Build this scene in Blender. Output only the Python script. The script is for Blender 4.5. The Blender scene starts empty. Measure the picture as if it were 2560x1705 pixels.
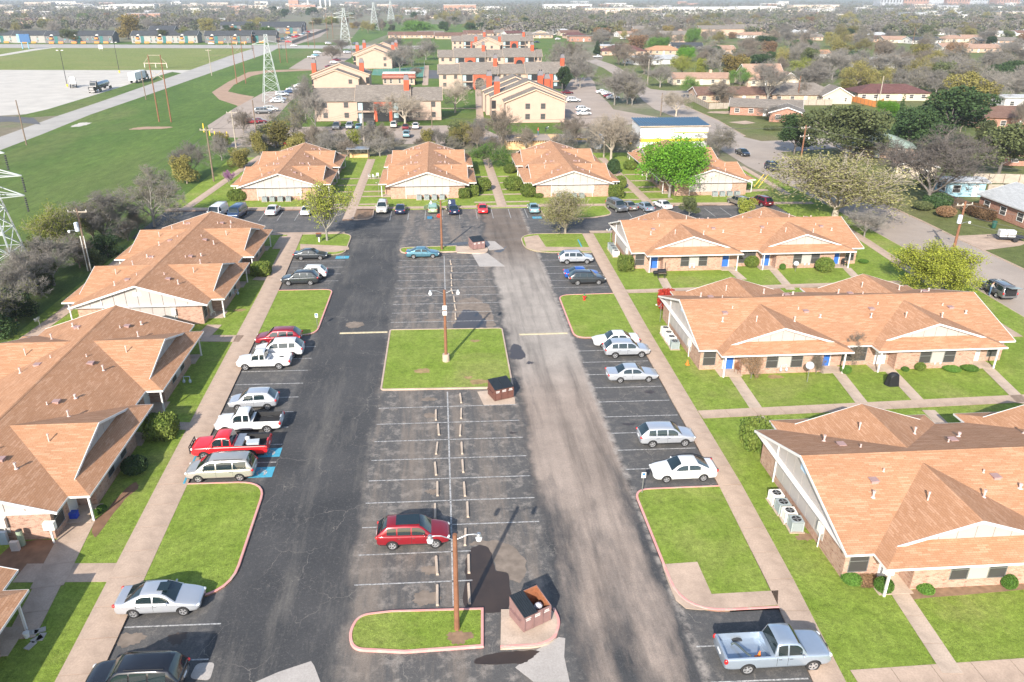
import bpy, bmesh, math, random
from mathutils import Vector, Matrix
R = math.radians
random.seed(7)
scene = bpy.context.scene
COL = scene.collection
# ---------------------------------------------------------------- camera
F, CX, CY, CAMH = 1931.0, 1240.0, 852.5, 32.8          # focal length and centre in photo pixels, height in metres
PITCH, YAW = R(24.1), R(4.06)
FW = Vector((math.sin(YAW)*math.cos(PITCH), math.cos(YAW)*math.cos(PITCH), -math.sin(PITCH)))
RT = Vector((math.cos(YAW), -math.sin(YAW), 0))
UP = RT.cross(FW)
cd = bpy.data.cameras.new('camera'); cam = bpy.data.objects.new('camera', cd); COL.objects.link(cam)
cd.sensor_width = 36; cd.lens = F/2560*36; cd.shift_x = 40/2560; cd.clip_start = 1; cd.clip_end = 20000
m = Matrix((RT, UP, -FW)).transposed().to_4x4(); m.translation = (0, 0, CAMH); cam.matrix_world = m
scene.camera = cam
# ---------------------------------------------------------------- sky and sun
SUN_EL, SUN_DIR = R(29), R(22)                         # shadows run 22 degrees right of the lot's long axis
w = bpy.data.worlds.new('World'); scene.world = w; w.use_nodes = True
nt = w.node_tree; nt.nodes.clear()
o_ = nt.nodes.new('ShaderNodeOutputWorld'); b_ = nt.nodes.new('ShaderNodeBackground'); s_ = nt.nodes.new('ShaderNodeTexSky')
s_.sky_type = 'NISHITA'; s_.sun_disc = False; s_.sun_elevation = SUN_EL; s_.sun_rotation = math.pi+SUN_DIR
s_.air_density = 1.0; s_.dust_density = 1.2; s_.ozone_density = 1.0
nt.links.new(s_.outputs[0], b_.inputs[0]); nt.links.new(b_.outputs[0], o_.inputs[0]); b_.inputs[1].default_value = 0.135
sd = bpy.data.lights.new('sun', 'SUN'); sd.energy = 4.6; sd.angle = R(0.55); sd.color = (1.0, 0.93, 0.84)
so = bpy.data.objects.new('sun', sd); COL.objects.link(so)
sv = Vector((math.sin(SUN_DIR)*math.cos(SUN_EL), math.cos(SUN_DIR)*math.cos(SUN_EL), -math.sin(SUN_EL)))
so.rotation_euler = sv.to_track_quat('-Z', 'Y').to_euler(); so.location = (0, -30, 80)
vs = scene.view_settings; vs.view_transform = 'Standard'; vs.look = 'None'; vs.gamma = 1; vs.use_curve_mapping = False; vs.exposure = 1.0
scene.render.engine = 'CYCLES'
# ---------------------------------------------------------------- points on the ground
def at(px, py, z=0.0):
    d = FW + RT*((px-CX)/F) - UP*((py-CY)/F)
    t = (z-CAMH)/d.z
    return Vector((d.x*t, d.y*t, z))
def D(x, y, z=0.0): return at(x*2560/2354, y*1705/1568, z)
ZO = {1:(0,0), 2:(850,0), 3:(1700,0), 4:(0,560), 5:(850,560), 6:(1700,560), 7:(0,1120), 8:(1280,1120)}
def Z(n, x, y, z=0.0):
    o = ZO[n]; s = (860 if n < 7 else 1280)/2355
    return at(o[0]+x*s, o[1]+y*s, z)
# ---------------------------------------------------------------- mesh builder
class MB:
    def __init__(s): s.v = []; s.f = []
    def add(s, vs, fs):
        o = len(s.v); s.v += [tuple(p) for p in vs]; s.f += [tuple(i+o for i in f) for f in fs]; return s
    def box(s, x0, x1, y0, y1, z0, z1):
        return s.add([(x0,y0,z0),(x1,y0,z0),(x1,y1,z0),(x0,y1,z0),(x0,y0,z1),(x1,y0,z1),(x1,y1,z1),(x0,y1,z1)],
                     [(3,2,1,0),(4,5,6,7),(0,1,5,4),(1,2,6,5),(2,3,7,6),(3,0,4,7)])
    def bar(s, a, b, w, h=None, upv=(0,0,1)):
        a, b = Vector(a), Vector(b); d = (b-a).normalized(); h = h or w
        u = d.cross(Vector(upv))
        if u.length < 1e-4: u = d.cross(Vector((1,0,0)))
        u.normalize(); v = u.cross(d)
        c = [(-1,-1),(1,-1),(1,1),(-1,1)]
        vs = [p+u*(i*w/2)+v*(j*h/2) for p in (a, b) for i, j in c]
        return s.add(vs, [(0,1,2,3),(7,6,5,4),(0,4,5,1),(1,5,6,2),(2,6,7,3),(3,7,4,0)])
    def cyl(s, a, b, r0, r1=None, n=8, caps=True):
        a, b = Vector(a), Vector(b); r1 = r0 if r1 is None else r1
        d = (b-a).normalized(); u = d.orthogonal().normalized(); v = d.cross(u)
        vs = []
        for p, r in ((a, r0), (b, r1)):
            for i in range(n):
                t = 2*math.pi*i/n; vs.append(p+u*(r*math.cos(t))+v*(r*math.sin(t)))
        fs = [(i, (i+1) % n, n+(i+1) % n, n+i) for i in range(n)]
        if caps: fs += [tuple(range(n-1, -1, -1)), tuple(range(n, 2*n))]
        return s.add(vs, fs)
    def lathe(s, prof, n=12, c=(0,0,0), axis='z'):
        vs = []; fs = []; k = len(prof)
        for i in range(n):
            t = 2*math.pi*i/n
            for r, h in prof:
                p = (r*math.cos(t), r*math.sin(t), h)
                if axis == 'y': p = (p[0], h, p[1])
                vs.append((p[0]+c[0], p[1]+c[1], p[2]+c[2]))
        for i in range(n):
            j = (i+1) % n
            for q in range(k-1): fs.append((i*k+q, j*k+q, j*k+q+1, i*k+q+1))
        return s.add(vs, fs)
    def prism(s, poly, z0, z1, bottom=False):
        n = len(poly)
        a = sum(poly[i][0]*poly[(i+1) % n][1]-poly[(i+1) % n][0]*poly[i][1] for i in range(n))
        if a < 0: poly = list(reversed(poly))
        vs = [(p[0], p[1], z0) for p in poly]+[(p[0], p[1], z1) for p in poly]
        fs = [tuple(range(n, 2*n))]+[(i, (i+1) % n, n+(i+1) % n, n+i) for i in range(n)]
        if bottom: fs.append(tuple(range(n-1, -1, -1)))
        return s.add(vs, fs)
    def sheet(s, poly, z):
        n = len(poly)
        a = sum(poly[i][0]*poly[(i+1) % n][1]-poly[(i+1) % n][0]*poly[i][1] for i in range(n))
        if a < 0: poly = list(reversed(poly))
        return s.add([(p[0], p[1], z) for p in poly], [tuple(range(n))])
    def blob(s, c, r, seed=0, n=10, k=6, jit=.12):
        rn = random.Random(seed); vs = []; fs = []; r = (r, r, r) if not hasattr(r, '__len__') else r
        for j in range(1, k):
            ph = math.pi*j/k
            for i in range(n):
                t = 2*math.pi*i/n; q = 1+rn.uniform(-jit, jit)
                vs.append((c[0]+r[0]*q*math.sin(ph)*math.cos(t), c[1]+r[1]*q*math.sin(ph)*math.sin(t), c[2]+r[2]*q*math.cos(ph)))
        a = len(vs); vs += [(c[0], c[1], c[2]+r[2]), (c[0], c[1], c[2]-r[2])]
        for j in range(k-2):
            for i in range(n): fs.append((j*n+i, (j+1)*n+i, (j+1)*n+(i+1) % n, j*n+(i+1) % n))
        for i in range(n): fs.append((a, i, (i+1) % n)); fs.append((a+1, (k-2)*n+(i+1) % n, (k-2)*n+i))
        return s.add(vs, fs)
    def mesh(s, name, uv=False, smooth=False):
        me = bpy.data.meshes.new(name); me.from_pydata(s.v, [], s.f); me.update()
        if smooth: me.polygons.foreach_set('use_smooth', [True]*len(me.polygons))
        if uv:
            l = me.uv_layers.new(name='UVMap').data
            for p in me.polygons:
                n = p.normal
                if abs(n.z) > .999: t = Vector((1,0,0)); b = Vector((0,1,0))
                else: t = Vector((-n.y, n.x, 0)).normalized(); b = n.cross(t)
                for li in p.loop_indices:
                    c = me.vertices[me.loops[li].vertex_index].co; l[li].uv = (c.dot(t), c.dot(b))
        return me
    def build(s, name, mat, parent=None, uv=False, smooth=False, loc=None):
        return link(name, s.mesh(name, uv, smooth), mat, parent, loc)
def link(name, me, mat=None, parent=None, loc=None):
    o = bpy.data.objects.new(name, me)
    if mat is not None and not me.materials: me.materials.append(mat)
    COL.objects.link(o)
    if parent is not None: o.parent = parent
    if loc is not None: o.location = loc
    return o
def tag(o, label=None, cat=None, group=None, kind=None):
    if label: o['label'] = label
    if cat: o['category'] = cat
    if group: o['group'] = group
    if kind: o['kind'] = kind
    return o
def empty(name, label=None, cat=None, group=None, loc=(0,0,0), rz=0, kind=None):
    o = bpy.data.objects.new(name, None); COL.objects.link(o); o.location = loc; o.rotation_euler = (0,0,rz)
    o.empty_display_size = .3
    return tag(o, label, cat, group, kind)
KIDS = {}
def copy_tree(o, parent=None, skip=()):
    c = o.copy(); COL.objects.link(c); c.parent = parent
    if parent is not None: c.matrix_parent_inverse = o.matrix_parent_inverse.copy()
    for ch in kids(o):
        if ch.name.split('.')[0] in skip: continue
        copy_tree(ch, c, skip)
    return c
def kids(o):
    if o.name not in KIDS: KIDS[o.name] = list(o.children)
    return KIDS[o.name]
def struct(name, mb, mat, parent=None, uv=False):
    o = mb.build(name, mat, parent, uv)
    if parent is None: o['kind'] = 'structure'
    return o
def setmat(o, mat, i=0):
    o.material_slots[i].link = 'OBJECT'; o.material_slots[i].material = mat
# ---------------------------------------------------------------- materials
class NT:
    def __init__(s, name):
        s.m = bpy.data.materials.new(name); s.m.use_nodes = True; s.t = s.m.node_tree
        s.b = s.t.nodes['Principled BSDF']; s._c = None
    def n(s, typ, **kw):
        x = s.t.nodes.new('ShaderNode'+typ)
        for k, v in kw.items():
            if k[0] == '_': x.inputs[int(k[1:])].default_value = v
            else: setattr(x, k, v)
        return x
    def l(s, a, b): s.t.links.new(a, b)
    def coord(s, which='Object'):
        if s._c is None: s._c = s.n('TexCoord')
        return s._c.outputs[which]
    def noise(s, scale, detail=4, rough=.55, vec=None, dist=0):
        x = s.n('TexNoise'); x.inputs['Scale'].default_value = scale; x.inputs['Detail'].default_value = detail
        x.inputs['Roughness'].default_value = rough; x.inputs['Distortion'].default_value = dist
        s.l(vec if vec is not None else s.coord(), x.inputs['Vector']); return x.outputs['Fac']
    def mapv(s, sc, vec=None):
        x = s.n('Mapping'); x.inputs['Scale'].default_value = sc; s.l(vec if vec is not None else s.coord(), x.inputs['Vector']); return x.outputs[0]
    def ramp(s, fac, stops):
        x = s.n('ValToRGB'); e = x.color_ramp.elements
        while len(e) > 1: e.remove(e[-1])
        e[0].position = stops[0][0]; e[0].color = c4(stops[0][1])
        for p, c in stops[1:]: q = e.new(p); q.color = c4(c)
        s.l(fac, x.inputs[0]); return x.outputs[0]
    def mix(s, fac, a, b, mode='MIX'):
        x = s.n('MixRGB', blend_type=mode)
        for i, q in enumerate((fac, a, b)):
            if hasattr(q, 'is_linked'): s.l(q, x.inputs[i])
            elif i == 0: x.inputs[0].default_value = q
            else: x.inputs[i].default_value = c4(q)
        return x.outputs[0]
    def math(s, op, a, b=0.0, clamp=False):
        x = s.n('Math', operation=op, use_clamp=clamp)
        for i, q in enumerate((a, b)):
            if hasattr(q, 'is_linked'): s.l(q, x.inputs[i])
            else: x.inputs[i].default_value = q
        return x.outputs[0]
    def smooth(s, v, a, b):
        x = s.n('MapRange', interpolation_type='SMOOTHSTEP'); s.l(v, x.inputs[0]); x.inputs[1].default_value = a; x.inputs[2].default_value = b
        return x.outputs[0]
    def bump(s, h, strength=.3, dist=.02):
        x = s.n('Bump'); x.inputs['Strength'].default_value = strength; x.inputs['Distance'].default_value = dist
        s.l(h, x.inputs['Height']); s.l(x.outputs[0], s.b.inputs['Normal'])
    def col(s, c):
        if hasattr(c, 'is_linked'): s.l(c, s.b.inputs['Base Color'])
        else: s.b.inputs['Base Color'].default_value = c4(c)
    def set(s, **kw):
        for k, v in kw.items(): s.b.inputs[k.replace('_', ' ')].default_value = v
        return s
def c4(c):
    if isinstance(c, (int, float)): return (c, c, c, 1)
    return (c[0], c[1], c[2], 1) if len(c) == 3 else c
def scl(c, k): return tuple(x*k for x in c)
def simple(name, c, rough=.7, var=.15, scale=3.0, metal=0, spec=.4, bump=0):
    t = NT(name); t.set(Roughness=rough, Metallic=metal); t.b.inputs['Specular IOR Level'].default_value = spec
    if var:
        f = t.noise(scale, 5); t.col(t.mix(f, scl(c, 1-var*1.6), scl(c, 1+var*1.6)))
        if bump: t.bump(f, bump)
    else: t.col(c)
    return t.m
def grass_mat(name, a, b, dry, dryness=.5, scale=.35, streak=None):
    t = NT(name); t.set(Roughness=.9); t.b.inputs['Specular IOR Level'].default_value = .15
    v = t.mapv(streak) if streak else None
    f1 = t.noise(scale, 6, .6, v); f2 = t.noise(6, 6, .75); f3 = t.noise(scale*.35, 5, .6, v, .5)
    f4 = t.noise(26, 3, .7)
    base = t.mix(t.ramp(f1, [(.3, 0), (.7, 1)]), a, b)
    base = t.mix(t.math('MULTIPLY', t.ramp(f3, [(.52, 0), (.74, 1)]), dryness), base, dry)
    fm = t.noise(scale*4+.4, 9, .72, v); base = t.mix(1.0, base, t.ramp(fm, [(.3, .72), (.5, 1.0), (.7, 1.28)]), 'MULTIPLY')
    fine = t.ramp(f2, [(.28, .6), (.5, 1.0), (.75, 1.32)])
    base = t.mix(1.0, base, fine, 'MULTIPLY')
    base = t.mix(1.0, base, t.ramp(f4, [(.3, .62), (.7, 1.35)]), 'MULTIPLY')
    t.col(base); t.bump(t.math('ADD', f2, f4), .9, .06); return t.m
M = {}
M['lawn'] = grass_mat('lawn_grass', (.165,.24,.03), (.235,.30,.055), (.32,.28,.115), .55)
M['field'] = grass_mat('field_grass', (.065,.12,.023), (.11,.172,.036), (.18,.175,.07), .7, .06, (1.0, .3, 1))
M['dryfield'] = grass_mat('dry_field_grass', (.16,.20,.05), (.20,.22,.07), (.26,.23,.10), .7, .05)
def concrete(name, c, stain=.35):
    t = NT(name); t.set(Roughness=.85); t.b.inputs['Specular IOR Level'].default_value = .25
    f = t.noise(.5, 6, .65); g = t.noise(9, 5, .7); h = t.noise(60, 2)
    b = t.mix(t.ramp(f, [(.35, 0), (.7, 1)]), c, scl(c, 1-stain)); b = t.mix(1, b, t.ramp(g, [(.3, .85), (.7, 1.1)]), 'MULTIPLY')
    b = t.mix(1, b, t.ramp(h, [(.3, .9), (.7, 1.06)]), 'MULTIPLY')
    t.col(b); t.bump(g, .2, .01); return t.m
M['walk'] = concrete('sidewalk_concrete', (.50,.375,.285))
M['slab'] = concrete('pale_concrete', (.52,.41,.32))
M['patch'] = concrete('patch_concrete', (.42,.385,.35), .2)
M['wheelstop'] = concrete('wheel_stop_concrete', (.52,.42,.33), .3)
def pink_mat():
    t = NT('faded_red_kerb_paint'); t.set(Roughness=.75); f = t.noise(1.6, 7, .75); g = t.noise(.5, 3); t.col(t.mix(t.ramp(f, [(.5, 0), (.62, .85)]), t.mix(g, (.58,.22,.20), (.62,.33,.29)), (.46,.37,.30))); return t.m
M['pink'] = pink_mat()
M['kerb'] = concrete('kerb_concrete', (.50,.385,.30), .3)
M['bluepaint'] = simple('blue_paint', (.06,.30,.42), .7, .25, 6)
M['white_line'] = None
M['yellow'] = simple('yellow_paint', (.75,.50,.04), .6, .12)
M['faded_yellow'] = simple('faded_yellow_paint', (.40,.345,.23), .85, .3, 4)
def line_mat():
    t = NT('worn_white_line_paint'); t.set(Roughness=.7)
    f = t.noise(5, 6, .75); t.col(t.mix(t.ramp(f, [(.42, 0), (.6, 1)]), (.46,.45,.43), (.16,.16,.16))); return t.m
M['white_line'] = line_mat()
M['white'] = simple('white_trim_paint', (.64,.625,.60), .5, .03)
M['siding'] = simple('painted_siding', (.37,.34,.315), .6, .06, .8)
M['metal'] = simple('galvanized_metal', (.42,.43,.44), .45, .1, 4, .8)
M['dark'] = simple('dark_metal', (.03,.03,.032), .5, .1)
M['black'] = simple('black_plastic', (.014,.014,.016), .45, 0)
M['soil'] = simple('bare_soil', (.19,.105,.062), .95, .35, 1.6, bump=.5)
M['mulch'] = simple('dirt_and_dead_leaves', (.22,.14,.085), .95, .4, 2.5, bump=.5)
M['creosote'] = simple('creosoted_timber', (.19,.085,.045), .8, .3, 2.0)
M['oldwood'] = simple('grey_brown_timber', (.17,.125,.09), .85, .3, 2.0)
M['palewood'] = simple('weathered_pale_timber', (.33,.285,.23), .85, .25, 1.5)
def brick_mat(name, c1, c2, mortar, dark=None):
    t = NT(name); t.set(Roughness=.85); t.b.inputs['Specular IOR Level'].default_value = .25
    x = t.n('TexBrick'); x.offset = .5; t.l(t.coord('UV'), x.inputs['Vector'])
    for k, v in (('Color1', c1), ('Color2', c2), ('Mortar', mortar)): x.inputs[k].default_value = c4(v)
    x.inputs['Scale'].default_value = 1; x.inputs['Mortar Size'].default_value = .008; x.inputs['Brick Width'].default_value = .24; x.inputs['Row Height'].default_value = .085
    x.inputs['Bias'].default_value = -.1
    f = t.noise(1.0, 4, .6, t.coord('UV')); g = t.noise(2.6, 6, .8, t.mapv((.9, 2.4, 1), t.coord('UV')))
    b = t.mix(1, x.outputs[0], t.ramp(f, [(.3, .86), (.7, 1.1)]), 'MULTIPLY')
    b = t.mix(t.ramp(g, [(.52, 0), (.62, .85)]), b, dark or scl(c2, .4)); t.col(b); t.bump(x.outputs[1], -.3, .01); return t.m
M['brick'] = brick_mat('salmon_brick', (.42,.265,.19), (.35,.19,.13), (.40,.33,.28), (.19,.09,.06))
M['redbrick'] = brick_mat('red_brick', (.30,.12,.075), (.36,.17,.11), (.40,.34,.29))
def shingle_mat(name, c, cl, cd_, w=.34, h=.145):
    t = NT(name); t.set(Roughness=.9); t.b.inputs['Specular IOR Level'].default_value = .2
    x = t.n('TexBrick'); x.offset = .43; x.offset_frequency = 2; t.l(t.coord('UV'), x.inputs['Vector'])
    for k, v in (('Color1', 0), ('Color2', 1), ('Mortar', 0)): x.inputs[k].default_value = c4(v)
    x.inputs['Scale'].default_value = 1; x.inputs['Mortar Size'].default_value = .006; x.inputs['Brick Width'].default_value = w; x.inputs['Row Height'].default_value = h
    y = t.n('TexBrick'); y.offset = .37; t.l(t.coord('UV'), y.inputs['Vector'])
    for k, v in (('Color1', 0), ('Color2', 1), ('Mortar', .4)): y.inputs[k].default_value = c4(v)
    y.inputs['Scale'].default_value = 1; y.inputs['Mortar Size'].default_value = .0; y.inputs['Brick Width'].default_value = w*2.1; y.inputs['Row Height'].default_value = h
    g = t.noise(.25, 4, .6, t.coord('UV')); s = t.noise(14, 3, .7, t.coord('UV'))
    b = t.mix(t.ramp(x.outputs[0], [(.15, 0), (.85, 1)]), cd_, c); b = t.mix(t.ramp(y.outputs[0], [(.62, 0), (.95, .8)]), b, cl)
    b = t.mix(1, b, t.ramp(g, [(.3, .9), (.7, 1.08)]), 'MULTIPLY'); b = t.mix(1, b, t.ramp(s, [(.3, .88), (.7, 1.1)]), 'MULTIPLY')
    b = t.mix(x.outputs[1], b, scl(cd_, .55))
    t.col(b); t.bump(x.outputs[0], .25, .012); return t.m
M['shingle'] = shingle_mat('tan_orange_shingles', (.41,.222,.126), (.485,.28,.17), (.375,.195,.105))
M['greyshingle'] = shingle_mat('grey_brown_shingles', (.20,.175,.15), (.26,.23,.2), (.155,.135,.115))
M['darkshingle'] = shingle_mat('charcoal_shingles', (.06,.065,.07), (.085,.09,.095), (.045,.05,.055))
M['brownshingle'] = shingle_mat('brown_shingles', (.17,.10,.075), (.22,.14,.11), (.13,.075,.055))
def glass_mat(name, c=(.018,.026,.03), rough=.06):
    t = NT(name); t.col(c); t.set(Roughness=rough); t.b.inputs['Specular IOR Level'].default_value = .8; return t.m
M['glass'] = glass_mat('dark_window_glass'); M['autoglass'] = glass_mat('tinted_car_glass', (.012,.022,.025), .04)
M['screen'] = simple('solar_screen', (.05,.048,.045), .55, .1, 1.5)
M['rust'] = simple('red_brown_dumpster_paint', (.115,.05,.038), .65, .25, 2.2)
M['fadedrust'] = simple('faded_maroon_dumpster_paint', (.21,.125,.115), .75, .2, 2.2)
M['rustin'] = simple('rusty_steel', (.26,.10,.045), .85, .45, 3)
M['pinkpipe'] = simple('pinkish_vent_paint', (.55,.42,.38), .6, .1)
M['acgrey'] = simple('grey_enamel', (.30,.34,.34), .5, .08); M['acwhite'] = simple('cream_enamel', (.72,.69,.63), .5, .06)
# ================================================================ ground, lot, lawns, walks
def asphalt_lot():
    t = NT('lot_asphalt'); t.set(Roughness=.82); t.b.inputs['Specular IOR Level'].default_value = .3
    sx = t.n('SeparateXYZ'); t.l(t.coord(), sx.inputs[0]); x, y = sx.outputs[0], sx.outputs[1]
    wob = t.noise(.25, 4, .6); xw = t.math('ADD', x, t.math('MULTIPLY', t.math('SUBTRACT', wob, .5), 3.2))
    ns = t.noise(1, 5, .6, t.mapv((.30, .055, 1))); nb = t.noise(.16, 5, .6); nf = t.noise(1.1, 6, .7); ng = t.noise(26, 4, .8); nh = t.noise(8, 4, .8)
    dark = t.mix(t.ramp(nb, [(.35, 0), (.7, 1)]), (.042,.043,.045), (.075,.073,.072))
    # centre stalls: greyer, with pale worn blotches
    cen = t.math('MULTIPLY', t.smooth(xw, -6.6, -5.6), t.math('SUBTRACT', 1.0, t.smooth(xw, 5.6, 6.4)))
    side = t.math('MAXIMUM', t.smooth(x, 13.2, 13.5), t.math('SUBTRACT', 1.0, t.smooth(x, -13.9, -13.5)))
    c = t.mix(t.math('MULTIPLY', cen, .75), dark, (.105,.10,.095))
    c = t.mix(t.math('MULTIPLY', side, .8), c, (.09,.088,.086))
    pale = t.math('MULTIPLY', t.math('MAXIMUM', cen, t.math('MULTIPLY', side, .35)), t.ramp(nf, [(.5, 0), (.66, 1)]))
    c = t.mix(t.math('MULTIPLY', pale, .8), c, (.29,.255,.22))
    # right hand aisle worn to tan, streaked along the driving direction
    r = t.math('MULTIPLY', t.smooth(xw, 6.0, 6.9), t.math('SUBTRACT', 1.0, t.smooth(x, 12.9, 13.4)))
    band = t.math('MULTIPLY', t.smooth(xw, 7.2, 8.6), t.math('SUBTRACT', 1.0, t.smooth(xw, 11.2, 12.9)))
    yfar = t.smooth(y, 40, 62); ybias = t.math('ADD', t.math('MULTIPLY', yfar, .34), t.math('MULTIPLY', t.smooth(y, 20, 46), .16))
    wear = t.math('ADD', t.math('ADD', ns, ybias), t.math('MULTIPLY', band, .12))
    wear = t.math('ADD', wear, t.math('MULTIPLY', t.math('SUBTRACT', t.noise(1, 7, .68, t.mapv((.42, .09, 1))), .5), .9)); wear = t.ramp(wear, [(.5, 0), (.8, 1)])
    tan = t.mix(t.smooth(y, 58, 72), (.37,.295,.24), (.41,.36,.31))
    tan = t.mix(t.smooth(y, 92, 108), tan, (.20,.155,.12))
    tan = t.mix(1, tan, t.ramp(t.noise(1, 7, .65, t.mapv((.8, .05, 1))), [(.32, .55), (.5, .95), (.7, 1.12)]), 'MULTIPLY'); tan = t.mix(1, tan, t.ramp(t.noise(.3, 7, .7), [(.35, .8), (.65, 1.1)]), 'MULTIPLY')
    c = t.mix(t.math('MULTIPLY', t.math('MULTIPLY', r, wear), .84), c, tan)
    # cross aisle at the far end: light scuffs
    far = t.math('MULTIPLY', t.smooth(y, 102, 108), t.ramp(t.noise(1, 5, .65, t.mapv((.09, .34, 1))), [(.48, 0), (.7, 1)]))
    c = t.mix(t.math('MULTIPLY', far, .45), c, (.20,.185,.17))
    # pale tracks on the left aisle
    lt = t.math('MULTIPLY', t.math('SUBTRACT', 1.0, t.smooth(x, -6.4, -5.8)), t.ramp(t.noise(1, 7, .78, t.mapv((.42, .06, 1))), [(.5, 0), (.68, 1)]))
    c = t.mix(t.math('MULTIPLY', lt, .6), c, (.17,.155,.135))
    st = t.math('MULTIPLY', cen, t.ramp(t.noise(1, 5, .7, t.mapv((.45, .05, 1))), [(.46, 0), (.62, .75)])); c = t.mix(st, c, (.22,.18,.145))
    ed = t.math('MULTIPLY', t.math('MULTIPLY', t.smooth(x, 12.75, 13.1), t.math('SUBTRACT', 1.0, t.smooth(x, 13.25, 13.6))), t.ramp(nf, [(.4, 0), (.6, .8)])); c = t.mix(ed, c, (.36,.32,.28))
    # cracks
    vec = t.n('VectorMath', operation='ADD'); t.l(t.coord(), vec.inputs[0])
    nv = t.n('TexNoise'); nv.inputs['Scale'].default_value = .9; nv.inputs['Detail'].default_value = 6; t.l(t.coord(), nv.inputs['Vector'])
    sc = t.n('VectorMath', operation='SCALE'); sc.inputs['Scale'].default_value = 1.5; t.l(nv.outputs['Color'], sc.inputs[0]); t.l(sc.outputs[0], vec.inputs[1])
    for scale, wd, lo, hi, amt in ((.26, .0065, .45, .6, .6), (1.3, .013, .54, .64, .55)):
        v = t.n('TexVoronoi', feature='DISTANCE_TO_EDGE'); v.inputs['Scale'].default_value = scale; t.l(vec.outputs[0], v.inputs['Vector'])
        ck = t.math('SUBTRACT', 1.0, t.smooth(v.outputs['Distance'], wd*.35, wd))
        ck = t.math('MULTIPLY', ck, t.ramp(t.noise(.22 if scale < 1 else .3, 3), [(lo, 0), (hi, 1)]))
        ck = t.math('MULTIPLY', ck, t.math('SUBTRACT', 1.0, t.math('MULTIPLY', r, .7)))
        c = t.mix(t.math('MULTIPLY', ck, amt), c, (.25,.225,.195))
    c = t.mix(1, c, t.ramp(ng, [(.3, .6), (.55, 1.0), (.72, 1.6)]), 'MULTIPLY')
    c = t.mix(1, c, t.ramp(nh, [(.3, .8), (.7, 1.2)]), 'MULTIPLY')
    gr = t.math('MULTIPLY', t.ramp(t.noise(4.5, 7, .85), [(.54, 0), (.66, 1)]), .5)
    c = t.mix(gr, c, (.20,.185,.165))
    t.col(c); t.bump(ng, .35, .02); return t.m
M['lot'] = asphalt_lot()
def road_mat(name, c, st=(.2, .03, 1)):
    t = NT(name); t.set(Roughness=.85); f = t.noise(.15, 5, .6); g = t.noise(12, 4, .8); h = t.noise(1.3, 6, .7)
    b = t.mix(t.ramp(f, [(.35, 0), (.7, 1)]), c, scl(c, .8)); b = t.mix(1, b, t.ramp(g, [(.3, .85), (.7, 1.12)]), 'MULTIPLY')
    b = t.mix(t.ramp(h, [(.6, 0), (.72, .35)]), b, scl(c, .6)); t.col(b); t.bump(g, .25, .02); return t.m
M['street'] = road_mat('worn_street', (.355,.295,.245)); M['greyroad'] = road_mat('grey_road', (.38,.355,.32)); M['gravel'] = road_mat('pale_gravel_yard', (.50,.465,.41))
M['alley'] = road_mat('tan_alley', (.36,.29,.235)); M['lot2'] = road_mat('grey_asphalt', (.10,.10,.105)); M['dirt'] = simple('dirt_track', (.33,.22,.15), .95, .25, .4, bump=.4)
def earth_mat():
    t = NT('open_ground'); t.set(Roughness=.95)
    f = t.noise(.012, 6, .6); g = t.noise(.05, 6, .65); h = t.noise(.6, 5, .7)
    b = t.mix(t.ramp(f, [(.35, 0), (.65, 1)]), (.115,.135,.055), (.17,.135,.085)); b = t.mix(t.ramp(g, [(.5, 0), (.66, .75)]), b, (.24,.20,.155))
    b = t.mix(t.ramp(g, [(.3, .7), (.42, 0)]), b, (.085,.14,.03)); b = t.mix(1, b, t.ramp(h, [(.3, .75), (.7, 1.2)]), 'MULTIPLY'); t.col(b); return t.m
M['earth'] = earth_mat()
struct('ground', MB().sheet([(-9000,-300),(9000,-300),(9000,16000),(-9000,16000)], -.10), M['earth'])
ZL = .10                                                  # top of lawns
def V2(*pts): return [(p[0], p[1]) for p in pts]
LEDGE = [(-18.3,14), (-18.75,34), (-19.2,49), (-19.6,66), (-20.1,90), (-21.0,114.2)]
REDGE = [(18.0,14), (18.6,28), (19.15,36), (19.6,46), (20.0,75), (20.9,111.5)]
def edge_at(E, y):
    for (x0, y0), (x1, y1) in zip(E, E[1:]):
        if y0 <= y <= y1: return x0+(x1-x0)*(y-y0)/(y1-y0)
    return E[-1][0]
lot = struct('parking_lot', MB().sheet([(-24,10),(24,10),(24,112),(57,112),(57,128.6),(-46,131),(-46,114),(-24,114)], 0), M['lot'])
def lawn(name, poly, mat='lawn', z=ZL): return struct(name, MB().prism(poly, -.09, z), M[mat])
lawn('lawn', [(-46,10)]+LEDGE+[(-45,114.2)])
def lawn_top(): pass
STW = [at(*p) for p in ((2680,862),(2560,795),(2445,727),(2330,660),(2210,594),(2080,520),(1985,470))]   # west kerb of the street
lawn('lawn', [(STW[0][0], 10)]+V2(*STW[:5])+[(65.4,111.5)]+list(reversed(REDGE)))
lawn('lawn', [(-46,130.6),(-11,128.0),(66,127.6),(63,150),(60,176),(-46,176)])
lawn('lawn', [(57.1,111.3),(65.4,111.3),(65.7,124),(65.5,138.9),(65,150),(57.1,128.7)], z=ZL+.004)
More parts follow.
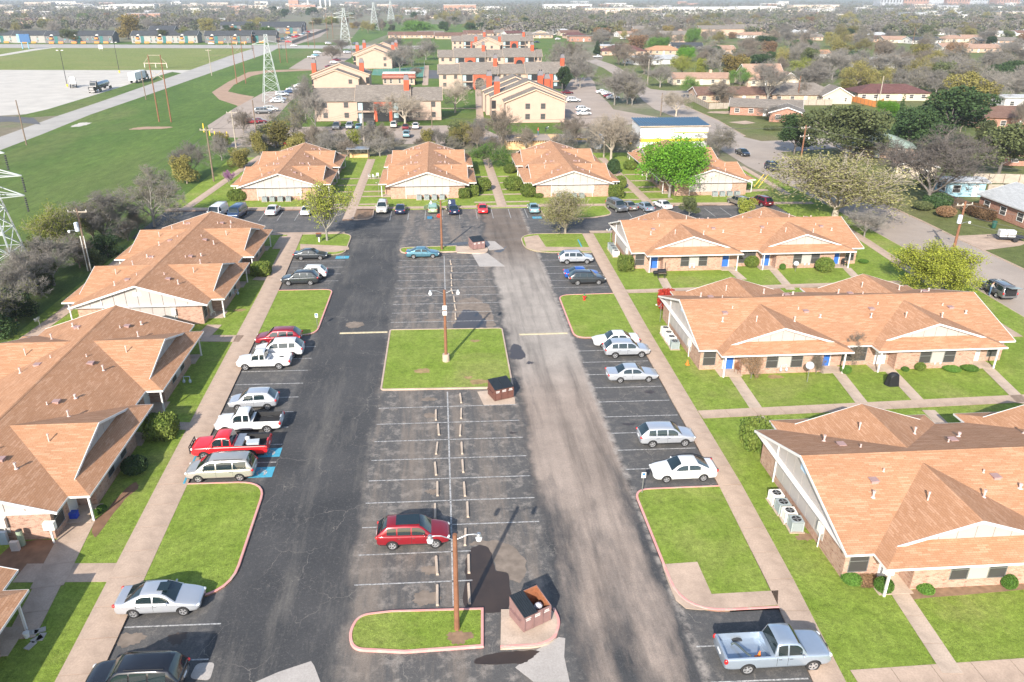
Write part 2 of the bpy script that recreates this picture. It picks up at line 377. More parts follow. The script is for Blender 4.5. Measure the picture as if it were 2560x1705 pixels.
# ---- islands
def rounded(pts, rad, n=7):
    out = []; k = len(pts)
    for i in range(k):
        p = Vector(pts[i]); r = rad[i] if hasattr(rad, '__len__') else rad
        if r <= 0: out.append((p.x, p.y)); continue
        a = Vector(pts[i-1])-p; b = Vector(pts[(i+1) % k])-p
        r = min(r, a.length*.49, b.length*.49)
        A, B = p+a.normalized()*r, p+b.normalized()*r
        for j in range(n+1):
            t = j/n; q = A*(1-t)**2+p*(2*t*(1-t))+B*t*t; out.append((q.x, q.y))
    return out
def offset_path(path, d, closed):
    out = []; n = len(path)
    for i in range(n):
        p = Vector(path[i])
        a = Vector(path[i-1]) if (i or closed) else None; b = Vector(path[(i+1) % n]) if (i < n-1 or closed) else None
        ns = []
        for u, v in ((a, p), (p, b)):
            if u is None or v is None or (v-u).length < 1e-6: continue
            e = (v-u).normalized(); ns.append(Vector((-e.y, e.x)))
        m_ = sum(ns, Vector((0,0))).normalized(); k = max(.5, m_.dot(ns[0])); q = p+m_*(d/k); out.append((q.x, q.y))
    return out
def kerb(path, mat, parent, closed=False, w_=.16, z0=-.06, z1=.135, name='kerb'):
    inner = offset_path(path, w_, closed); n = len(path); vs = []; fs = []
    for (a, b), (c, d) in zip(path, inner): vs += [(a,b,z0),(a,b,z1-.02),(a*.8+c*.2,b*.8+d*.2,z1),(c,d,z1),(c,d,z0)]
    for i in range(n if closed else n-1):
        j = (i+1) % n
        for q in range(4): fs.append((i*5+q, j*5+q, j*5+q+1, i*5+q+1))
    if not closed: fs += [(0,1,2,3,4), tuple((n-1)*5+q for q in (4,3,2,1,0))]
    return MB().add(vs, fs).build(name, M[mat] if isinstance(mat, str) else mat, parent)
def island(poly, mat='lawn', kerbmat='kerb', name='grass_island', ring=True):
    a = sum(poly[i-1][0]*poly[i][1]-poly[i][0]*poly[i-1][1] for i in range(len(poly)))
    if a < 0: poly = list(reversed(poly))
    inner = offset_path(poly, .1, True)
    o = struct(name, MB().prism(inner, -.05, ZL), M[mat])
    if ring: kerb(poly, kerbmat, o, True)
    return o, poly
def PZ(n, *pts, z=0.0): return V2(*[Z(n, a, b, z) for a, b in pts])
def PD(*pts, z=0.0): return V2(*[D(a, b, z) for a, b in pts])
# left islands: only the sides facing the asphalt carry a painted kerb
def side_island(poly, r, k0, k1, mat='pink'):
    rp = [rounded([poly[i-1], poly[i], poly[(i+1) % len(poly)]], [0, r[i], 0])[1:-1] if r[i] else [poly[i]] for i in range(len(poly))]
    full = [p for q in rp for p in q]
    o = struct('grass_island', MB().prism(full, -.05, ZL+.004), M['lawn'])
    path = [p for i in list(range(k0, k1+1))+[0] for p in rp[i]]
    kerb(path, mat, o)
    return o
xl = lambda y: edge_at(LEDGE, y); xr = lambda y: edge_at(REDGE, y)
side_island([(xl(49),49.0), (xl(36.6),36.6), (-13.3,36.9), (-13.4,48.9)], [0,0,3.4,2.2], 1, 3)
side_island([(xl(89.7),89.9), (xl(76.3),75.8), (-13.6,75.9), (-13.5,89.8)], [0,0,1.8,1.2], 1, 3)
side_island([(xl(112.5),114.2), (xl(103.4),103.6), (-13.6,103.6), (-13.5,114.3)], [0,0,2.2,2.6], 1, 3, 'kerb')
side_island([(xr(73.1),73.2), (xr(85.9),86.0), (13.5,85.9), (13.4,73.0)], [0,0,1.5,1.6], 1, 3)
side_island([(xr(33.6),33.6), (xr(46),46.0), (13.2,46.0), (13.2,33.6)], [0,0,1.3,3.2], 1, 3)
side_island([(xr(102.5),102.2), (xr(111.4),111.6), (11.4,112.2), (11.4,102.6)], [0,0,3.6,4.4], 1, 3, 'kerb')
# concrete apron on the right island, and the concrete around the far islands
def slab_sheet(name, poly, z, mat='walk', th=.03):
    return struct(name, MB().prism(poly, z-th, z), M[mat])
slab_sheet('concrete_pad', PZ(8,(690,535),(852,524),(918,672),(1225,655),(1222,722),(870,745),(800,738),(755,700),(715,610), z=.1), ZL+.012)
slab_sheet('concrete_pad', [(11.9,110.2),(11.8,105),(13.2,103.4),(xr(102.6),102.8),(xr(104),104.6),(14.6,105.2),(14.2,111.2)], ZL+.012)
slab_sheet('concrete_pad', PD((690,561),(800,566),(803,573),(770,580),(690,577), z=.1), ZL+.012)
slab_sheet('concrete_pad', [(-30,114.0),(-14.6,113.9),(-14.9,115.1),(-30,115.3)], ZL+.014)
# centre islands
i1, p1 = island(rounded(PZ(5,(340,728),(1113,716),(1190,1125),(275,1142)), [.4,.5,.4,.5]), 'lawn', 'kerb')
i2, p2 = island(rounded(PZ(7,(1645,770),(1800,752),(2225,740),(2225,920),(1860,947),(1620,935),(1600,860)), [3.2,0,0,0,0,1.8,1.0]), 'lawn', 'pink')
i3, p3 = island(rounded(PZ(5,(400,165),(800,152),(800,193),(420,205)), [1.5,0,0,1.2]), 'lawn', 'kerb')
i4, p4 = island(rounded(PZ(2,(105,1425),(240,1420),(225,1500),(80,1510)), [.4,.8,1.8,1.0]), 'mulch', 'kerb', 'planted_island')
i5, p5 = island(rounded(PZ(2,(1345,1400),(1800,1400),(1870,1470),(1690,1500),(1400,1490)), [.5,.5,1.5,2.5,1.5]), 'lawn', 'kerb')
pad = slab_sheet('concrete_pad', rounded(PZ(8,(-50,742),(120,738),(195,745),(222,800),(200,880),(130,912),(-53,922), z=.12), [0,0,1.0,1.2,1.2,1.2,0]), .125, 'slab', .2)
kerb(rounded(PZ(8,(-53,926),(130,916),(203,884),(226,800),(198,742)), [0,1.2,1.2,1.2,0]), 'pink', pad, z1=.14)
slab_sheet('concrete_pad', PZ(5,(940,1148),(1190,1125),(1200,1232),(985,1240)), .012, 'slab')
slab_sheet('concrete_pad', rounded(PZ(5,(800,152),(980,150),(1015,165),(1010,190),(960,200),(800,193), z=.12), [0,0,.8,.8,.8,0]), .125, 'slab', .2)
slab_sheet('concrete_pad', PZ(5,(900,200),(1010,200),(1130,290),(955,292)), .010, 'patch')
slab_sheet('concrete_pad', PZ(5,(985,115),(1060,118),(1125,170),(1020,180)), .010, 'patch')
slab_sheet('concrete_patch', rounded(PZ(7,(905,990),(990,985),(965,1070),(870,1060)), .3), .008, 'patch')
slab_sheet('concrete_patch', PZ(8,(15,1010),(110,930),(215,870),(245,875),(240,960),(265,1076),(100,1076)), .008, 'patch')
slab_sheet('concrete_patch', PD((560,1580),(640,1545),(715,1520),(722,1530),(745,1590)), .008, 'patch')
# yellow speed bumps
for a, b in (((0,745),(325,742)), ((1228,757),(1556,746))):
    A, B = Z(5,*a), Z(5,*b); y0 = (A[1]+B[1])/2
    mb = MB(); prof = [(-.22,.003),(-.1,.06),(.1,.06),(.22,.003)]
    vs = [(x, y0+p, z) for x in (A[0], B[0]) for p, z in prof]; mb.add(vs, [(0,4,5,1),(1,5,6,2),(2,6,7,3),(0,1,2,3),(7,6,5,4)])
    tag(mb.build('speed_bump', M['faded_yellow']), 'faded yellow speed bump '+('beside the big square grass island on its dark sealed side' if a[0] == 0 else 'across the pale worn aisle by the hydrant lawn'), 'speed bump')
# ---- stall lines
def stall(x0, y0, x1, y1, w_=.10):
    d = Vector((x1-x0, y1-y0)).normalized(); n = Vector((-d.y, d.x))*(w_/2)
    MB().sheet([(x0+n.x,y0+n.y),(x0-n.x,y0-n.y),(x1-n.x,y1-n.y),(x1+n.x,y1+n.y)], .013).build('stall_line', M['white_line'], lot)
LOW = [37.37+2.76*k for k in range(9)]; HIGH = [78.8+2.72*k for k in range(9)]
for y in LOW:
    if y < 41: stall(-6, y+.03, 1.2, y-.05)
    else: stall(-6, y+.08, 6, y-.08)
for y in HIGH: stall(-6, y+.1, 6.6 if 84 < y < 93 else 5.4, y-.1)
stall(0, 35.2, 0, 62.2, .12); stall(.08, 77.2, .08, 102.4, .12)
for y in (32.2, 34.8, 51.6, 54.2, 56.9, 59.5, 62.2, 64.9, 67.6, 70.3, 73.1, 93.1, 95.8, 98.5, 101.2): stall(xl(y)+.05, y+.05, -13.3, y-.05)
for y in (28.65, 31.1, 48.6, 51.3, 53.9, 56.6, 59.25, 61.95, 64.65, 67.35, 70.0, 88.55, 91.2, 93.9, 96.7, 99.4): stall(13.3, y+.05, xr(y)-.15, y-.05)
for x in (-8.4,-5.55,-2.8,0,2.8,5.6,8.2,11.05,13.8): stall(x, 121.4, x+.02, 127.2)
K1 = lambda x, y, z=0: at(480+x*.2208, 460+y*.2208, z)
K2 = lambda x, y, z=0: at(1340+x*.28025, 460+y*.28025, z)
for a, b in (((590,380),(640,320)), ((755,420),(825,325)), ((960,420),(1035,310)), ((1160,415),(1225,310))):
    A, B = K1(*a), K1(*b); stall(A.x, A.y, B.x, B.y)
for a, b in (((855,295),(812,238)), ((985,275),(945,222)), ((1600,290),(1500,215)), ((1745,285),(1640,210))):
    A, B = K2(*a), K2(*b); stall(A.x, A.y, B.x, B.y)
# ---- accessible bays: blue squares with the wheelchair symbol
def access_mark(x0, x1, y0, y1, flip=1):
    o = MB().sheet([(x0,y0),(x1,y0),(x1,y1),(x0,y1)], .017).build('accessible_bay_marking', M['bluepaint'], lot)
    cx, cy, s = (x0+x1)/2, (y0+y1)/2, min(x1-x0, y1-y0)*.42
    mb = MB(); n = 14
    for i in range(n):
        a0, a1 = R(-150+i*300/n)+math.pi/2, R(-150+(i+1)*300/n)+math.pi/2
        q = [(cx+s*(.1+k*math.cos(a))*flip, cy+s*(k*math.sin(a)-.12)) for k, a in ((.5,a0),(.68,a0),(.68,a1),(.5,a1))]; mb.sheet(q, .021)
    for q in (((-.18,-.1),(-.02,-.1),(-.02,.55),(-.18,.55)), ((-.02,.0),(.5,.0),(.5,.14),(-.02,.14)), ((.4,-.5),(.54,-.5),(.54,.0),(.4,.0)), ((-.2,.66),(.0,.66),(.0,.88),(-.2,.88))):
        mb.sheet([(cx+a*s*flip, cy+b*s) for a, b in q], .0212)
    mb.build('wheelchair_symbol', M['white_line'], o)
access_mark(-15.1,-13.25,49.5,50.9); access_mark(-14.9,-13.2,52.3,53.6)
A = Z(5,1357,158); access_mark(A.x, A.x+1.7, A.y, A.y+1.1)
A = K1(1622,848); access_mark(A.x, A.x+1.8, A.y, A.y+1.2); A = Z(2,1320,1497); access_mark(A.x, A.x+1.5, A.y, A.y+1.2)
for a, b in (((850,170),(905,42)),):
    A, B = Z(7,*a), Z(7,*b); kerb([(A.x+.04, A.y), (B.x+.04, B.y)], 'bluepaint', lot, z1=.142, name='blue_kerb')
A, B = Z(5,1635,112), Z(5,1660,160); kerb([(A.x-.02, A.y), (B.x-.02, B.y)], 'bluepaint', lot, w_=-.2, z1=.142, name='blue_kerb')
# ---- puddles, wet and muddy stains
def wet_mat():
    t = NT('wet_muddy_asphalt'); t.set(Roughness=.3); f = t.noise(.8, 6, .65); t.col(t.mix(f, (.022,.017,.014), (.07,.048,.035))); return t.m
M['wet'] = wet_mat(); M['mud'] = simple('dried_mud', (.19,.152,.12), .9, .4, 1.6)
def ragged(pts, amp, seed, sub=8):
    rn = random.Random(seed); ph = [rn.uniform(0, 6.28) for _ in range(4)]; P = [Vector(p[:2]) for p in pts]; n = len(P); out = []
    c = sum(P, Vector((0,0)))/n
    for i in range(n):                                   # smooth closed curve with a wavering edge
        p0, p1, p2, p3 = P[i-1], P[i], P[(i+1) % n], P[(i+2) % n]
        for j in range(sub):
            t = j/sub; q = .5*((2*p1)+(p2-p0)*t+(2*p0-5*p1+4*p2-p3)*t*t+(3*p1-p0-3*p2+p3)*t**3); d = (q-c).normalized(); u = (i+t)*6.2832/n
            q = q+d*amp*(.5*math.sin(3*u+ph[0])+.45*math.sin(7*u+ph[1])+.35*math.sin(13*u+ph[2])+.3*math.sin(19*u+ph[3])); out.append((q.x, q.y))
    return out
NQ = lambda x, y: at(1060+x*.2551, 1260+y*.2551)
def stain(pts, mat, amp, seed, z, name): MB().sheet(ragged(V2(*pts), amp, seed), z).build(name, M[mat], lot)
stain([NQ(*p) for p in ((430,490),(560,400),(660,470),(690,640),(830,700),(820,1020),(420,1030),(400,700))], 'wet', .10, 1, .009, 'puddle')
stain([NQ(*p) for p in ((450,400),(600,360),(900,420),(1000,640),(900,760),(720,660),(660,470),(560,400))], 'mud', .16, 2, .0075, 'mud_stain')
stain([NQ(*p) for p in ((500,1560),(640,1470),(980,1440),(1130,1440),(1060,1500),(940,1568))], 'wet', .08, 3, .009, 'puddle')
stain([Z(5,*p) for p in ((790,712),(800,640),(860,590),(960,610),(1000,700),(960,712))], 'wet', .25, 4, .009, 'puddle')
stain([Z(5,*p) for p in ((770,715),(790,560),(900,500),(1010,560),(1060,700),(1000,715))], 'mud', .35, 5, .0075, 'mud_stain')
stain([Z(5,*p) for p in ((1160,890),(1180,830),(1230,830),(1265,905),(1225,930),(1165,915))], 'wet', .14, 6, .009, 'puddle')
stain([Z(5,*p) for p in ((700,142),(850,122),(870,140),(730,152))], 'wet', .12, 7, .009, 'puddle')
stain([Z(5,*p) for p in ((1055,185),(1110,172),(1140,150),(1120,180),(1090,195))], 'wet', .1, 8, .009, 'puddle')
stain([Z(5,*p) for p in ((1090,1140),(1140,1145),(1130,1170),(1085,1160))], 'wet', .12, 9, .009, 'oil_stain') if 0 else None
for n_, x, y, sx_, sy_, mt in ((7,815,875,.5,.45,'wet'), (5,2120,1150,.45,.3,'wet'), (5,1980,1370,.6,.2,'wet'), (5,1300,950,.35,.3,'wet'), (5,1185,1430,.35,.14,'wet'), (5,610,1200,.7,.35,'mud'), (5,620,1310,.6,.4,'mud'), (5,100,690,1.0,.9,'mud'), (5,640,660,.9,.4,'mud'), (7,590,880,.9,.5,'mud'), (7,1960,690,.8,.6,'mud'), (7,1980,560,.6,.4,'mud'), (7,1990,200,.5,.3,'mud'), (5,1640,690,.3,.3,'mud')):
    c = Z(n_, x, y); stain([(c.x+sx_*math.cos(a), c.y+sy_*math.sin(a)) for a in [k*.898 for k in range(7)]], mt, .12, int(x), .0085, 'stain')
# ---- sidewalks
WZ = [0]
def walk(a, b, w_, mat='walk', seg=2.4, z=ZL+.012, name='sidewalk'):
    a, b = Vector((a[0], a[1])), Vector((b[0], b[1])); d = b-a; L = d.length; d.normalize(); n = Vector((-d.y, d.x))*(w_/2)
    WZ[0] = (WZ[0]+1) % 7; z += WZ[0]*.0035
    root = struct(name, MB().prism([tuple(a+n), tuple(a-n), tuple(b-n), tuple(b+n)], -.05, z-.012), M['soil'])
    k = max(1, round(L/seg)); s = L/k
    me = MB().box(.012, s-.012, -w_/2, w_/2, -.10, 0).mesh('slab'); me.materials.append(M[mat])
    for i in range(k):
        p = a+d*(s*i); o = link('slab', me, None, root, (p.x, p.y, z)); o.rotation_euler = (0, 0, math.atan2(d.y, d.x))
    return root
def poly_walk(E, off, w_):
    for (x0, y0), (x1, y1) in zip(E, E[1:]): walk((x0+off, y0), (x1+off, y1), w_)
poly_walk(LEDGE[:], -1.1, 2.2); poly_walk(REDGE, .85, 1.7)
for o in [o for o in COL.objects if o.name.startswith('sidewalk')]: pass
for n_, a, b, w_ in ((4,(1655,785),(1385,782),1.7), (4,(1470,690),(1370,790),1.6), (4,(1860,378),(1740,372),1.2), (4,(1320,1385),(1180,1380),1.2),
    (7,(520,572),(90,575),1.7), (7,(370,340),(215,640),1.9), (7,(215,640),(90,880),1.6)):
    A, B = Z(n_,*a, ZL), Z(n_,*b, ZL); walk(A, B, w_)
A, B = K1(1050,590,ZL), K1(960,735,ZL); walk(A, B, 1.3)
# right hand walks between the rows
YA = Z(6,110,1300,ZL).y; YB = 85.2
walk((21.5,56.3), (58,57.3), 1.35); walk((22.0,86.4), (57,87.2), 1.2); walk(Z(8,1590,1078,ZL), Z(8,2700,1000,ZL), 1.6); walk((22.2,112.3), (30,112.1), 1.2)
for n_, a, b in ((6,(365,1030),(520,1260)), (6,(1050,975),(1260,1245)), (6,(1420,985),(1660,1240)), (6,(2080,960),(2355,1230)), (6,(1700,1275),(1800,1375)), (6,(530,1320),(640,1420)),
    (6,(355,315),(430,380)), (6,(625,295),(760,450)), (6,(1140,300),(1210,372)), (8,(1775,655),(2030,1040)), (5,(2205,370),(2250,455))):
    A, B = Z(n_,*a, ZL), Z(n_,*b, ZL); walk(A, B, 1.1, 'slab')
# north walks: along the kerb, and between the four end buildings
walk((-46,130.6), (-11,129.4), 1.9); walk((-11,129.0), (30,128.6), 1.5); walk((30,128.6), (64,127.4), 1.6)
for a, b in (((-43,131),(-40,178)), ((-15.1,122),(-15.1,172)), ((10.2,129.2),(10.0,172)), ((35.6,128.8),(35.4,170))): walk(a, b, 1.7 if a[0] > -40 else 1.6)
for y in (131.8, 137.4, 141.3, 146.7, 152.4):
    for x0, x1 in ((-19.5,-16), (-14.2,-10.2), (5.6,9.3), (11.1,15.2), (30.6,34.7), (36.5,40.5)): walk((x0, y), (x1, y), .8)
walk((55.5,137), (60,137.4), 1.6); walk(Z(3,420,1140,ZL), Z(3,740,1330,ZL), 1.3)
# walk along the back fence, left
walk(at(160,780,ZL), at(62,850,ZL), 1.5); walk(at(310,640,ZL), at(160,780,ZL), 1.5)
# porch slabs are part of the buildings; dirt bed by the near left building
struct('flower_bed', MB().prism(PZ(7,(-30,520),(-30,620),(230,540),(290,425),(180,420),(60,440), z=.1), -.05, ZL+.01), M['soil'])
struct('flower_bed', MB().prism(ragged(PZ(7,(430,345),(475,300),(600,170),(640,180),(560,250),(440,410), z=.1), .12, 3), -.05, ZL+.008), M['soil'])
struct('flower_bed', MB().prism(ragged(PZ(8,(1640,665),(1820,655),(2355,622),(2355,650),(1900,690),(1830,700), z=.1)[1:], .08, 3), -.05, ZL+.008), M['mulch'])
for n_, x, y, s in ((5,560,1005,1.0), (5,950,1080,1.1), (5,925,800,.6), (5,880,1050,.5), (7,2110,870,.9), (4,1640,590,.8), (8,1350,410,.7), (6,650,1045,.9)):
    c = Z(n_,x,y,ZL); struct('bare_patch', MB().sheet(ragged([(c.x+s*math.cos(a)*random.uniform(.7,1), c.y+.6*s*math.sin(a)*random.uniform(.7,1)) for a in [k*.698 for k in range(9)]], .12, int(x)), ZL+.006), M['mulch'] if n_ > 6 else simple('worn_turf', (.27,.19,.085), .95, .4, 2))
# ================================================================ the ten low apartment houses
BL, HM, HW, HE, SL, EZ = 31.0, 7.22, 6.3, 8.62, .32, 2.5     # length, main half depth, wing half width, wing eave, slope, eave height
WC = (8.0, 23.0)
M['seam'] = simple('dark_brown_seam', (.12,.10,.09), .8, .1)  # dark brown backing that draws the lines between the gable siding panels
def make_apartment():
    root = empty('apartment_house')
    z = lambda d: EZ+SL*d
    rf = MB(); A_ = 1.45; G_ = 1.75
    for s in (-1, 1):
        P = lambda u, v, h: (u, s*v, h)
        def face(pts): rf.add([P(*q) for q in pts], [tuple(range(len(pts))) if s < 0 else tuple(reversed(range(len(pts))))])
        pts = [(0,HM,EZ)]
        for c in WC: pts += [(c-HW,HM,EZ), (c,HM-HW,z(HW)), (c+HW,HM,EZ)]
        pts += [(BL,HM,EZ), (BL,0,z(HM)), (0,0,z(HM))]
        face(pts)
        for c in WC:
            for t in (-1, 1):
                q = [(c+t*HW,HE,EZ), (c+t*(HW-A_),HE-A_,z(A_)), (c,HE-A_,z(HW)), (c,HM-HW,z(HW)), (c+t*HW,HM,EZ)]
                face(list(reversed(q)) if t > 0 else q)
            face([(c-HW,HE,EZ), (c+HW,HE,EZ), (c+HW-G_,HE-G_,z(G_)), (c-HW+G_,HE-G_,z(G_))])
    roof = rf.build('roof', M['shingle'], root, uv=True)
    # soffit so that the roof has thickness
    sf = MB(); out = [(0,-HM)]
    for c in WC: out += [(c-HW,-HM),(c-HW,-HE),(c+HW,-HE),(c+HW,-HM)]
    out += [(BL,-HM),(BL,HM)]
    for c in reversed(WC): out += [(c+HW,HM),(c+HW,HE),(c-HW,HE),(c-HW,HM)]
    out += [(0,HM)]
    sf.add([(u,v,EZ-.12) for u, v in out], [tuple(reversed(range(len(out))))]); sf.build('soffit', M['white'], root)
    fa = MB(); n = len(out)
    for i in range(n):
        a, b = out[i], out[(i+1) % n]
        if a[0] == b[0] and a[0] in (0, BL): continue
        d = Vector((b[0]-a[0], b[1]-a[1])).normalized(); e = .022
        MB().bar((a[0]-d.x*e, a[1]-d.y*e, EZ-.075), (b[0]+d.x*e, b[1]+d.y*e, EZ-.075), .045, .15).build('fascia', M['white'], root)
    for u, nm in ((0,-1), (BL,1)):
        for s in (-1, 1):
            MB().bar((u+nm*.02, s*(HM+.03), EZ-.085), (u+nm*.02, 0, z(HM)-.075), .05, .19).build('rake_board', M['white'], root)
    rc = MB()
    rc.add([(0,-.16,z(HM)-.03),(0,0,z(HM)+.025),(0,.16,z(HM)-.03),(BL,-.16,z(HM)-.03),(BL,0,z(HM)+.025),(BL,.16,z(HM)-.03)], [(0,3,4,1),(1,4,5,2)]); rc.build('ridge_cap', M['shingle'], roof, uv=True)
    # gablets: siding panels and white rake boards
    for s in (-1, 1):
        for c in WC:
            v = s*(HE-G_); hw = HW-G_; k = 8
            for i in range(k):
                u0, u1 = -hw+2*hw*i/k, -hw+2*hw*(i+1)/k
                h0, h1 = z(G_)+SL*(hw-abs(u0))-.02, z(G_)+SL*(hw-abs(u1))-.02; b0 = z(G_)-.02
                q = [(c+u0+.012,v,b0),(c+u1-.012,v,b0),(c+u1-.012,v,max(h1,b0+.001)),(c+u0+.012,v,max(h0,b0+.001))]
                if i == 0: q.pop(3)
                if i == k-1: q.pop(2)
                MB().add(q, [tuple(range(len(q))) if s < 0 else tuple(reversed(range(len(q))))]).build('siding_panel', M['siding'], root)
            MB().add([(c-hw,v-s*.02,z(G_)-.05),(c+hw,v-s*.02,z(G_)-.05),(c,v-s*.02,z(HW)-.05)], [(0,1,2)]).build('gablet_backing', M['dark'], root)
            for t in (-1, 1):
                vv = s*(HE-A_+.02); MB().bar((c+t*(HW-A_+.1), vv, z(A_)-.09), (c, vv, z(HW)-.09), .05, .17).build('rake_board', M['white'], root)
    # walls
    wl = MB(); vm = 6.5; vr = 7.75; rw = 3.9
    def wall(pts, h0=0.0, h1=EZ-.1): 
        for a, b in zip(pts, pts[1:]): wl.add([(a[0],a[1],h0),(b[0],b[1],h0),(b[0],b[1],h1),(a[0],a[1],h1)], [(0,1,2,3)])
    u0, u1 = .45, BL-.45
    for s in (-1, 1):
        pts = [(u0, s*vm)]
        for c in WC: pts += [(c-rw, s*vm), (c-rw, s*vr), (c+rw, s*vr), (c+rw, s*vm)]
        pts += [(u1, s*vm)]
        wall(pts if s < 0 else list(reversed(pts)))
    wall([(u0, vm), (u0, -vm)]); wall([(u1, -vm), (u1, vm)])
    wl.build('brick_wall', M['brick'], root, uv=True)
    for s in (-1, 1):
        for c in WC:
            MB().box(c-HW+.3, c-rw+.05, min(s*6.4,s*8.1), max(s*6.4,s*8.1), -.02, .14).build('porch_slab', M['slab'], root)
            MB().box(c+rw-.05, c+HW-.3, min(s*6.4,s*8.1), max(s*6.4,s*8.1), -.02, .14).build('porch_slab', M['slab'], root)
            for du in (-HW+.55, HW-.55): MB().box(c+du-.06, c+du+.06, s*8.2-.06, s*8.2+.06, 0, EZ-.12).build('porch_post', M['white'], root)
    # gable end panels: upper gable and the tall centre field
    for u, nm in ((u0,-1), (u1,1)):
        uu = u+nm*.04; hm = z(HM)-.06; backs = MB()
        def panel(v0, v1, b, h0, h1):
            q = [(uu,v0,b),(uu,v1,b),(uu,v1,h1),(uu,v0,h0)]
            q2 = [(u+nm*.003, a, c) for _, a, c in q]
            f = [(3,2,1,0),(0,1,5,4),(1,2,6,5),(2,3,7,6),(3,0,4,7)]
            if nm < 0: pass
            else: f = [tuple(reversed(x)) for x in f]
            MB().add(q+q2, f).build('siding_panel', M['siding'], root)
        MB().add([(u+nm*.002,-6.4,2.2),(u+nm*.002,6.4,2.2),(u+nm*.002,6.4,EZ+SL*.8-.15),(u+nm*.002,0,z(HM)-.2),(u+nm*.002,-6.4,EZ+SL*.8-.15)], [(0,4,3,2,1) if nm > 0 else (0,1,2,3,4)]).build('gable_backing', M['seam'], root)
        e = [-6.35+1.27*i for i in range(11)]
        for v0, v1 in zip(e, e[1:]):
            zt = lambda v: EZ+SL*(HM-abs(v))-.13
            base = 2.28
            if v0 < -.01 and v1 > .01: panel(v0+.025, -.001, base, zt(v0+.025), zt(0)); panel(.001, v1-.025, base, zt(0), zt(v1))
            else: panel(v0+.025, v1-.025, base, zt(v0+.025), zt(v1-.025))
            if -3.3 < (v0+v1)/2 < 3.3: panel(v0+.025, v1-.025, .75, base-.05, base-.05)
        for vv in (-3.85,): MB().bar((u+nm*.09, 3.85, .1), (u+nm*.09, 3.85, EZ+SL*(HM-3.85)-.2), .09).build('downspout', M['white'], root)
        # house number plate
        MB().box(min(u+nm*.045,u+nm*.07), max(u+nm*.045,u+nm*.07), -.42, .42, 3.55, 3.95).build('number_plate', simple_once('plate_blue', (.42,.55,.68)), root)
        MB().box(min(u+nm*.05,u+nm*.28), max(u+nm*.05,u+nm*.28), -3.75, -3.3, 1.3, 2.0).build('electric_panel', M['acwhite'], root)
        MB().cyl((u+nm*.12,-3.52,.1), (u+nm*.12,-3.52,1.3), .04).build('conduit', M['acwhite'], root)
    # windows and doors
    def window(u, v, s, w_, h0, h1, pan=None):
        o = MB()
        y = s*(v+.03)
        for a in ((u-w_/2-.05,u-w_/2,h0-.05,h1+.05),(u+w_/2,u+w_/2+.05,h0-.05,h1+.05),(u-w_/2,u+w_/2,h0-.05,h0),(u-w_/2,u+w_/2,h1,h1+.05),(u-w_/2,u+w_/2,(h0+h1)/2-.02,(h0+h1)/2+.02)):
            o.box(a[0],a[1],min(y,s*v),max(y,s*v),a[2],a[3])
        ob = o.build('window', M['metal'], root)
        MB().box(u-w_/2,u+w_/2,min(s*(v+.012),s*(v-.02)),max(s*(v+.012),s*(v-.02)),h0,h1).build('pane', M['screen'], ob)
    def door(u, v, s):
        y0, y1 = s*(v+.03), s*(v-.02)
        d = MB().box(u-.46,u+.46,min(y0,y1),max(y0,y1),.14,2.2).build('door', M['door'], root)
        f = MB(); y0 = s*(v+.045)
        for a in ((u-.55,u-.46,.14,2.28),(u+.46,u+.55,.14,2.28),(u-.46,u+.46,2.2,2.28)): f.box(a[0],a[1],min(y0,s*v),max(y0,s*v),a[2],a[3])
        f.build('door_frame', M['white'], d); MB().box(u+.34,u+.40,min(s*v,s*(v+.1)),max(s*v,s*(v+.1)),1.05,1.11).build('handle', M['metal'], d)
    for s in (-1, 1):
        for c in WC:
            window(c-1.05, vr, s, 1.05, .75, 2.15); window(c+1.35, vr, s, 1.05, .75, 2.15)
            for k in range(1): MB().box(c-.46,c+.76,min(s*vr,s*(vr+.03)),max(s*vr,s*(vr+.03)),.72,2.3).build('siding_panel', M['siding'], root)
            door(c-4.75, vm, s); door(c+4.75, vm, s)
        for u in (1.35, 15.0, 16.2, BL-1.35): window(u, vm, s, 1.15, .6, 2.15)
    # roof jacks and vents
    rn = random.Random(4); jm = {}
    def jack(u, v, h, r):
        k = (round(h,2), r)
        if k not in jm:
            b = MB().cyl((0,0,-.1),(0,0,h),r,n=8).cyl((0,0,h-.12),(0,0,h),r*1.5,n=8); b.cyl((0,0,0),(0,0,.06),r*2.4,r*1.2,n=8); jm[k] = b.mesh('vent_pipe', smooth=False); jm[k].materials.append(M['pinkpipe'])
        zz = z(HM-abs(v))
        for c in WC:
            if abs(u-c) < HW: zz = max(zz, z(min(HW-abs(u-c), HE-abs(v))))
        link('vent_pipe', jm[k], None, roof, (u, v, zz))
    def turtle(u, v):
        if 't' not in jm:
            b = MB().box(-.22,.22,-.22,.22,-.12,.1); b.box(-.27,.27,-.27,.27,.1,.15); jm['t'] = b.mesh('roof_vent'); jm['t'].materials.append(simple_once('vent_pinkbrown', (.34,.22,.20)))
        link('roof_vent', jm['t'], None, roof, (u, v, z(HM-abs(v))))
    for s in (-1, 1):
        for c in WC:
            jack(c-4.6, s*3.4, .5, .065); jack(c-1.6, s*4.3, .75, .05); jack(c+2.4, s*3.9, .55, .06); jack(c+5.3, s*3.2, .35, .075); jack(c-3.0, s*1.5, .25, .035); jack(c+3.6, s*1.9, .25, .035); jack(c+.8, s*5.2, .3, .035)
            turtle(c-4.0, s*2.2); turtle(c+4.2, s*2.3)
    return root
ONCE = {}
def simple_once(n, c, *a):
    if n not in ONCE: ONCE[n] = simple(n, c, *a)
    return ONCE[n]
M['door'] = simple('pale_door_paint', (.60,.59,.57), .45, .03); M['bluedoor'] = simple('blue_door_paint', (.035,.13,.44), .4, .03)
apt = make_apartment()
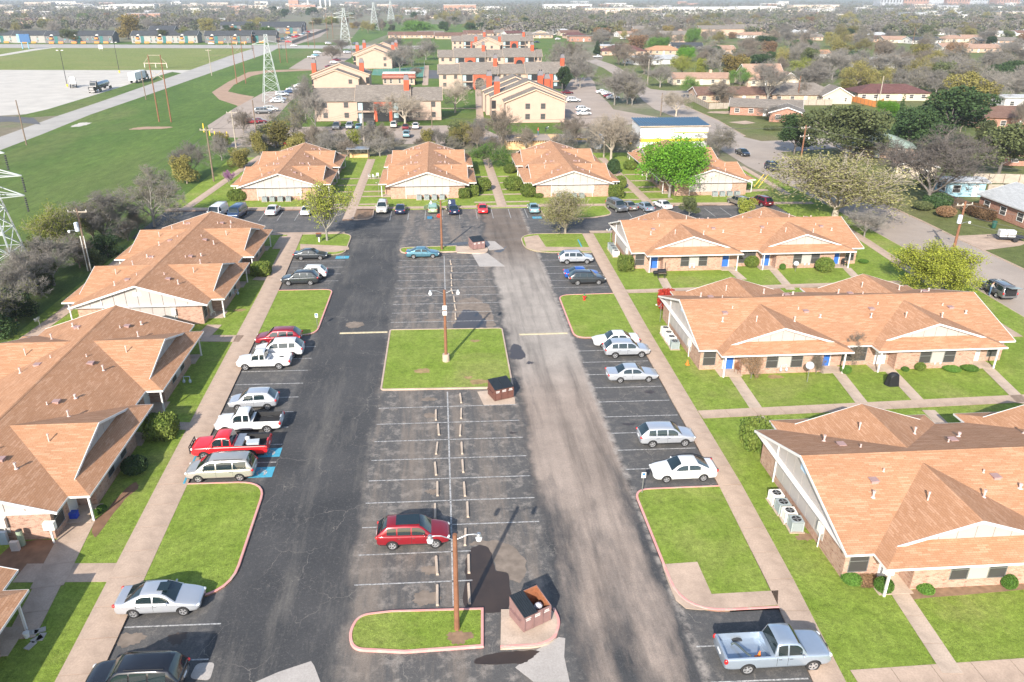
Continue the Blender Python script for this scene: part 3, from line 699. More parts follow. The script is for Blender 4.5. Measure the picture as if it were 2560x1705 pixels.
PLACES = [  # corner of the main roof, rotation, label
    ((23.6, 71.3), 0, 'tan brick apartment house with gablets, the row behind the black covered grill'),
    ((24.2, 101.3), 0, 'tan brick apartment house with blue doors and clipped round shrubs along its front'),
    ((23.35, 42.3), 0, 'tan brick apartment house with four condensers against its white gable wall, beside the L-shaped pad'),
    ((-32.5, 42.7), 1, 'salmon brick apartment house beside the silver minivan and red pickup bays'),
    ((-32.7, 79.3), 1, 'salmon brick apartment house by the pole with a grey transformer and twin conduits'),
    ((-32.3, 6.2), 1, 'salmon brick apartment house cut short, beside the silver sedan with a sunroof'),
    ((-28.1, 135.4), 1, 'orange roofed apartment house behind the two parked full-size vans'),
    ((-2.4, 134.8), 1, 'orange roofed apartment house behind the green car with its trunk open'),
    ((23.2, 134.1), 1, 'orange roofed apartment house in front of the roofing workers'),
    ((48.0, 133.7), 1, 'orange roofed apartment house half hidden by the bright green tree'),
]
APTS = []
for i, (p, rot, lab) in enumerate(PLACES):
    APTS.append(apt if i == 0 else copy_tree(apt))
for o, (p, rot, lab) in zip(APTS, PLACES):
    o.location = (p[0], p[1], 0); o.rotation_euler = (0, 0, math.pi/2 if rot else 0)
    tag(o, lab, 'apartment house', 'low apartment houses round the parking lot')
for o in APTS[1:2]:
    for ch in o.children:
        if ch.name.startswith('door') and 'frame' not in ch.name: setmat(ch, M['bluedoor'])
for ch in APTS[0].children:
    if ch.name.split('.')[0] == 'door' and ch.bound_box[0][1] < 0 and ch.bound_box[0][0] < 14: setmat(ch, M['bluedoor'])
# ================================================================ vehicles (+X is the front)
def paint(name, c, metal=.35, rough=.32):
    t = NT(name); f = t.noise(2.5, 4, .6); t.col(t.mix(f, scl(c, .93), scl(c, 1.07))); t.set(Roughness=rough, Metallic=metal); t.b.inputs['Coat Weight'].default_value = .7; t.b.inputs['Coat Roughness'].default_value = .06; return t.m
PAINT = {k: paint(k+'_car_paint', c, m_, r_) for k, c, m_, r_ in (('silver',(.50,.52,.55),.55,.3), ('white',(.60,.60,.595),0,.3), ('black',(.012,.013,.017),.1,.2), ('charcoal',(.045,.052,.058),.45,.28),
    ('red',(.24,.010,.018),.3,.28), ('deepred',(.26,.012,.022),.35,.28), ('brightred',(.62,.015,.02),0,.3), ('blue',(.012,.09,.42),.4,.28), ('teal',(.08,.20,.26),.5,.3), ('navy',(.014,.022,.06),.3,.25),
    ('cream',(.52,.50,.46),.1,.35), ('green',(.26,.34,.20),.2,.5), ('paleteal',(.25,.40,.44),.4,.35), ('grey',(.16,.165,.175),.45,.3), ('tan',(.26,.235,.205),.5,.3), ('maroon',(.14,.012,.022),.3,.3), ('champagne',(.46,.44,.40),.55,.3), ('steel',(.36,.42,.49),.55,.3), ('darkblue',(.03,.06,.13),.35,.3))}
M['tyre'] = simple('tyre_rubber', (.018,.018,.019), .85, .15, 6); M['alloy'] = simple('alloy_wheel', (.58,.58,.59), .3, .05, 6, .7); M['steelwheel'] = simple('black_steel_wheel', (.05,.045,.045), .5, .1)
M['headlamp'] = glass_mat('headlamp_lens', (.62,.63,.62), .12); M['taillamp'] = glass_mat('red_tail_lamp_lens', (.45,.012,.012), .2); M['amber'] = glass_mat('amber_lens', (.65,.22,.02), .2)
M['chrome'] = simple('chrome', (.62,.62,.63), .15, 0, 1, 1.0); M['trim'] = simple('dark_plastic_trim', (.03,.031,.033), .6, .1); M['plate'] = simple('licence_plate', (.72,.73,.74), .5, .05); M['liner'] = simple('black_bed_liner', (.022,.022,.023), .8, .2, 4)
def interp(tab, x):
    if x <= tab[0][0]: return tab[0][1]
    for (a, p), (b, q) in zip(tab, tab[1:]):
        if x <= b: return p+(q-p)*(x-a)/(b-a)
    return tab[-1][1]
def evald(o):
    dg = bpy.context.evaluated_depsgraph_get(); return bpy.data.meshes.new_from_object(o.evaluated_get(dg))
WHEELS = {}
def wheel_meshes(r, wd, steel):
    k = (r, wd, steel)
    if k not in WHEELS:
        ty = MB().lathe([(r*.66,-wd/2),(r*.93,-wd/2),(r,-wd*.34),(r,wd*.34),(r*.93,wd/2),(r*.66,wd/2),(r*.64,0),(r*.66,-wd/2)], 20, axis='y').mesh('tyre', smooth=True)
        rm = MB().lathe([(r*.67,-wd*.42),(r*.67,wd*.46),(r*.61,wd*.47),(r*.58,wd*.30),(.001,wd*.24)], 20, axis='y')
        hub = wd*.36
        for i in range(5 if not steel else 0):
            t = 2*math.pi*i/5
            for e in (-.13, .13): rm.bar((r*.12*math.cos(t), hub, r*.12*math.sin(t)), (r*.6*math.cos(t+e), hub, r*.6*math.sin(t+e)), r*.1, .05, (0,1,0))
        rm.cyl((0,wd*.2,0), (0,wd*.42,0), r*.16, n=10)
        rm = rm.mesh('rim')
        dk = MB().lathe([(r*.57,wd*.302),(.001,wd*.245)], 20, axis='y').mesh('hub_shadow')
        ty.materials.append(M['tyre']); rm.materials.append(M['steelwheel'] if steel else M['alloy']); dk.materials.append(M['trim']); WHEELS[k] = (ty, rm, dk)
    return WHEELS[k]
def make_vehicle(nm, L, W, H, belt, wb, fo, r, hood, deck, cab, wins, bed=None, gc=.24, clad=False, rails=False, tumble=.13, steel=False, name='car', boxy=0):
    """hood/deck: top profile tables over s (0 front, 1 rear); cab: (base of windscreen, roof start, roof end, base of rear screen) over s; wins: side window spans over s"""
    root = empty(name); hw = W/2
    X = lambda s: L/2-s*L
    top = hood+deck
    plan = [(0,.70),(.015,.82),(.05,.92),(.12,.975),(.25,1),(.75,1),(.9,.985),(.96,.95),(.99,.88),(1,.80)] if not boxy else [(0,.80),(.012,.9),(.05,.96),(.14,1),(.9,1),(.985,.985),(1,.95)]
    ss = sorted(set([0,.012,.04,.08,.13,.19,.25,.31,.38,.46,.54,.62,.70,.78,.85,.91,.955,.985,1]+[p for p, _ in top if 0 < p < 1]))
    vs = []; nring = None
    for s in ss:
        w_ = hw*interp(plan, s); zt = interp(top, s); zb = gc+(.10 if s < .03 or s > .97 else .0)+ (.04 if s in (0,1) else 0)
        zt = max(zt, zb+.2); zm = zb+(zt-zb)*.5
        half = [(w_*.80,zb),(w_*.95,zb+.05),(w_,zb+.16),(w_*1.0,zm),(w_*.985,zt-.15),(w_*.95,zt-.05),(w_*.86,zt),(w_*.5,zt+.018)]
        ring = [(0,zb)]+half+[(0,zt+.028)]+[(-y,z) for y, z in reversed(half)]
        nring = len(ring); vs += [(X(s), y, z) for y, z in ring]
    fs = []
    for i in range(len(ss)-1):
        for j in range(nring):
            k = (j+1) % nring; fs.append((i*nring+j, i*nring+k, (i+1)*nring+k, (i+1)*nring+j))
    fs.append(tuple(reversed(range(nring)))); fs.append(tuple((len(ss)-1)*nring+j for j in range(nring)))
    body = MB().add(vs, fs).build('body', None, None); me0 = body.data
    bmx = bmesh.new(); bmx.from_mesh(me0); bmesh.ops.recalc_face_normals(bmx, faces=bmx.faces); bmx.to_mesh(me0); bmx.free()
    me0.polygons.foreach_set('use_smooth', [True]*len(me0.polygons))
    sub = body.modifiers.new('s', 'SUBSURF'); sub.levels = 1; sub.render_levels = 1; sub.boundary_smooth = 'PRESERVE_CORNERS'
    xa, xr_ = L/2-fo, L/2-fo-wb
    cut = MB()
    for x in (xa, xr_):
        for sg in (-1, 1): cut.cyl((x, sg*(hw-.30), r*.99), (x, sg*(hw+.3), r*.99), r*1.16, n=24)
    if bed:
        b0, b1, bz, bt = bed; cut.box(X(b1)+.07, X(b0)-.05, -hw+.14, hw-.14, bz, bt+.5)
    co = cut.build('cutter', None, None); bo = body.modifiers.new('b', 'BOOLEAN'); bo.object = co; bo.operation = 'DIFFERENCE'; bo.solver = 'EXACT'
    bpy.context.view_layer.update()
    me = evald(body)
    if min(v.co.z for v in me.vertices) < gc-.12: bo.solver = 'FAST'; bpy.context.view_layer.update(); me = evald(body)
    if min(v.co.z for v in me.vertices) < gc-.12: print('BOOLEAN FAILED', nm)
    body.modifiers.clear(); bpy.data.objects.remove(co); body.data = me; me.name = nm+'_body'
    me.materials.clear(); me.materials.append(PAINT['silver']); me.materials.append(M['trim']); me.materials.append(M['liner'])
    for p in me.polygons:
        c = p.center; n = p.normal; mi = 0
        if c.z < gc+.16 and clad: mi = 1
        if c.z < gc+.06: mi = 1
        for x in (xa, xr_):
            d = math.hypot(c.x-x, c.z-r)
            if d < r*1.18 and abs(c.y) < hw*.99 and c.z < r*2.2 and (abs(n.y) > .9 and abs(c.y) < hw-.25 or abs(n.y) < .5): mi = 1
        if bed and X(b1) < c.x < X(b0) and abs(c.y) < hw-.11 and bz-.02 < c.z < bt+.02 and (n.z > .9 or abs(n.y) > .8 or abs(n.x) > .8): mi = 2
        p.material_index = mi
        p.use_smooth = mi != 2
    body.parent = root
    try:
        with bpy.context.temp_override(object=body, active_object=body, selected_objects=[body], selected_editable_objects=[body]): bpy.ops.object.shade_smooth_by_angle(angle=R(42))
    except Exception: pass
    # cabin
    c0, c1, c2, c3 = cab; cz = lambda s: interp(top, s)+.0
    prof = [(c0, None), (c0*.67+c1*.33, .40), (c0*.33+c1*.67, .76), (c1, .955), (c1*.6+c2*.4, 1.0), ((c1+c2)/2, 1.0), (c1*.25+c2*.75, .99), (c2, .95), (c2*.55+c3*.45, .58), (c3, None)]
    cb = []
    for s, q in prof:
        zb = cz(s)-.02; zt = zb+.015 if q is None else zb+(H-zb)*q
        cb.append((s, zb, zt))
    hwb = lambda s: hw*interp(plan, s)*.93
    zt_at = lambda s: interp([(a, t) for a, b, t in cb], s); zb_at = lambda s: interp([(a, b) for a, b, t in cb], s)
    def hwz(s, z):
        full = H-belt; k = (z-belt)/full if full > 0 else 0
        return hwb(s)-max(0, k)*tumble*W*.9
    vs = []
    for s, zb, zt in cb:
        e = min(.07, (zt-zb)*.5); a = hwz(s, zb); b = hwz(s, zt-e); half = [(a,zb-.05),(a,zb),((a+b)/2+.012,(zb+zt-e)/2),(b,zt-e),(b-.05,zt-.012),(b*.55,zt+.018)]
        ring = half+[(0,zt+.026)]+[(-y,z) for y, z in reversed(half)]; vs += [(X(s), y, z) for y, z in ring]
    n = len(ring); fs = []
    for i in range(len(cb)-1):
        for j in range(n-1): fs.append((i*n+j, (i+1)*n+j, (i+1)*n+j+1, i*n+j+1))
    cabm = MB().add(vs, fs); cab_o = cabm.build('cabin', PAINT['silver'], root, smooth=True)
    bm = bmesh.new(); bm.from_mesh(cab_o.data); bmesh.ops.recalc_face_normals(bm, faces=bm.faces); bm.to_mesh(cab_o.data); bm.free()
    # side glass
    for i, (a, b) in enumerate(wins):
        for sg in (-1, 1):
            N = 9; g = MB(); vs = []
            for k in range(N+1):
                s = a+(b-a)*k/N; z0 = zb_at(s)+.055; z1 = max(z0+.01, zt_at(s)-.105)
                for z in (z0, (z0+z1)/2, z1): vs.append((X(s), sg*(hwz(s, z)+.022+(.008 if z not in (z0, z1) else 0)), z))
            fs = [(k*3+q, (k+1)*3+q, (k+1)*3+q+1, k*3+q+1) for k in range(N) for q in (0, 1)]
            if sg < 0: pass
            else: fs = [tuple(reversed(f)) for f in fs]
            g.add(vs, fs).build('side_window', M['autoglass'], root, smooth=True)
    def screen(sa, sb, nm_, inset=.88):
        vs = []; N = 6; K = 6
        for k in range(N+1):
            t = .04+.90*k/N; s = sa+(sb-sa)*t; z = zt_at(s)
            for j in range(-K//2, K//2+1):
                f = j/(K/2); y = hwz(s, z-.03)*inset*f; vs.append((X(s)+(.012 if sa < sb else -.012)*1.0, y, z+.034-.03*f*f))
        m_ = K+1; fs = [(k*m_+j, k*m_+j+1, (k+1)*m_+j+1, (k+1)*m_+j) for k in range(N) for j in range(K)]
        if sa > sb: fs = [tuple(reversed(f)) for f in fs]
        o = MB().add(vs, fs).build(nm_, M['autoglass'], root, smooth=True)
        bm = bmesh.new(); bm.from_mesh(o.data); bmesh.ops.recalc_face_normals(bm, faces=bm.faces)
        if sum(f.normal.z for f in bm.faces) < 0: bmesh.ops.reverse_faces(bm, faces=bm.faces)
        bm.to_mesh(o.data); bm.free()
    screen(c0, c1, 'windscreen'); screen(c3, c2, 'rear_window')
    # lamps, plates, mirrors, handles, grille
    zf = interp(top, .04); zr = interp(top, .96)
    pf, pr = interp(plan, .03), interp(plan, .985)
    for sg in (-1, 1):
        MB().blob((L/2-.115, sg*hw*pf*.80, zf-.11), (.14,.17,.07), 1, 8, 6, 0).build('headlight', M['headlamp'], root, smooth=True)
        tz = zr-.14 if not bed else zr-.2
        MB().blob((-L/2+.075, sg*hw*pr*.93, tz), (.12,.10,.11 if not boxy else .17), 2, 8, 6, 0).build('taillight', M['taillamp'], root, smooth=True)
        s = c0*.45+c1*.55; MB().blob((X(s)+.03, sg*(hw+.07), zb_at(c1)+.09), (.07,.11,.075), 3, 8, 5, 0).build('mirror', PAINT['silver'], root, smooth=True)
        for a, b in wins[:2]:
            s = b-.02; MB().box(X(s)-.09, X(s)+.09, sg*hw*.985-.02, sg*hw*.985+.025, belt-.16, belt-.125).build('door_handle', M['chrome'], root)
    MB().blob((L/2-.02, 0, zf-.2), (.05, hw*.42, .09), 3, 12, 6, 0).build('grille', M['trim'], root, smooth=True)
    MB().blob((L/2-.03, 0, gc+.2), (.05, hw*.55, .07), 3, 12, 6, 0).build('air_intake', M['trim'], root, smooth=True)
    MB().box(-L/2-.015, -L/2+.02, -.2, .2, zr-.36, zr-.24).build('licence_plate', M['plate'], root)
    sm = MB()
    for a, b in wins[:2]:
        for sg in (-1, 1): sm.bar((X(b)-.04, sg*(hw*.995), gc+.2), (X(b)-.04, sg*(hw*.99), belt-.03), .014, .012)
    sm.build('door_seam', M['trim'], root)
    if rails:
        for sg in (-1, 1):
            y = hwz(c1, H)-.06; MB().bar((X(c1+.06), sg*y, H+.035), (X(c2-.04), sg*y, H+.035), .035, .03).build('roof_rail', M['trim'], root)
    # wheels
    ty, rm, dk = wheel_meshes(r, .225, steel)
    for x in (xa, xr_):
        for sg in (-1, 1):
            w0 = link('wheel', dk, None, root, (x, sg*(hw-.125), r)); w0.rotation_euler = (0, 0, 0 if sg > 0 else math.pi)
            link('tyre', ty, None, w0); link('rim', rm, None, w0)
    ub = MB().box(-L/2+.35, L/2-.4, -hw+.25, hw-.25, .2, gc+.1).build('underbody', M['black'], root)
    root['dims'] = [L, W, H]
    return root
T = {}
T['sedan'] = make_vehicle('sedan', 4.75, 1.80, 1.45, .93, 2.74, .93, .325, [(0,.62),(.02,.70),(.08,.78),(.27,.94)], [(.30,.94),(.80,.98),(.86,1.0),(.97,1.0),(1,.86)], (.27,.44,.67,.87), [(.345,.525),(.545,.72)])
T['oldsedan'] = make_vehicle('oldsedan', 4.75, 1.77, 1.42, .90, 2.67, .95, .31, [(0,.60),(.02,.68),(.1,.78),(.28,.90)], [(.30,.90),(.75,.92),(.82,.96),(.98,.95),(1,.8)], (.28,.43,.66,.81), [(.345,.52),(.54,.70)])
T['crossover'] = make_vehicle('crossover', 4.62, 1.84, 1.66, 1.03, 2.70, .92, .355, [(0,.72),(.02,.82),(.08,.92),(.25,1.05)], [(.3,1.04),(.9,1.10),(.98,1.08),(1,.95)], (.25,.42,.84,.985), [(.335,.51),(.53,.705),(.725,.85)], gc=.28, clad=True)
T['suv'] = make_vehicle('suv', 4.85, 1.90, 1.74, 1.08, 2.79, .93, .37, [(0,.80),(.02,.90),(.08,1.0),(.24,1.09)], [(.3,1.08),(.92,1.10),(.985,1.08),(1,.95)], (.24,.39,.89,.985), [(.325,.49),(.51,.68),(.70,.87)], gc=.30, clad=True, rails=True)
T['bigsuv'] = make_vehicle('bigsuv', 5.3, 1.98, 1.86, 1.16, 3.10, .95, .385, [(0,.92),(.02,1.0),(.07,1.08),(.24,1.14)], [(.3,1.15),(.95,1.16),(.99,1.14),(1,1.02)], (.245,.345,.94,.985), [(.30,.455),(.475,.64),(.66,.90)], gc=.33, clad=True, rails=True, boxy=1, tumble=.10)
T['hatch'] = make_vehicle('hatch', 4.15, 1.74, 1.60, .96, 2.50, .86, .325, [(0,.68),(.02,.78),(.08,.86),(.24,.97)], [(.3,.97),(.88,1.04),(.98,1.02),(1,.88)], (.22,.42,.82,.97), [(.34,.53),(.55,.76)], gc=.26, clad=True)
T['minivan'] = make_vehicle('minivan', 5.0, 1.92, 1.68, 1.0, 3.0, .98, .33, [(0,.68),(.02,.80),(.07,.88),(.20,1.02)], [(.3,1.0),(.93,1.02),(.985,1.0),(1,.85)], (.17,.38,.90,.985), [(.29,.455),(.475,.70),(.715,.90)], clad=True, rails=True)
T['van'] = make_vehicle('van', 5.3, 2.0, 2.05, 1.2, 3.3, .85, .36, [(0,.95),(.015,1.05),(.05,1.1),(.14,1.22)], [(.2,1.2),(.95,1.22),(.99,1.2),(1,1.1)], (.13,.25,.965,.99), [(.2,.345)], gc=.3, clad=True, boxy=1, tumble=.09, steel=True)
T['pickup'] = make_vehicle('pickup', 5.85, 1.98, 1.86, 1.14, 3.55, 1.02, .385, [(0,.85),(.015,1.0),(.06,1.1),(.24,1.16)], [(.3,1.16),(.55,1.16),(.99,1.16),(1,1.0)], (.24,.34,.515,.545), [(.295,.415),(.43,.515)], bed=(.565,.985,.72,1.16), gc=.36, boxy=1, tumble=.10, name='pickup_truck')
T['smallpickup'] = make_vehicle('smallpickup', 5.1, 1.78, 1.70, 1.04, 3.18, .84, .35, [(0,.78),(.015,.9),(.06,.98),(.24,1.05)], [(.3,1.05),(.55,1.05),(.99,1.05),(1,.9)], (.24,.35,.525,.555), [(.30,.425),(.445,.525)], bed=(.58,.985,.66,1.05), gc=.33, boxy=1, tumble=.10, name='pickup_truck')
USED = {}
PAINTED = ('body', 'cabin', 'mirror')
def place_car(kind, c, rz, color, label, group='cars parked in the apartment lot', cat='car', sc=1.0, skip=()):
    root = T[kind]
    if kind in USED: o = copy_tree(root, skip=skip)
    else: kids(root); [kids(x) for x in root.children]; o = root; USED[kind] = 1
    o.location = (c[0], c[1], c[2] if len(c) > 2 else 0); o.rotation_euler = (0, 0, rz); o.scale = (sc, sc, sc)
    for ch in o.children:
        if ch.name.split('.')[0] in PAINTED: setmat(ch, PAINT[color])
    tag(o, label, cat, group); return o
def by_wheels(a, b, hw=.86):
    p = (a+b)/2; return Vector((p.x, p.y+hw, 0))
def by_roof(p): return Vector((p.x, p.y, 0))
E_, W_, N_, S_ = 0, math.pi, math.pi/2, -math.pi/2
c3 = lambda x, y, z=0: at(440+x*.14437, 780+y*.14437, z)
c4_ = lambda x, y, z=0: at(440+x*.17857, 950+y*.17857, z)
c6 = lambda x, y, z=0: at(1460+x*.2806, 800+y*.2806, z)
c7 = lambda x, y, z=0: at(880+x*.2208, 470+y*.2208, z)
c8 = lambda x, y, z=0: at(1380+x*.09564, 580+y*.09564, z)
S_1 = place_car('suv', by_roof(Z(7,580,985,1.74))+Vector((.35,0,0)), W_-.03, 'black', 'black three-row SUV parked in the bay next to the square concrete patch', sc=1.02)
S_2 = place_car('sedan', by_wheels(Z(7,612,785), Z(7,840,770)), E_, 'silver', 'silver sedan with a sunroof backed up to the walk beside the rounded lawn', sc=1.02)
S_3 = place_car('minivan', by_wheels(Z(7,917,156), Z(7,1107,154)), W_, 'champagne', 'champagne silver minivan in a blue accessible bay', cat='minivan')
S_4 = place_car('pickup', by_wheels(c4_(375,1118), c4_(1060,1085), .9)+Vector((.25,-.1,0)), W_, 'brightred', 'bright red extended-cab pickup with a loaded bed and black brush guard', cat='pickup truck')
S_5 = place_car('smallpickup', by_wheels(c4_(705,755), c4_(1290,752))+Vector((.1,0,0)), W_, 'white', 'white extended-cab pickup with a black bed liner', cat='pickup truck', sc=1.05)
S_6 = place_car('hatch', by_wheels(c4_(868,442), c4_(1280,428)), W_, 'silver', 'small silver hatchback between empty bays opposite the wheel stops')
S_7 = place_car('smallpickup', by_wheels(c3(1225,1018), c3(1815,998)), W_, 'white', 'white extended-cab pickup with a white empty bed', cat='pickup truck')
S_8 = place_car('crossover', by_roof(c3(1790,480,1.68))+Vector((-.1,0,0)), W_, 'white', 'white crossover parked between the white pickup and the red crossover', sc=1.04)
S_9 = place_car('crossover', by_roof(c3(1780,280,1.66))+Vector((-.1,0,0)), W_, 'deepred', 'metallic red crossover next to the lawn with the small white sign')
place_car('crossover', by_wheels(Z(4,1970,425), Z(4,2135,419)), W_, 'charcoal', 'dark charcoal crossover parked against the left walk')
place_car('hatch', by_roof(Z(4,2120,288,1.55)), W_, 'white', 'white wagon half hidden behind the charcoal crossover', sc=1.02)
place_car('sedan', by_wheels(K1(1225,868), K1(1450,862)), E_, 'charcoal', 'charcoal sedan in the bay below the tree with a mailbox post', sc=.95)
S_13 = place_car('crossover', by_wheels(Z(7,1802,470), Z(7,2002,460)), E_, 'red', 'red crossover with a dark glass roof in the centre bays', sc=1.03)
place_car('sedan', by_wheels(Z(5,500,239), Z(5,632,237)), E_, 'teal', 'teal blue sedan parked against the small end island', sc=.96)
place_car('crossover', by_wheels(c8(375,855), c8(905,838)), E_, 'silver', 'silver crossover beside the blue sedan', sc=1.0)
place_car('sedan', by_roof(c8(730,890,1.5))+Vector((.2,0,0)), E_, 'blue', 'bright blue sedan squeezed between two crossovers', sc=.93)
place_car('crossover', by_wheels(c8(655,1405), c8(1210,1380)), E_, 'charcoal', 'dark grey crossover beside the blue sedan', sc=.98)
place_car('oldsedan', by_roof(c6(290,105,1.42))+Vector((-.05,0,0)), W_, 'white', 'white older sedan nose-out beside the hydrant lawn')
place_car('crossover', by_wheels(c6(275,347), c6(505,336)), E_, 'silver', 'silver crossover next to the white older sedan', sc=.98)
place_car('oldsedan', by_wheels(c6(315,568), c6(565,554)), E_, 'silver', 'silver coupe-like sedan with dark steel wheels beside empty bays')
place_car('crossover', by_wheels(c6(605,1143), c6(890,1128)), E_, 'silver', 'silver crossover with tinted rear glass two bays from the white sedan', sc=.97)
place_car('sedan', by_wheels(c6(745,1452), c6(1065,1442)), W_, 'white', 'white sedan backed in beside the accessible parking sign', sc=1.01)
S_23 = place_car('pickup', by_wheels(Z(8,1075,1046), Z(8,1360,1022), .92), E_, 'steel', 'silver extended-cab pickup with an open silver bed holding a hose', cat='pickup truck')
# far row along the end kerb
def by_end(p, L, heading): return Vector((p.x, p.y+L/2, 0))
place_car('van', by_roof(K1(275,235,2.05))+Vector((0,.2,0)), S_-.1, 'white', 'white full-size van parked by the corner walk', cat='van')
place_car('van', by_roof(K1(500,235,2.05))+Vector((0,0,0)), S_-.1, 'darkblue', 'dark blue full-size conversion van with a tan side', cat='van', sc=.97)
place_car('oldsedan', by_end(K1(895,372), 4.5, N_), N_-.06, 'white', 'white sedan parked alone between the vans and the leafing tree')
place_car('oldsedan', by_end(K1(1285,372), 4.3, N_), N_-.05, 'white', 'white car mostly hidden behind the leafing tree by the kerb', sc=.93)
place_car('suv', by_end(c7(335,308), 4.85, S_), S_, 'cream', 'cream SUV facing out next to the small bare island')
place_car('sedan', by_end(c7(545,312), 4.5, N_), N_, 'navy', 'dark navy sedan with a red light bar beside the cream SUV', sc=.95)
S_G = place_car('oldsedan', by_end(c7(915,300), 4.5, N_), N_, 'green', 'pale green car with trunk lid and doors open', sc=.95)
S_N = place_car('sedan', by_end(c7(1145,318), 4.5, N_), N_+.12, 'navy', 'dark navy sedan with its hood raised', sc=.95)
place_car('oldsedan', by_end(c7(1485,305), 4.4, N_), N_, 'brightred', 'red sedan parked alone at the end kerb', sc=.95)
place_car('oldsedan', by_end(c7(2070,300), 4.4, N_), N_, 'paleteal', 'pale teal sedan in the end accessible bay', sc=.95)
place_car('bigsuv', by_end(K2(750,268), 5.3, S_), S_+.25, 'grey', 'grey long SUV facing out at the end of the north-east row', sc=.96)
for (x, y), col_, lab in (((900,250),'tan','tan sedan next to the grey long SUV'), ((1050,258),'steel','steel blue sedan between the tan and the white sedan'), ((1210,240),'white','white sedan beside the olive round tree behind the roof')):
    place_car('oldsedan', by_end(K2(x, y), 4.4, N_)+Vector((-1.0,0,0)), N_+.25, col_, lab, sc=.94)
place_car('suv', by_end(K2(2065,215), 4.6, N_)+Vector((-.3,0,0)), N_+.3, 'maroon', 'maroon SUV parked beside the walk under the big budding tree', sc=.95)
place_car('suv', by_end(K2(1860,218), 4.6, N_)+Vector((-.3,0,0)), N_+.3, 'tan', 'tan SUV hidden behind the yellow-green bush', sc=.95)
# on the street
SD_ = math.atan2(STW[1].y-STW[4].y, STW[1].x-STW[4].x)
place_car('sedan', Z(3,428,1062), SD_+.12, 'black', 'black car parked at the far bend of the side street', 'cars on the side street')
place_car('suv', Z(3,630,1165), SD_+.05, 'navy', 'dark blue SUV parked on the side street before the black car', 'cars on the side street', sc=.97)
cst = lambda x, y, z=0: at(2100+x*.2041, 480+y*.2041, z)
pk = (cst(1740,1240)+cst(2080,1320))/2
S_M = place_car('bigsuv', Vector((pk.x+.55, pk.y+.75, 0)), SD_+math.pi-.02, 'grey', 'dark grey SUV with its rear hatch raised at the street kerb', 'cars on the side street', sc=.92)
for o, m_ in ((S_23, PAINT['steel']), (S_7, PAINT['white'])):
    for ch in o.children:
        if ch.name.startswith('body'): setmat(ch, m_, 2)
# ---- extras on particular vehicles
def sub(parent, mb, name, mat, smooth=False): return mb.build(name, mat, parent, smooth=smooth)
# sunroof, glass roof
MB().box(.02,.62,-.36,.36,1.462,1.478).build('sunroof', M['autoglass'], S_2)
MB().box(-1.05,.42,-.52,.52,1.675,1.692).build('glass_roof', M['autoglass'], S_13)
# brush guard and cab fittings of the red pickup
bg = MB()
for y in (-.75, -.3, .3, .75): bg.bar((2.98,y,.55), (3.0,y,1.15), .06)
for z in (.62, .9, 1.15): bg.bar((3.0,-.8,z), (3.0,.8,z), .06)
bg.build('brush_guard', M['black'], S_4)
MB().box(-1.05,-.45,-.9,.9,.95,1.22).build('toolbox', M['metal'], S_4)
hd = MB().box(-2.93,-.42,-.99,-.86,1.162,1.185).box(-2.93,-.42,.86,.99,1.162,1.185); 
for a in ((-.99,-.86),(.86,.99)): MB().box(-2.93,-.42,a[0],a[1],1.165,1.188).build('bed_rail_cap', M['black'], S_4)
# hatch of the street SUV, trunk lid and hood of the end cars
MB().add([(-2.62,-.72,1.86),(-2.62,.72,1.86),(-3.55,.72,1.98),(-3.55,-.72,1.98),(-2.62,-.72,1.91),(-2.62,.72,1.91),(-3.55,.72,2.03),(-3.55,-.72,2.03)], [(3,2,1,0),(4,5,6,7),(0,1,5,4),(1,2,6,5),(2,3,7,6),(3,0,4,7)]).build('raised_hatch', PAINT['grey'], S_M)
MB().box(-2.68,-2.6,-.68,.68,.72,1.66).build('cargo_opening', M['black'], S_M)
MB().add([(-1.32,-.7,.98),(-1.32,.7,.98),(-1.62,.66,1.86),(-1.62,-.66,1.86),(-1.37,-.7,.98),(-1.37,.7,.98),(-1.67,.66,1.86),(-1.67,-.66,1.86)], [(0,1,2,3),(7,6,5,4),(0,4,5,1),(1,5,6,2),(2,6,7,3),(3,7,4,0)]).build('raised_trunk_lid', PAINT['paleteal'], S_G)
MB().box(-2.25,-1.42,-.62,.62,.955,.968).build('trunk_opening', M['black'], S_G)
for sg in (-1, 1): MB().add([(.75,sg*.9,.35),(-.1,sg*1.55,.35),(-.1,sg*1.55,.95),(.75,sg*.9,.95),(.75,sg*.95,.35),(-.1,sg*1.6,.35),(-.1,sg*1.6,.95),(.75,sg*.95,.95)], [(0,1,2,3),(7,6,5,4),(0,4,5,1),(1,5,6,2),(2,6,7,3),(3,7,4,0)]).build('open_door', PAINT['green'], S_G)
MB().add([(1.15,-.72,.96),(1.15,.72,.96),(1.45,.62,2.0),(1.45,-.62,2.0),(1.10,-.72,.98),(1.10,.72,.98),(1.40,.62,2.02),(1.40,-.62,2.02)], [(0,1,2,3),(7,6,5,4),(0,4,5,1),(1,5,6,2),(2,6,7,3),(3,7,4,0)]).build('raised_hood', PAINT['navy'], S_N)
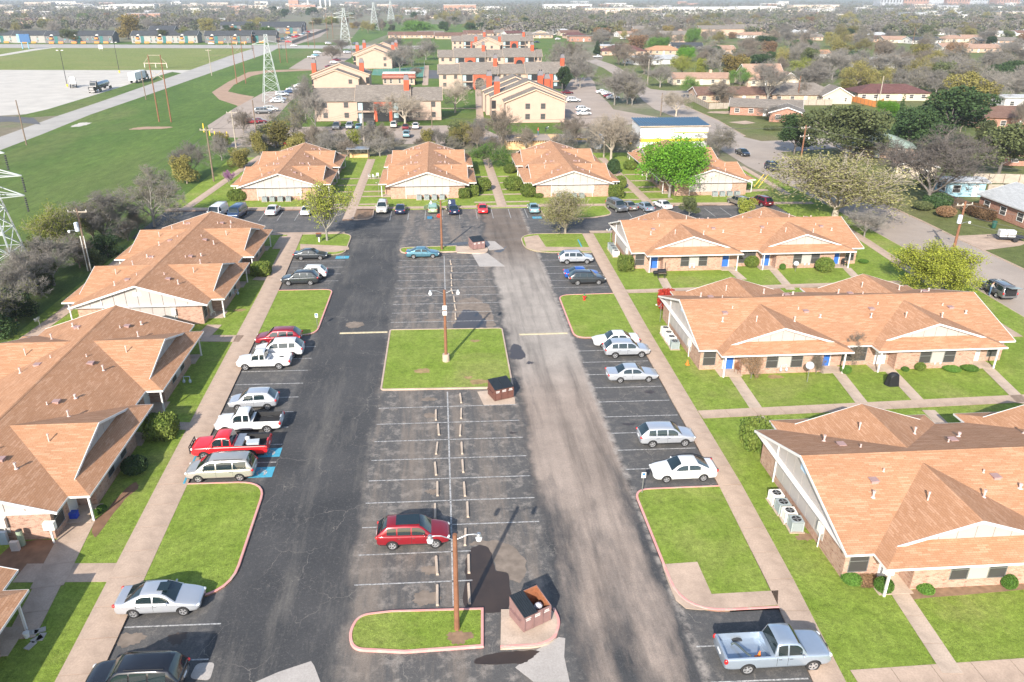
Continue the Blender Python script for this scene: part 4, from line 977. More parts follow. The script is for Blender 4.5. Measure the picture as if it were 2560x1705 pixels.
# things lying in the red pickup's bed (each its own thing)
def bedpt(o, x, y, z): return o.matrix_basis @ Vector((x, y, z))
def loose(o, mb, name, mat, p, label, cat, rz=0):
    q = mb.build(name, mat, None); q.location = bedpt(o, *p); q.rotation_euler = (0, 0, rz); return tag(q, label, cat)
loose(S_4, MB().box(-.45,.45,-.28,.28,0,.45).box(-.48,.48,-.31,.31,.45,.5), 'plastic_tote', simple('grey_tote', (.40,.44,.46), .5, .05), (-1.75,.35,.74), 'grey lidded plastic tote in the bed of the red pickup', 'storage box', .1)
loose(S_4, MB().lathe([(.001,.05),(.2,.02),(.22,.12),(.17,.26),(.001,.33)], 12), 'hard_hat', M['white'], (-1.2,-.25,1.0), 'white helmet lying in the bed of the red pickup', 'helmet')
loose(S_4, MB().blob((0,0,.2), (.3,.22,.22), 4, 9, 6, .1), 'canvas_bag', simple('brown_canvas', (.28,.16,.09), .9, .2), (-1.35,.05,.74), 'brown canvas bag in the bed of the red pickup', 'bag')
ho = MB(); pr_ = None
for i in range(15):
    a = i/14; q = Vector((.6*a-.5, .5-.9*a+.25*math.sin(a*5), .06+.35*a))
    if pr_: ho.cyl(pr_, q, .06, n=7)
    pr_ = q
loose(S_23, ho, 'hose', simple('grey_hose', (.07,.09,.09), .6, .1), (-1.6,-.1,.74), 'dark grey hose lying in the silver pickup bed', 'hose')
def cone(o_loc, lab):
    t = empty('traffic_cone', lab, 'traffic cone', None, o_loc)
    MB().cyl((0,0,.03),(0,0,.5),.13,.025,n=12).build('cone_body', simple_once('cone_orange', (.75,.17,.02)), t); MB().box(-.17,.17,-.17,.17,0,.03).build('base', simple_once('cone_orange', (.75,.17,.02)), t)
    MB().cyl((0,0,.24),(0,0,.37),.082,.05,n=12).build('reflective_band', M['white'], t)
cone(bedpt(S_23,-.95,-.55,.74), 'orange and white traffic cone in the silver pickup bed')
cone(at(1640+438*.17857, 680+1295*.17857, ZL), 'orange traffic cone standing at the corner of the brick wall')
# ================================================================ lot furniture
def height(b, py):
    """height above the ground at b whose photo row is py"""
    v = Vector((b[0], b[1], -CAMH)); k = (CY-py)/F
    return (k*v.dot(FW)-v.dot(UP))/(UP.z-k*FW.z)
rn = random.Random(11)
# wheel stops
me = MB().add([(-.09,-.88,0),(.09,-.88,0),(.06,-.84,.13),(-.06,-.84,.13),(-.09,.88,0),(.09,.88,0),(.06,.84,.13),(-.06,.84,.13)], [(0,1,2,3),(5,4,7,6),(1,5,6,2),(3,2,6,7),(4,0,3,7)]).mesh('wheel_stop'); me.materials.append(M['wheelstop'])
for rows, tagl in ((LOW+[61.9], 'pale concrete wheel stop in the near double row of bays'), (HIGH, 'pale concrete wheel stop in the far double row of bays')):
    for y0, y1 in zip(rows, rows[1:]):
        for x in (-.98, 1.02):
            if y0 > 59 and x < 0: continue
            o = link('wheel_stop', me, None, None, (x+rn.uniform(-.14,.16), (y0+y1)/2+rn.uniform(-.15,.2), .005)); o.rotation_euler = (0,0,rn.gauss(0,.045)); tag(o, tagl, 'wheel stop', 'wheel stops '+('near' if y0 < 70 else 'far'))
for x in (-.95, .95):
    o = link('wheel_stop', me, None, None, (x, 36.15, .005)); tag(o, 'pale concrete wheel stop in the near double row of bays', 'wheel stop', 'wheel stops near')
# lamp poles
def lamp_pole(x, y, h, label, base=False, boxes=False, z0=ZL):
    o = empty('lamp_pole', label, 'lamp pole', 'wooden lamp poles in the parking lot', (x, y, z0))
    MB().cyl((0,0,-.05), (.02,0,h), .16, .12, n=10).build('pole', M['creosote'], o, smooth=False)
    for s in (-1, 1):
        a = empty_part = MB(); p0 = Vector((s*.1,0,h-.35)); pts = [p0, p0+Vector((s*.25,0,.12)), p0+Vector((s*.6,0,.28)), p0+Vector((s*.95,0,.30)), p0+Vector((s*1.2,0,.26))]
        for q, r_ in zip(pts, pts[1:]): a.cyl(q, r_, .03, n=6)
        arm = a.build('lamp_arm', M['metal'], o)
        c = pts[-1]; hd = MB().lathe([(.001,.1),(.1,.08),(.13,0),(.16,-.1),(.001,-.12)], 12, c); lam = hd.build('lamp_head', M['metal'], o)
        MB().lathe([(.13,-.12),(.18,-.2),(.15,-.36),(.001,-.40)], 12, c).build('lamp_globe', glass_once(), lam)
    if base: MB().cyl((0,0,-.1), (0,0,.75), .36, .34, n=14).build('concrete_base', M['slab'], o)
    if boxes:
        for z in (h-1.9, h-2.45): MB().box(-.2,.2,-.32,-.13,z,z+.38).build('meter_box', M['acwhite'], o)
def glass_once():
    if 'globe' not in M: M['globe'] = glass_mat('lamp_glass', (.75,.77,.78), .2)
    return M['globe']
lamp_pole(.15, 33.3, 6.6, 'wooden lamp pole with two arms on the rounded island by the open dumpster')
lamp_pole(-.04, 68.5, 7.4, 'wooden lamp pole on a concrete footing in the big square island', True, True)
b = Z(5,697,172,ZL); lamp_pole(b.x, b.y, height(b, 503), 'wooden lamp pole on the small end island beside the teal sedan')
# dumpsters
def dumpster(loc, rz, label, mat, opened=False):
    o = empty('dumpster', label, 'dumpster', None, loc, rz); w_, d_, hf, hb = 1.86, 1.5, 1.15, 1.5; t = .05
    x0, x1, y0, y1 = -w_/2, w_/2, -d_/2, d_/2
    outer = [(x0,y0,.08),(x1,y0,.08),(x1,y1,.08),(x0,y1,.08),(x0,y0,hf),(x1,y0,hf),(x1,y1,hb),(x0,y1,hb)]
    inner = [(x0+t,y0+t,.14),(x1-t,y0+t,.14),(x1-t,y1-t,.14),(x0+t,y1-t,.14),(x0+t,y0+t,hf),(x1-t,y0+t,hf),(x1-t,y1-t,hb),(x0+t,y1-t,hb)]
    MB().add(outer, [(3,2,1,0),(0,1,5,4),(1,2,6,5),(2,3,7,6),(3,0,4,7)]).add(outer[4:]+inner[4:], [(0,1,5,4),(1,2,6,5),(2,3,7,6),(3,0,4,7)]).build('body', mat, o)
    MB().add(inner, [(0,1,2,3),(4,5,1,0),(5,6,2,1),(6,7,3,2),(7,4,0,3)]).build('interior', M['rustin'], o)
    for x in (-.3, .32, x0+.05, x1-.05): MB().box(x-.03,x+.03,y0-.045,y0-.002,.1,hf-.02).build('rib', mat, o)
    for s in (-1, 1): MB().box(s*w_/2-(.0 if s > 0 else .14), s*w_/2+(.14 if s > 0 else 0), -.55,.55,.62,.80).build('fork_pocket', mat, o)
    def lid(a, b):
        n = 7; mb = MB(); sl = (hb-hf)/d_
        for i in range(n):
            u0 = a+(b-a)*i/n; u1 = a+(b-a)*(i+.55)/n; u2 = a+(b-a)*(i+1)/n
            for p, q, hh in ((u0,u1,.05),(u1,u2,.02)):
                mb.add([(p,y0-.05,hf+.0),(q,y0-.05,hf+.0),(q,y1+.03,hb+.0),(p,y1+.03,hb+.0),(p,y0-.05,hf+hh),(q,y0-.05,hf+hh),(q,y1+.03,hb+hh),(p,y1+.03,hb+hh)], [(3,2,1,0),(4,5,6,7),(0,1,5,4),(1,2,6,5),(2,3,7,6),(3,0,4,7)])
        return mb.build('lid', M['black_lid'], o)
    lid(x0+.01, -.01)
    if not opened: lid(.01, x1-.01)
    else:
        mb = MB()
        for i in range(7): mb.box(.03+i*.128, .03+i*.128+(.07 if i < 6 else .12), y1+.03, y1+.09, .35, hb)
        mb.box(.02,.92,y1+.035,y1+.06,.3,hb); mb.build('lid', M['black_lid'], o)
    # stencilled rows of white lettering
    wl = MB()
    for k, (cx, n, z) in enumerate(((-.62,5,hf-.2),(0.0,5,hf-.18),(.62,4,hf-.16),(-.62,4,hf-.32),(0,5,hf-.3),(.62,5,hf-.28))):
        for i in range(n):
            x = cx+(i-(n-1)/2)*.075; wl.box(x-.025, x+.025, y0-.012, y0-.004, z-.04, z+.035)
    st = wl.build('stencilled_lettering', M['white'], o); st['kind'] = 'stuff'
    return o
M['black_lid'] = simple('black_polyethylene_lid', (.02,.025,.03), .4, .2, 3)
dp = dumpster((4.35,33.75,.13), R(27), 'faded maroon dumpster with one lid thrown open on the rounded island', M['fadedrust'], True)
dumpster((4.75,61.0,.02), R(20), 'dark red-brown dumpster with black lids at the corner of the square island', M['rust'])
dumpster((4.75,105.3,.13), R(20), 'maroon dumpster with black lids beside the end island', M['fadedrust'])
tag(MB().blob((0,0,.2), (.24,.22,.2), 4, 9, 6, .15).build('trash_bag', simple('clear_grey_plastic', (.5,.5,.54), .4, .2), None, loc=dp.matrix_basis @ Vector((.42,-.2,.75))), 'crumpled pale trash bag inside the open dumpster', 'trash bag')
# hydrant
b = Z(5,1672,520,ZL); o = empty('fire_hydrant', 'red fire hydrant with a green cap on the lawn island', 'fire hydrant', None, b)
mr, mg = simple('hydrant_red', (.55,.02,.02), .45, .05), simple('hydrant_green', (.03,.17,.06), .45, .05)
MB().lathe([(.17,0),(.17,.05),(.11,.07),(.11,.5),(.15,.53),(.15,.57)], 12).build('barrel', mr, o)
MB().lathe([(.14,.57),(.13,.68),(.05,.76),(.001,.78)], 12).build('bonnet', mg, o)
for d in ((1,0),(-1,0),(0,-1)): MB().cyl((d[0]*.08,d[1]*.08,.42), (d[0]*.22,d[1]*.22,.42), .07, n=8).build('outlet', mr, o)
# small signs
def sign(b, h, label, sym=True):
    o = empty('parking_sign', label, 'sign', None, b)
    MB().cyl((0,0,-.1), (0,0,h), .03, n=6).build('post', M['metal'], o)
    MB().box(-.16,.16,-.05,-.035,h-.46,h).build('sign_plate', M['white'], o)
    m = MB().box(-.11,.11,-.056,-.052,h-.26,h-.05); mm = m.build('symbol', simple_once('sign_blue', (.05,.16,.45)), o)
sign(Z(8,598,205,ZL), 1.75, 'small white accessible parking sign beside the white sedan')
sign(Z(4,2175,715,ZL), 1.75, 'small white parking sign by the kerb beside the metallic red crossover')
# satellite dishes
def dish(b, h, label, rz=2.6, s=1.0):
    o = empty('satellite_dish', label, 'satellite dish', None, b, rz)
    MB().cyl((0,0,-.1), (0,0,h), .03, n=6).build('mast', M['metal'], o)
    d = MB().lathe([(.001,0),(.18*s,.02),(.32*s,.075),(.36*s,.10)], 16).build('reflector', simple_once('dish_grey', (.33,.36,.39)), o, smooth=True); d.location = (.08,0,h); d.rotation_euler = (0, R(58), 0)
    MB().bar((.06,0,h-.2), (.55*s,0,h-.02), .03).build('feed_arm', M['metal'], o); MB().box(.5*s,.62*s,-.05,.05,h-.07,h+.05).build('feed_horn', M['acwhite'], o)
dish(Z(5,2190,668,ZL), 1.9, 'grey satellite dish on a tall mast in front of the red-leaved bush')
dish(Z(6,870,1080,ZL), 1.7, 'grey satellite dish on a mast in front of brick by gas meters', 4.2)
dish(Z(6,788,325,ZL), 1.1, 'grey satellite dish standing between the shrubs of the blue-door house', 4.2, .9)
dish(at(900+310*.15287, 330+1010*.15287, ZL), 2.0, 'thin satellite dish mast beside the orange roofed house with lawn chairs', 3, .7)
dish(at(102,821,ZL), 1.0, 'grey satellite dish by the dark hedge behind the left houses', 2.8)
dish(at(1380+1515*.09564, 580+330*.09564, ZL), 2.2, 'pale satellite dish on a mast by the condensers of the blue-door house', 3)
# grills
b = Z(5,2188,372,ZL); o = empty('smoker_grill', 'black barrel smoker grill with a chimney beside the spur walk', 'grill', None, b)
MB().cyl((-.3,0,.95), (.7,0,.95), .3, n=14).build('barrel', M['black'], o); MB().cyl((-.85,0,.8), (-.3,0,.8), .24, n=12).build('firebox', M['black'], o)
MB().cyl((.6,0,1.2), (.6,0,2.1), .05, n=8).build('chimney', M['dark'], o); MB().box(-.3,.7,-.55,-.3,.8,.83).build('shelf', M['oldwood'], o)
for x in (-.2,.6):
    for y in (-.2,.2): MB().bar((x,y,0), (x,y,.75), .05).build('leg', M['dark'], o)
b = Z(6,1448,1100,ZL); o = empty('covered_grill', 'grill under a black fabric cover on the lawn', 'grill', None, b)
vs = []; n = 14
for z, r0 in ((0,.62),(.35,.56),(.8,.5),(1.05,.46),(1.2,.28)):
    for i in range(n):
        a = 2*math.pi*i/n; k = 1+(.10*math.sin(a*5) if z < .9 else 0); vs.append((r0*1.15*k*math.cos(a)*(1 if abs(math.cos(a)) < .8 else .95), r0*.75*k*math.sin(a), z))
fs = [(q*n+i, q*n+(i+1) % n, (q+1)*n+(i+1) % n, (q+1)*n+i) for q in range(4) for i in range(n)]+[tuple(4*n+i for i in range(n))]
MB().add(vs, fs).build('cover', M['black'], o)
# condensers
def make_ac(mat):
    o = empty('air_conditioner'); MB().box(-.5,.5,-.5,.5,0,.06).build('pad', M['slab'], o)
    body = MB()
    for (a, b_) in (((-.38,-.38),(.38,-.38)),((.38,-.38),(.38,.38)),((.38,.38),(-.38,.38)),((-.38,.38),(-.38,-.38))):
        for k in range(8): body.bar((a[0],a[1],.12+k*.085), (b_[0],b_[1],.12+k*.085), .03, .055)
    for x in (-.38,.38):
        for y in (-.38,.38): body.box(x-.035,x+.035,y-.035,y+.035,.06,.84)
    body.build('casing', mat, o)
    MB().box(-.35,.35,-.35,.35,.08,.74).build('coil', M['dark'], o); g = MB().box(-.41,.41,-.41,.41,.80,.84).build('top', mat, o)
    MB().lathe([(.001,.848),(.31,.848)], 16).build('fan_opening', M['black'], g)
    f = MB()
    for k in range(4):
        a = k*math.pi/2; f.bar((0,0,.855), (.28*math.cos(a),.28*math.sin(a),.855), .1, .008)
    f.build('fan_grille', M['metal'], g)
    return o
AC = {'grey': make_ac(M['acgrey']), 'white': make_ac(M['acwhite'])}; ACU = set()
def put_ac(kind, x, y, label, group):
    o = AC[kind] if kind not in ACU else copy_tree(AC[kind])
    if kind not in ACU: kids(o); [kids(c) for c in o.children]; ACU.add(kind)
    o.location = (x, y, ZL); o.rotation_euler = (0,0,random.uniform(-.1,.1)); tag(o, label, 'air conditioner', group)
for i, (x, y) in enumerate(((1210,250),(1240,292),(1270,332),(1300,372))):
    p = Z(8,x,y,ZL); put_ac('white' if i in (0,2) else 'grey', p.x, p.y, ('cream' if i in (0,2) else 'grey')+' condenser unit in the row by the gable wall next to the L-shaped pad', 'condensers by the near right house')
for i in range(4): put_ac('white' if i < 3 else 'grey', 23.1, 73.3-i*1.15, ('cream' if i < 3 else 'grey')+' condenser unit by the gable wall with the orange cone', 'condensers by the middle right house')
for i in range(4): put_ac('grey' if i < 3 else 'white', 23.6, 103.6-i*1.15, ('grey' if i < 3 else 'cream')+' condenser unit by the gable wall of the blue-door house', 'condensers by the far right house')
for k, (xc, y0, ex, n) in enumerate(((-28.1,135.4,'behind the white sedan and leafing tree',4), (-2.4,134.8,'behind the green car with raised trunk',4), (23.2,134.1,'behind the pale bare tree at the end kerb',4), (48.0,133.7,'beside the bright green tree',4))):
    for i in range(n): put_ac('grey', xc-2.6+i*1.35+(3.2 if k == 3 else 0)+(1.0 if k == 1 else 0), y0-.35, 'grey condenser unit '+ex, 'condensers %s' % ex)
# gas meters by the brick fronts
def meters(x, y, label, n=2):
    o = empty('gas_meters', label, 'gas meter', None, (x, y, ZL)); g = simple_once('meter_grey', (.38,.44,.5))
    for i in range(n): MB().blob((i*.55,0,.5), (.14,.12,.2), i, 9, 6, 0).build('meter', g, o, smooth=True); MB().cyl((i*.55,.05,.65), (i*.55,.05,.95), .03, n=6).build('pipe', g, o)
    MB().bar((0,.05,.95), ((n-1)*.55,.05,.95), .05).build('header_pipe', g, o)
for n_, x, y, l in ((6,685,1030,'pair of gas meters on the brick front beside the grey dish'), (6,1735,985,'gas meters on the brick front above the planted bed'), (6,850,300,'gas meters between dish and large round shrub'), (8,2075,630,'gas meters on the near right brick front'), (6,65,320,'gas meters beside the smoker grill lawn'), (4,1265,1110,'gas meters on the shaded side of the near left house'), (4,1600,500,'gas meters on the shaded side of the second left house')):
    p = Z(n_, x, y, ZL); meters(p.x, p.y, l)
# bits by the near left house
b = Z(7,40,440,ZL); o = empty('water_heater', 'tall grey-green tank beside the brick wall', 'tank', None, Z(7,105,445,ZL)); MB().cyl((0,0,0),(0,0,1.15),.2,n=12).build('tank_body', simple('sage_tank', (.28,.34,.24), .5, .1), o); MB().cyl((0,0,1.15),(0,0,1.2),.2,.12,n=12).build('tank_top', M['dark'], o)
o = empty('meter_cabinet', 'cream electrical cabinet on the brick wall', 'cabinet', None, (-25.95,42.75,0)); MB().box(-.35,.35,-.2,.14,1.2,1.75).build('cabinet', M['acwhite'], o); MB().box(-.05,.05,-.1,.0,.1,1.2).build('conduit', M['acwhite'], o)
for x, y, c, l in ((25,400,(.36,.43,.5),'blue-grey metal box leaning by the brick wall'), (75,430,(.5,.45,.42),'pale slab leaning by the brick wall')):
    p = Z(7,x,y+40,ZL); tag(MB().box(-.25,.25,-.12,.12,0,.95 if c[2] > .45 else .7).build('metal_box', simple_once('c%d' % x, c), None, loc=p), l, 'box')
p = Z(7,125,870,ZL); o = empty('bucket', 'white plastic bucket beside the cut off porch', 'bucket', None, p); MB().cyl((0,0,0),(0,0,.36),.13,.16,n=12).build('pail', M['white'], o); MB().lathe([(.165,.33),(.18,.34),(.165,.36)], 12).build('rim', M['white'], o)
for i, (x, y) in enumerate(((150,850),(185,840),(170,880),(140,910),(190,870))):
    p = Z(7,x,y,ZL); q = MB().box(-.28,.28,-.18,.18,0,.05).build('paving_stone', M['patch'], None, loc=p); q.rotation_euler = (0,0,.4*i); tag(q, 'flat grey paving stone beside the white bucket', 'paving stone', 'paving stones by the bucket')
p = Z(7,343,318,.14); o = empty('storage_bin', 'blue plastic bin on the shaded porch', 'bin', None, p); MB().box(-.25,.25,-.2,.2,0,.4).build('bin', simple('blue_plastic', (.02,.06,.42), .4, .05), o); MB().box(-.27,.27,-.22,.22,.4,.45).build('lid', simple_once('bluelid', (.03,.09,.5)), o)
# lawn chairs, porch chairs
def chair(b, rz, label, mat, g=None):
    o = empty('chair', label, 'chair', g, b, rz)
    MB().box(-.25,.25,-.25,.25,.42,.46).build('seat', mat, o); MB().box(-.25,.25,.22,.26,.46,.95).build('backrest', mat, o)
    for x in (-.22,.22):
        for y in (-.22,.22): MB().bar((x,y,0),(x,y,.44),.035).build('leg', mat, o)
        MB().bar((x,-.22,.66),(x,.22,.66),.035).build('armrest', mat, o)
chair(Z(4,1455,625,.14), 2.4, 'pale metal chair on the shaded corner porch', M['acwhite']); chair(Z(6,395,1015,.14), .4, 'brown metal chair left of the small reddish tree', simple('brown_metal', (.2,.1,.06), .5, .05))
for i, (x, y) in enumerate(((205,1222),(235,1225),(258,1215))): chair(Z(2,x,y,ZL), 1.2+i, 'white plastic lawn chair on the grass between end houses', M['white'], 'white lawn chairs')
chair(Z(6,1120,285,.14), .3, 'dark wicker chair on the porch of the blue-door house', M['trim'])
# things behind the open trunk
p = c7(880,345); o = tag(MB().box(-.4,.4,-.25,.25,0,.35).build('storage_bin', simple('teal_plastic', (.02,.12,.22), .4, .05), None, loc=p), 'dark teal bin on the asphalt behind the green car', 'bin')
p = c7(985,335); tag(MB().blob((0,0,.3), (.38,.3,.32), 3, 10, 6, .1).build('red_bag', simple('red_nylon', (.6,.03,.02), .6, .1), None, loc=p), 'red bag on the asphalt behind the green car', 'bag')
# ---------------------------------------------------------------- poles and lines
def pole(b, top_py, label, cross=1, mat='oldwood', transformer=False, lamp=0, conduits=False, r=.15, cw=2.4, rz=0, group='utility poles'):
    h = height(b, top_py); o = empty('utility_pole', label, 'utility pole', group, (b[0], b[1], 0), rz)
    MB().cyl((0,0,-.2), (0,0,h), r*1.15, r*.8, n=8).build('pole', M[mat], o)
    for k in range(cross):
        z = h-.5-k*1.6; MB().box(-cw/2,cw/2,-.06,.06,z-.07,z+.07).build('crossarm', M['palewood'], o)
        for s in (-1, 1): MB().bar((s*.6,-.05,z-.05), (0,-.05,z-.6), .05, .02).build('brace', M['palewood'], o)
        for x in (-cw/2+.1, -.35, cw/2-.1): MB().cyl((x,0,z+.07),(x,0,z+.28),.05,.035,n=6).build('insulator', M['acwhite'], o)
    if transformer: MB().lathe([(.001,-.1),(.26,-.06),(.28,0),(.28,1.0),(.2,1.08),(.001,1.1)], 14, (-.4,-.15,h-2.9)).build('transformer', simple_once('transformer_grey', (.50,.56,.62)), o, smooth=False)
    if lamp:
        z = h-(3.2 if transformer else 2.8); a = MB(); pts = [Vector((0,0,z)), Vector((lamp*.7,0,z+.25)), Vector((lamp*1.5,0,z+.3))]
        for u, v in zip(pts, pts[1:]): a.cyl(u, v, .03, n=6)
        a.build('lamp_arm', M['metal'], o); MB().lathe([(.001,.08),(.13,.05),(.18,-.1),(.12,-.28),(.001,-.3)], 10, (lamp*1.55,0,z+.28)).build('lamp_head', glass_once(), o)
    if conduits:
        for s in (-.22, .18): MB().cyl((s,-.2,0), (s,-.2,h-3.6), .07, n=8).build('conduit', M['acwhite'], o)
    return o, h
POLES = {}
def reg(k, b, top, *a, **kw): o, h = pole(b, top, *a, **kw); POLES[k] = (Vector((b[0], b[1], 0)), h)
reg('a', at(226,676), 520, 'grey-brown utility pole with a transformer and twin white conduits behind the hedge', 1, 'oldwood', True, -1, True)
reg('b', Z(1,1465,1245), 318, 'leaning brown utility pole at the edge of the green field', 1)
reg('c', at(2380,640), 503, 'brown street pole with a transformer beside the round yellow-green tree', 1, 'creosote', True, 1, False, .17, 2.6, .2)
reg('d', Z(3,810,1195), 313, 'dark utility pole with two crossarms at the street bend', 2, 'creosote', False, 1, False, .16, 2.6, .5)
reg('e', Z(2,168,1000), 275, 'pale utility pole with a transformer in front of the tan two-storey block', 0, 'palewood', True)
reg('f', Z(2,1805,1080), 290, 'pale slender pole with a transformer by the silver covered boat', 0, 'palewood', True)
reg('g', Z(1,1617,1010), 276, 'grey pole with a crossarm beside the yellow bollards', 1, 'palewood')
reg('h', Z(1,1762,965), 250, 'thin brown pole without crossarm by the bushes', 0, 'oldwood')
reg('i', Z(1,182,990), 250, 'dark lone pole on the near side of the long grey road', 0, 'oldwood')
reg('j', Z(1,1000,682), 175, 'brown pole beside the long grey road opposite the trailer', 0, 'oldwood')
reg('k', Z(1,1450,517), 123, 'grey pole with a short crossarm along the road', 1, 'palewood')
for i, (bx, by, ty, nm_) in enumerate(((1742,402,95,'on the road verge near the lattice tower'), (1920,428,105,'left of a twin pole at the junction'), (1967,428,95,'right of a twin pole at the junction'), (2112,320,75,'near the storage fence'), (2155,330,62,'tall by the storage fence'))): reg('z%d' % i, Z(1,bx,by), ty*.62 if 0 else ty-10, 'brown far pole '+nm_, 1 if i in (1,4) else 0, 'creosote')
for i, (bx, by, ty) in enumerate(((1940,325,106),(2110,570,95),(2280,180,55),(1480,235,66),(2190,760,232))): pass
for k, p, ty, l, kw in (('r1', Z(3,800,700), 190, 'brown pole between the grey-roofed houses', dict(mat='creosote')), ('r2', Z(3,1360,705), 190, 'pale brown pole by the orange wooden fence', dict(mat='palewood')), ('r3', Z(3,232,365), 101, 'pole with a crossarm among the bare trees beyond the tan house', dict(cross=1)), ('r4', Z(3,343,400), 112, 'paler pole with a crossarm among the bare trees', dict(cross=1, mat='palewood')), ('r5', Z(3,1590,305), 68, 'far pole beside the dark roofed house', dict(mat='creosote')), ('r6', Z(3,2300,660), 190, 'pole by the white outbuilding', dict(mat='oldwood')), ('r7', Z(3,1030,520), 150, 'pole behind the steep tan roofed house', dict(mat='oldwood')), ('r8', Z(2,2105,575), 147, 'pale pole left of the tan ranch house', dict(mat='palewood')), ('r9', Z(2,2195,790), 232, 'thin dark pole by the bare mistletoe tree', dict(mat='oldwood')), ('r10', at(2545,520), 400, 'leaning brown pole by the wooden fence', dict(mat='creosote')), ('l1', Z(2,630,870), 262, 'thin brown pole at the alley kerb', dict(mat='oldwood', r=.1)), ('l2', Z(2,80,385), 92, 'pole with a crossarm beside the tan gable', dict(cross=1)), ('l3', Z(1,2172,540), 143, 'white pole at the far parking area', dict(mat='palewood', r=.1))):
    kw = dict(kw); kw.setdefault('cross', 0); reg(k, p, ty, l, **kw)
M['wire'] = simple('power_line', (.10,.10,.10), .6, 0)
def wire(a, b, sag, label, r=.018):
    mb = MB(); pr_ = None; n = 12
    for i in range(n+1):
        t = i/n; q = a.lerp(b, t); q.z -= sag*4*t*(1-t)
        if pr_: mb.cyl(pr_, q, r, n=3, caps=False)
        pr_ = q
    tag(mb.build('power_line', M['wire']), label, 'wire', 'power lines')
def top(k, dx=0, dz=-.25): p, h = POLES[k]; return Vector((p.x+dx, p.y, h+dz))
for a, b in (('a','b'),('b','g'),('d','c'),('e','f'),('b','e'),('f','d')):
    for dx in (-1.0, 1.0): wire(top(a, dx), top(b, dx), 1.2, 'thin dark power line between wooden poles')
for dz in (-.3, -1.9, -2.8):
    wire(top('d', 0, dz), top('r10', 0, dz+.3), 1.0, 'thin dark power line between wooden poles'); wire(top('c', 0, dz), Vector((95,60,9+dz)), 1, 'thin dark power line between wooden poles')
# H-frame poles
def hframe(a, b, ty, label):
    h = height((a+b)/2, ty); o = empty('h_frame_pole', label, 'utility pole', 'H-frame poles along the road', ((a.x+b.x)/2, (a.y+b.y)/2, 0)); d = (b-a)/2; d.z = 0
    for s in (-1, 1): MB().cyl(d*s+Vector((0,0,-.2)), d*s+Vector((0,0,h)), .2, .13, n=8).build('pole', M['creosote'], o)
    e = d.normalized(); u = d*1.9; MB().bar(-u+Vector((0,0,h-2.2)), u+Vector((0,0,h-2.2)), .18, .22).build('crossarm', M['palewood'], o); MB().bar(-d+Vector((0,0,h-.1)), d+Vector((0,0,h-.1)), .1).build('tie', M['palewood'], o)
    MB().bar(-d+Vector((0,0,h-4)), d+Vector((0,0,h-6.5)), .1).build('brace', M['palewood'], o); MB().bar(d+Vector((0,0,h-4)), -d+Vector((0,0,h-6.5)), .1).build('brace', M['palewood'], o)
    for s in (-1, 1): MB().bar(d*s+Vector((0,0,h-.6)), u*s*.95+Vector((0,0,h-2.1)), .08).build('brace', M['palewood'], o)
    for s in (-.95, 0, .95): MB().cyl(u*s+Vector((0,0,h-2.3)), u*s+Vector((0,0,h-3.4)), .08, n=6).build('insulator', M['acwhite'], o)
    return (a+b)/2, h, u
hf = [hframe(Z(1,1090,832), Z(1,1172,834), 137, 'brown H-frame pole in the green field'), hframe(Z(1,1622,573), Z(1,1683,569), 90, 'brown H-frame pole beside the dirt track'), hframe(at(450+1580*.2335,410*.2335), at(450+1640*.2335,410*.2335), 33, 'brown H-frame pole beyond the junction')]
for (p, h, u), (q, k, v) in zip(hf, hf[1:]):
    for s in (-.95, 0, .95): wire(p+u*s+Vector((0,0,h-3.4)), q+v*s+Vector((0,0,k-3.4)), 2.5, 'thin conductor between H-frame poles', .02)
# lattice towers
M['steel'] = simple('pale_galvanised_steel', (.50,.54,.53), .5, .08, .5, .5)
def tower(c, w0, h, label, arms, rz=0, aw=None, th=.13):
    o = empty('lattice_tower', label, 'transmission tower', 'lattice transmission towers', (c[0], c[1], 0), rz)
    lv = 9; zz = [h*(1-(1-i/lv)**1.25) for i in range(lv+1)]; wd = lambda z: max(w0*.16, w0*(1-z/h*.92))
    cs = [(-1,-1),(1,-1),(1,1),(-1,1)]
    for a in cs:
        mb = MB()
        for z0, z1 in zip(zz, zz[1:]): mb.bar((a[0]*wd(z0)/2,a[1]*wd(z0)/2,z0), (a[0]*wd(z1)/2,a[1]*wd(z1)/2,z1), th)
        mb.build('leg', M['steel'], o)
    for i in range(4):
        a, b = cs[i], cs[(i+1) % 4]; mb = MB()
        for z0, z1 in zip(zz, zz[1:]):
            P = lambda c_, z: (c_[0]*wd(z)/2, c_[1]*wd(z)/2, z)
            mb.bar(P(a,z0), P(b,z1), th*.55); mb.bar(P(b,z0), P(a,z1), th*.55); mb.bar(P(a,z1), P(b,z1), th*.55)
        mb.build('lattice_face', M['steel'], o)
    for z, al in arms:
        for s in (-1, 1):
            mb = MB(); k = wd(z)/2; tip = (s*al, 0, z)
            for y in (-k, k): mb.bar((s*k,y,z), tip, th*.7); mb.bar((s*k,y,z+h*.055), tip, th*.7)
            mb.build('crossarm', M['steel'], o)
            ins = MB()
            for j in range(7): ins.cyl((s*al,0,z-.25-j*.25), (s*al,0,z-.4-j*.25), .13, n=6)
            it = ins.build('insulator_string', M['trim'], o); it['kind'] = 'stuff'
    return o
tb = Z(1,1868,700); th_ = height(tb, 86)
tower(tb, 6.0, th_, 'pale lattice tower beside the gravel parking strip', ((th_*.86,4.6),), .3)
nb = at(22,725); tower(nb, 5.4, height(nb,330), 'near lattice tower with three crossarms at the field hedge', tuple((height(nb,y), w_) for y, w_ in ((493,4.4),(443,4.6),(385,3.4))), .12, th=.15)
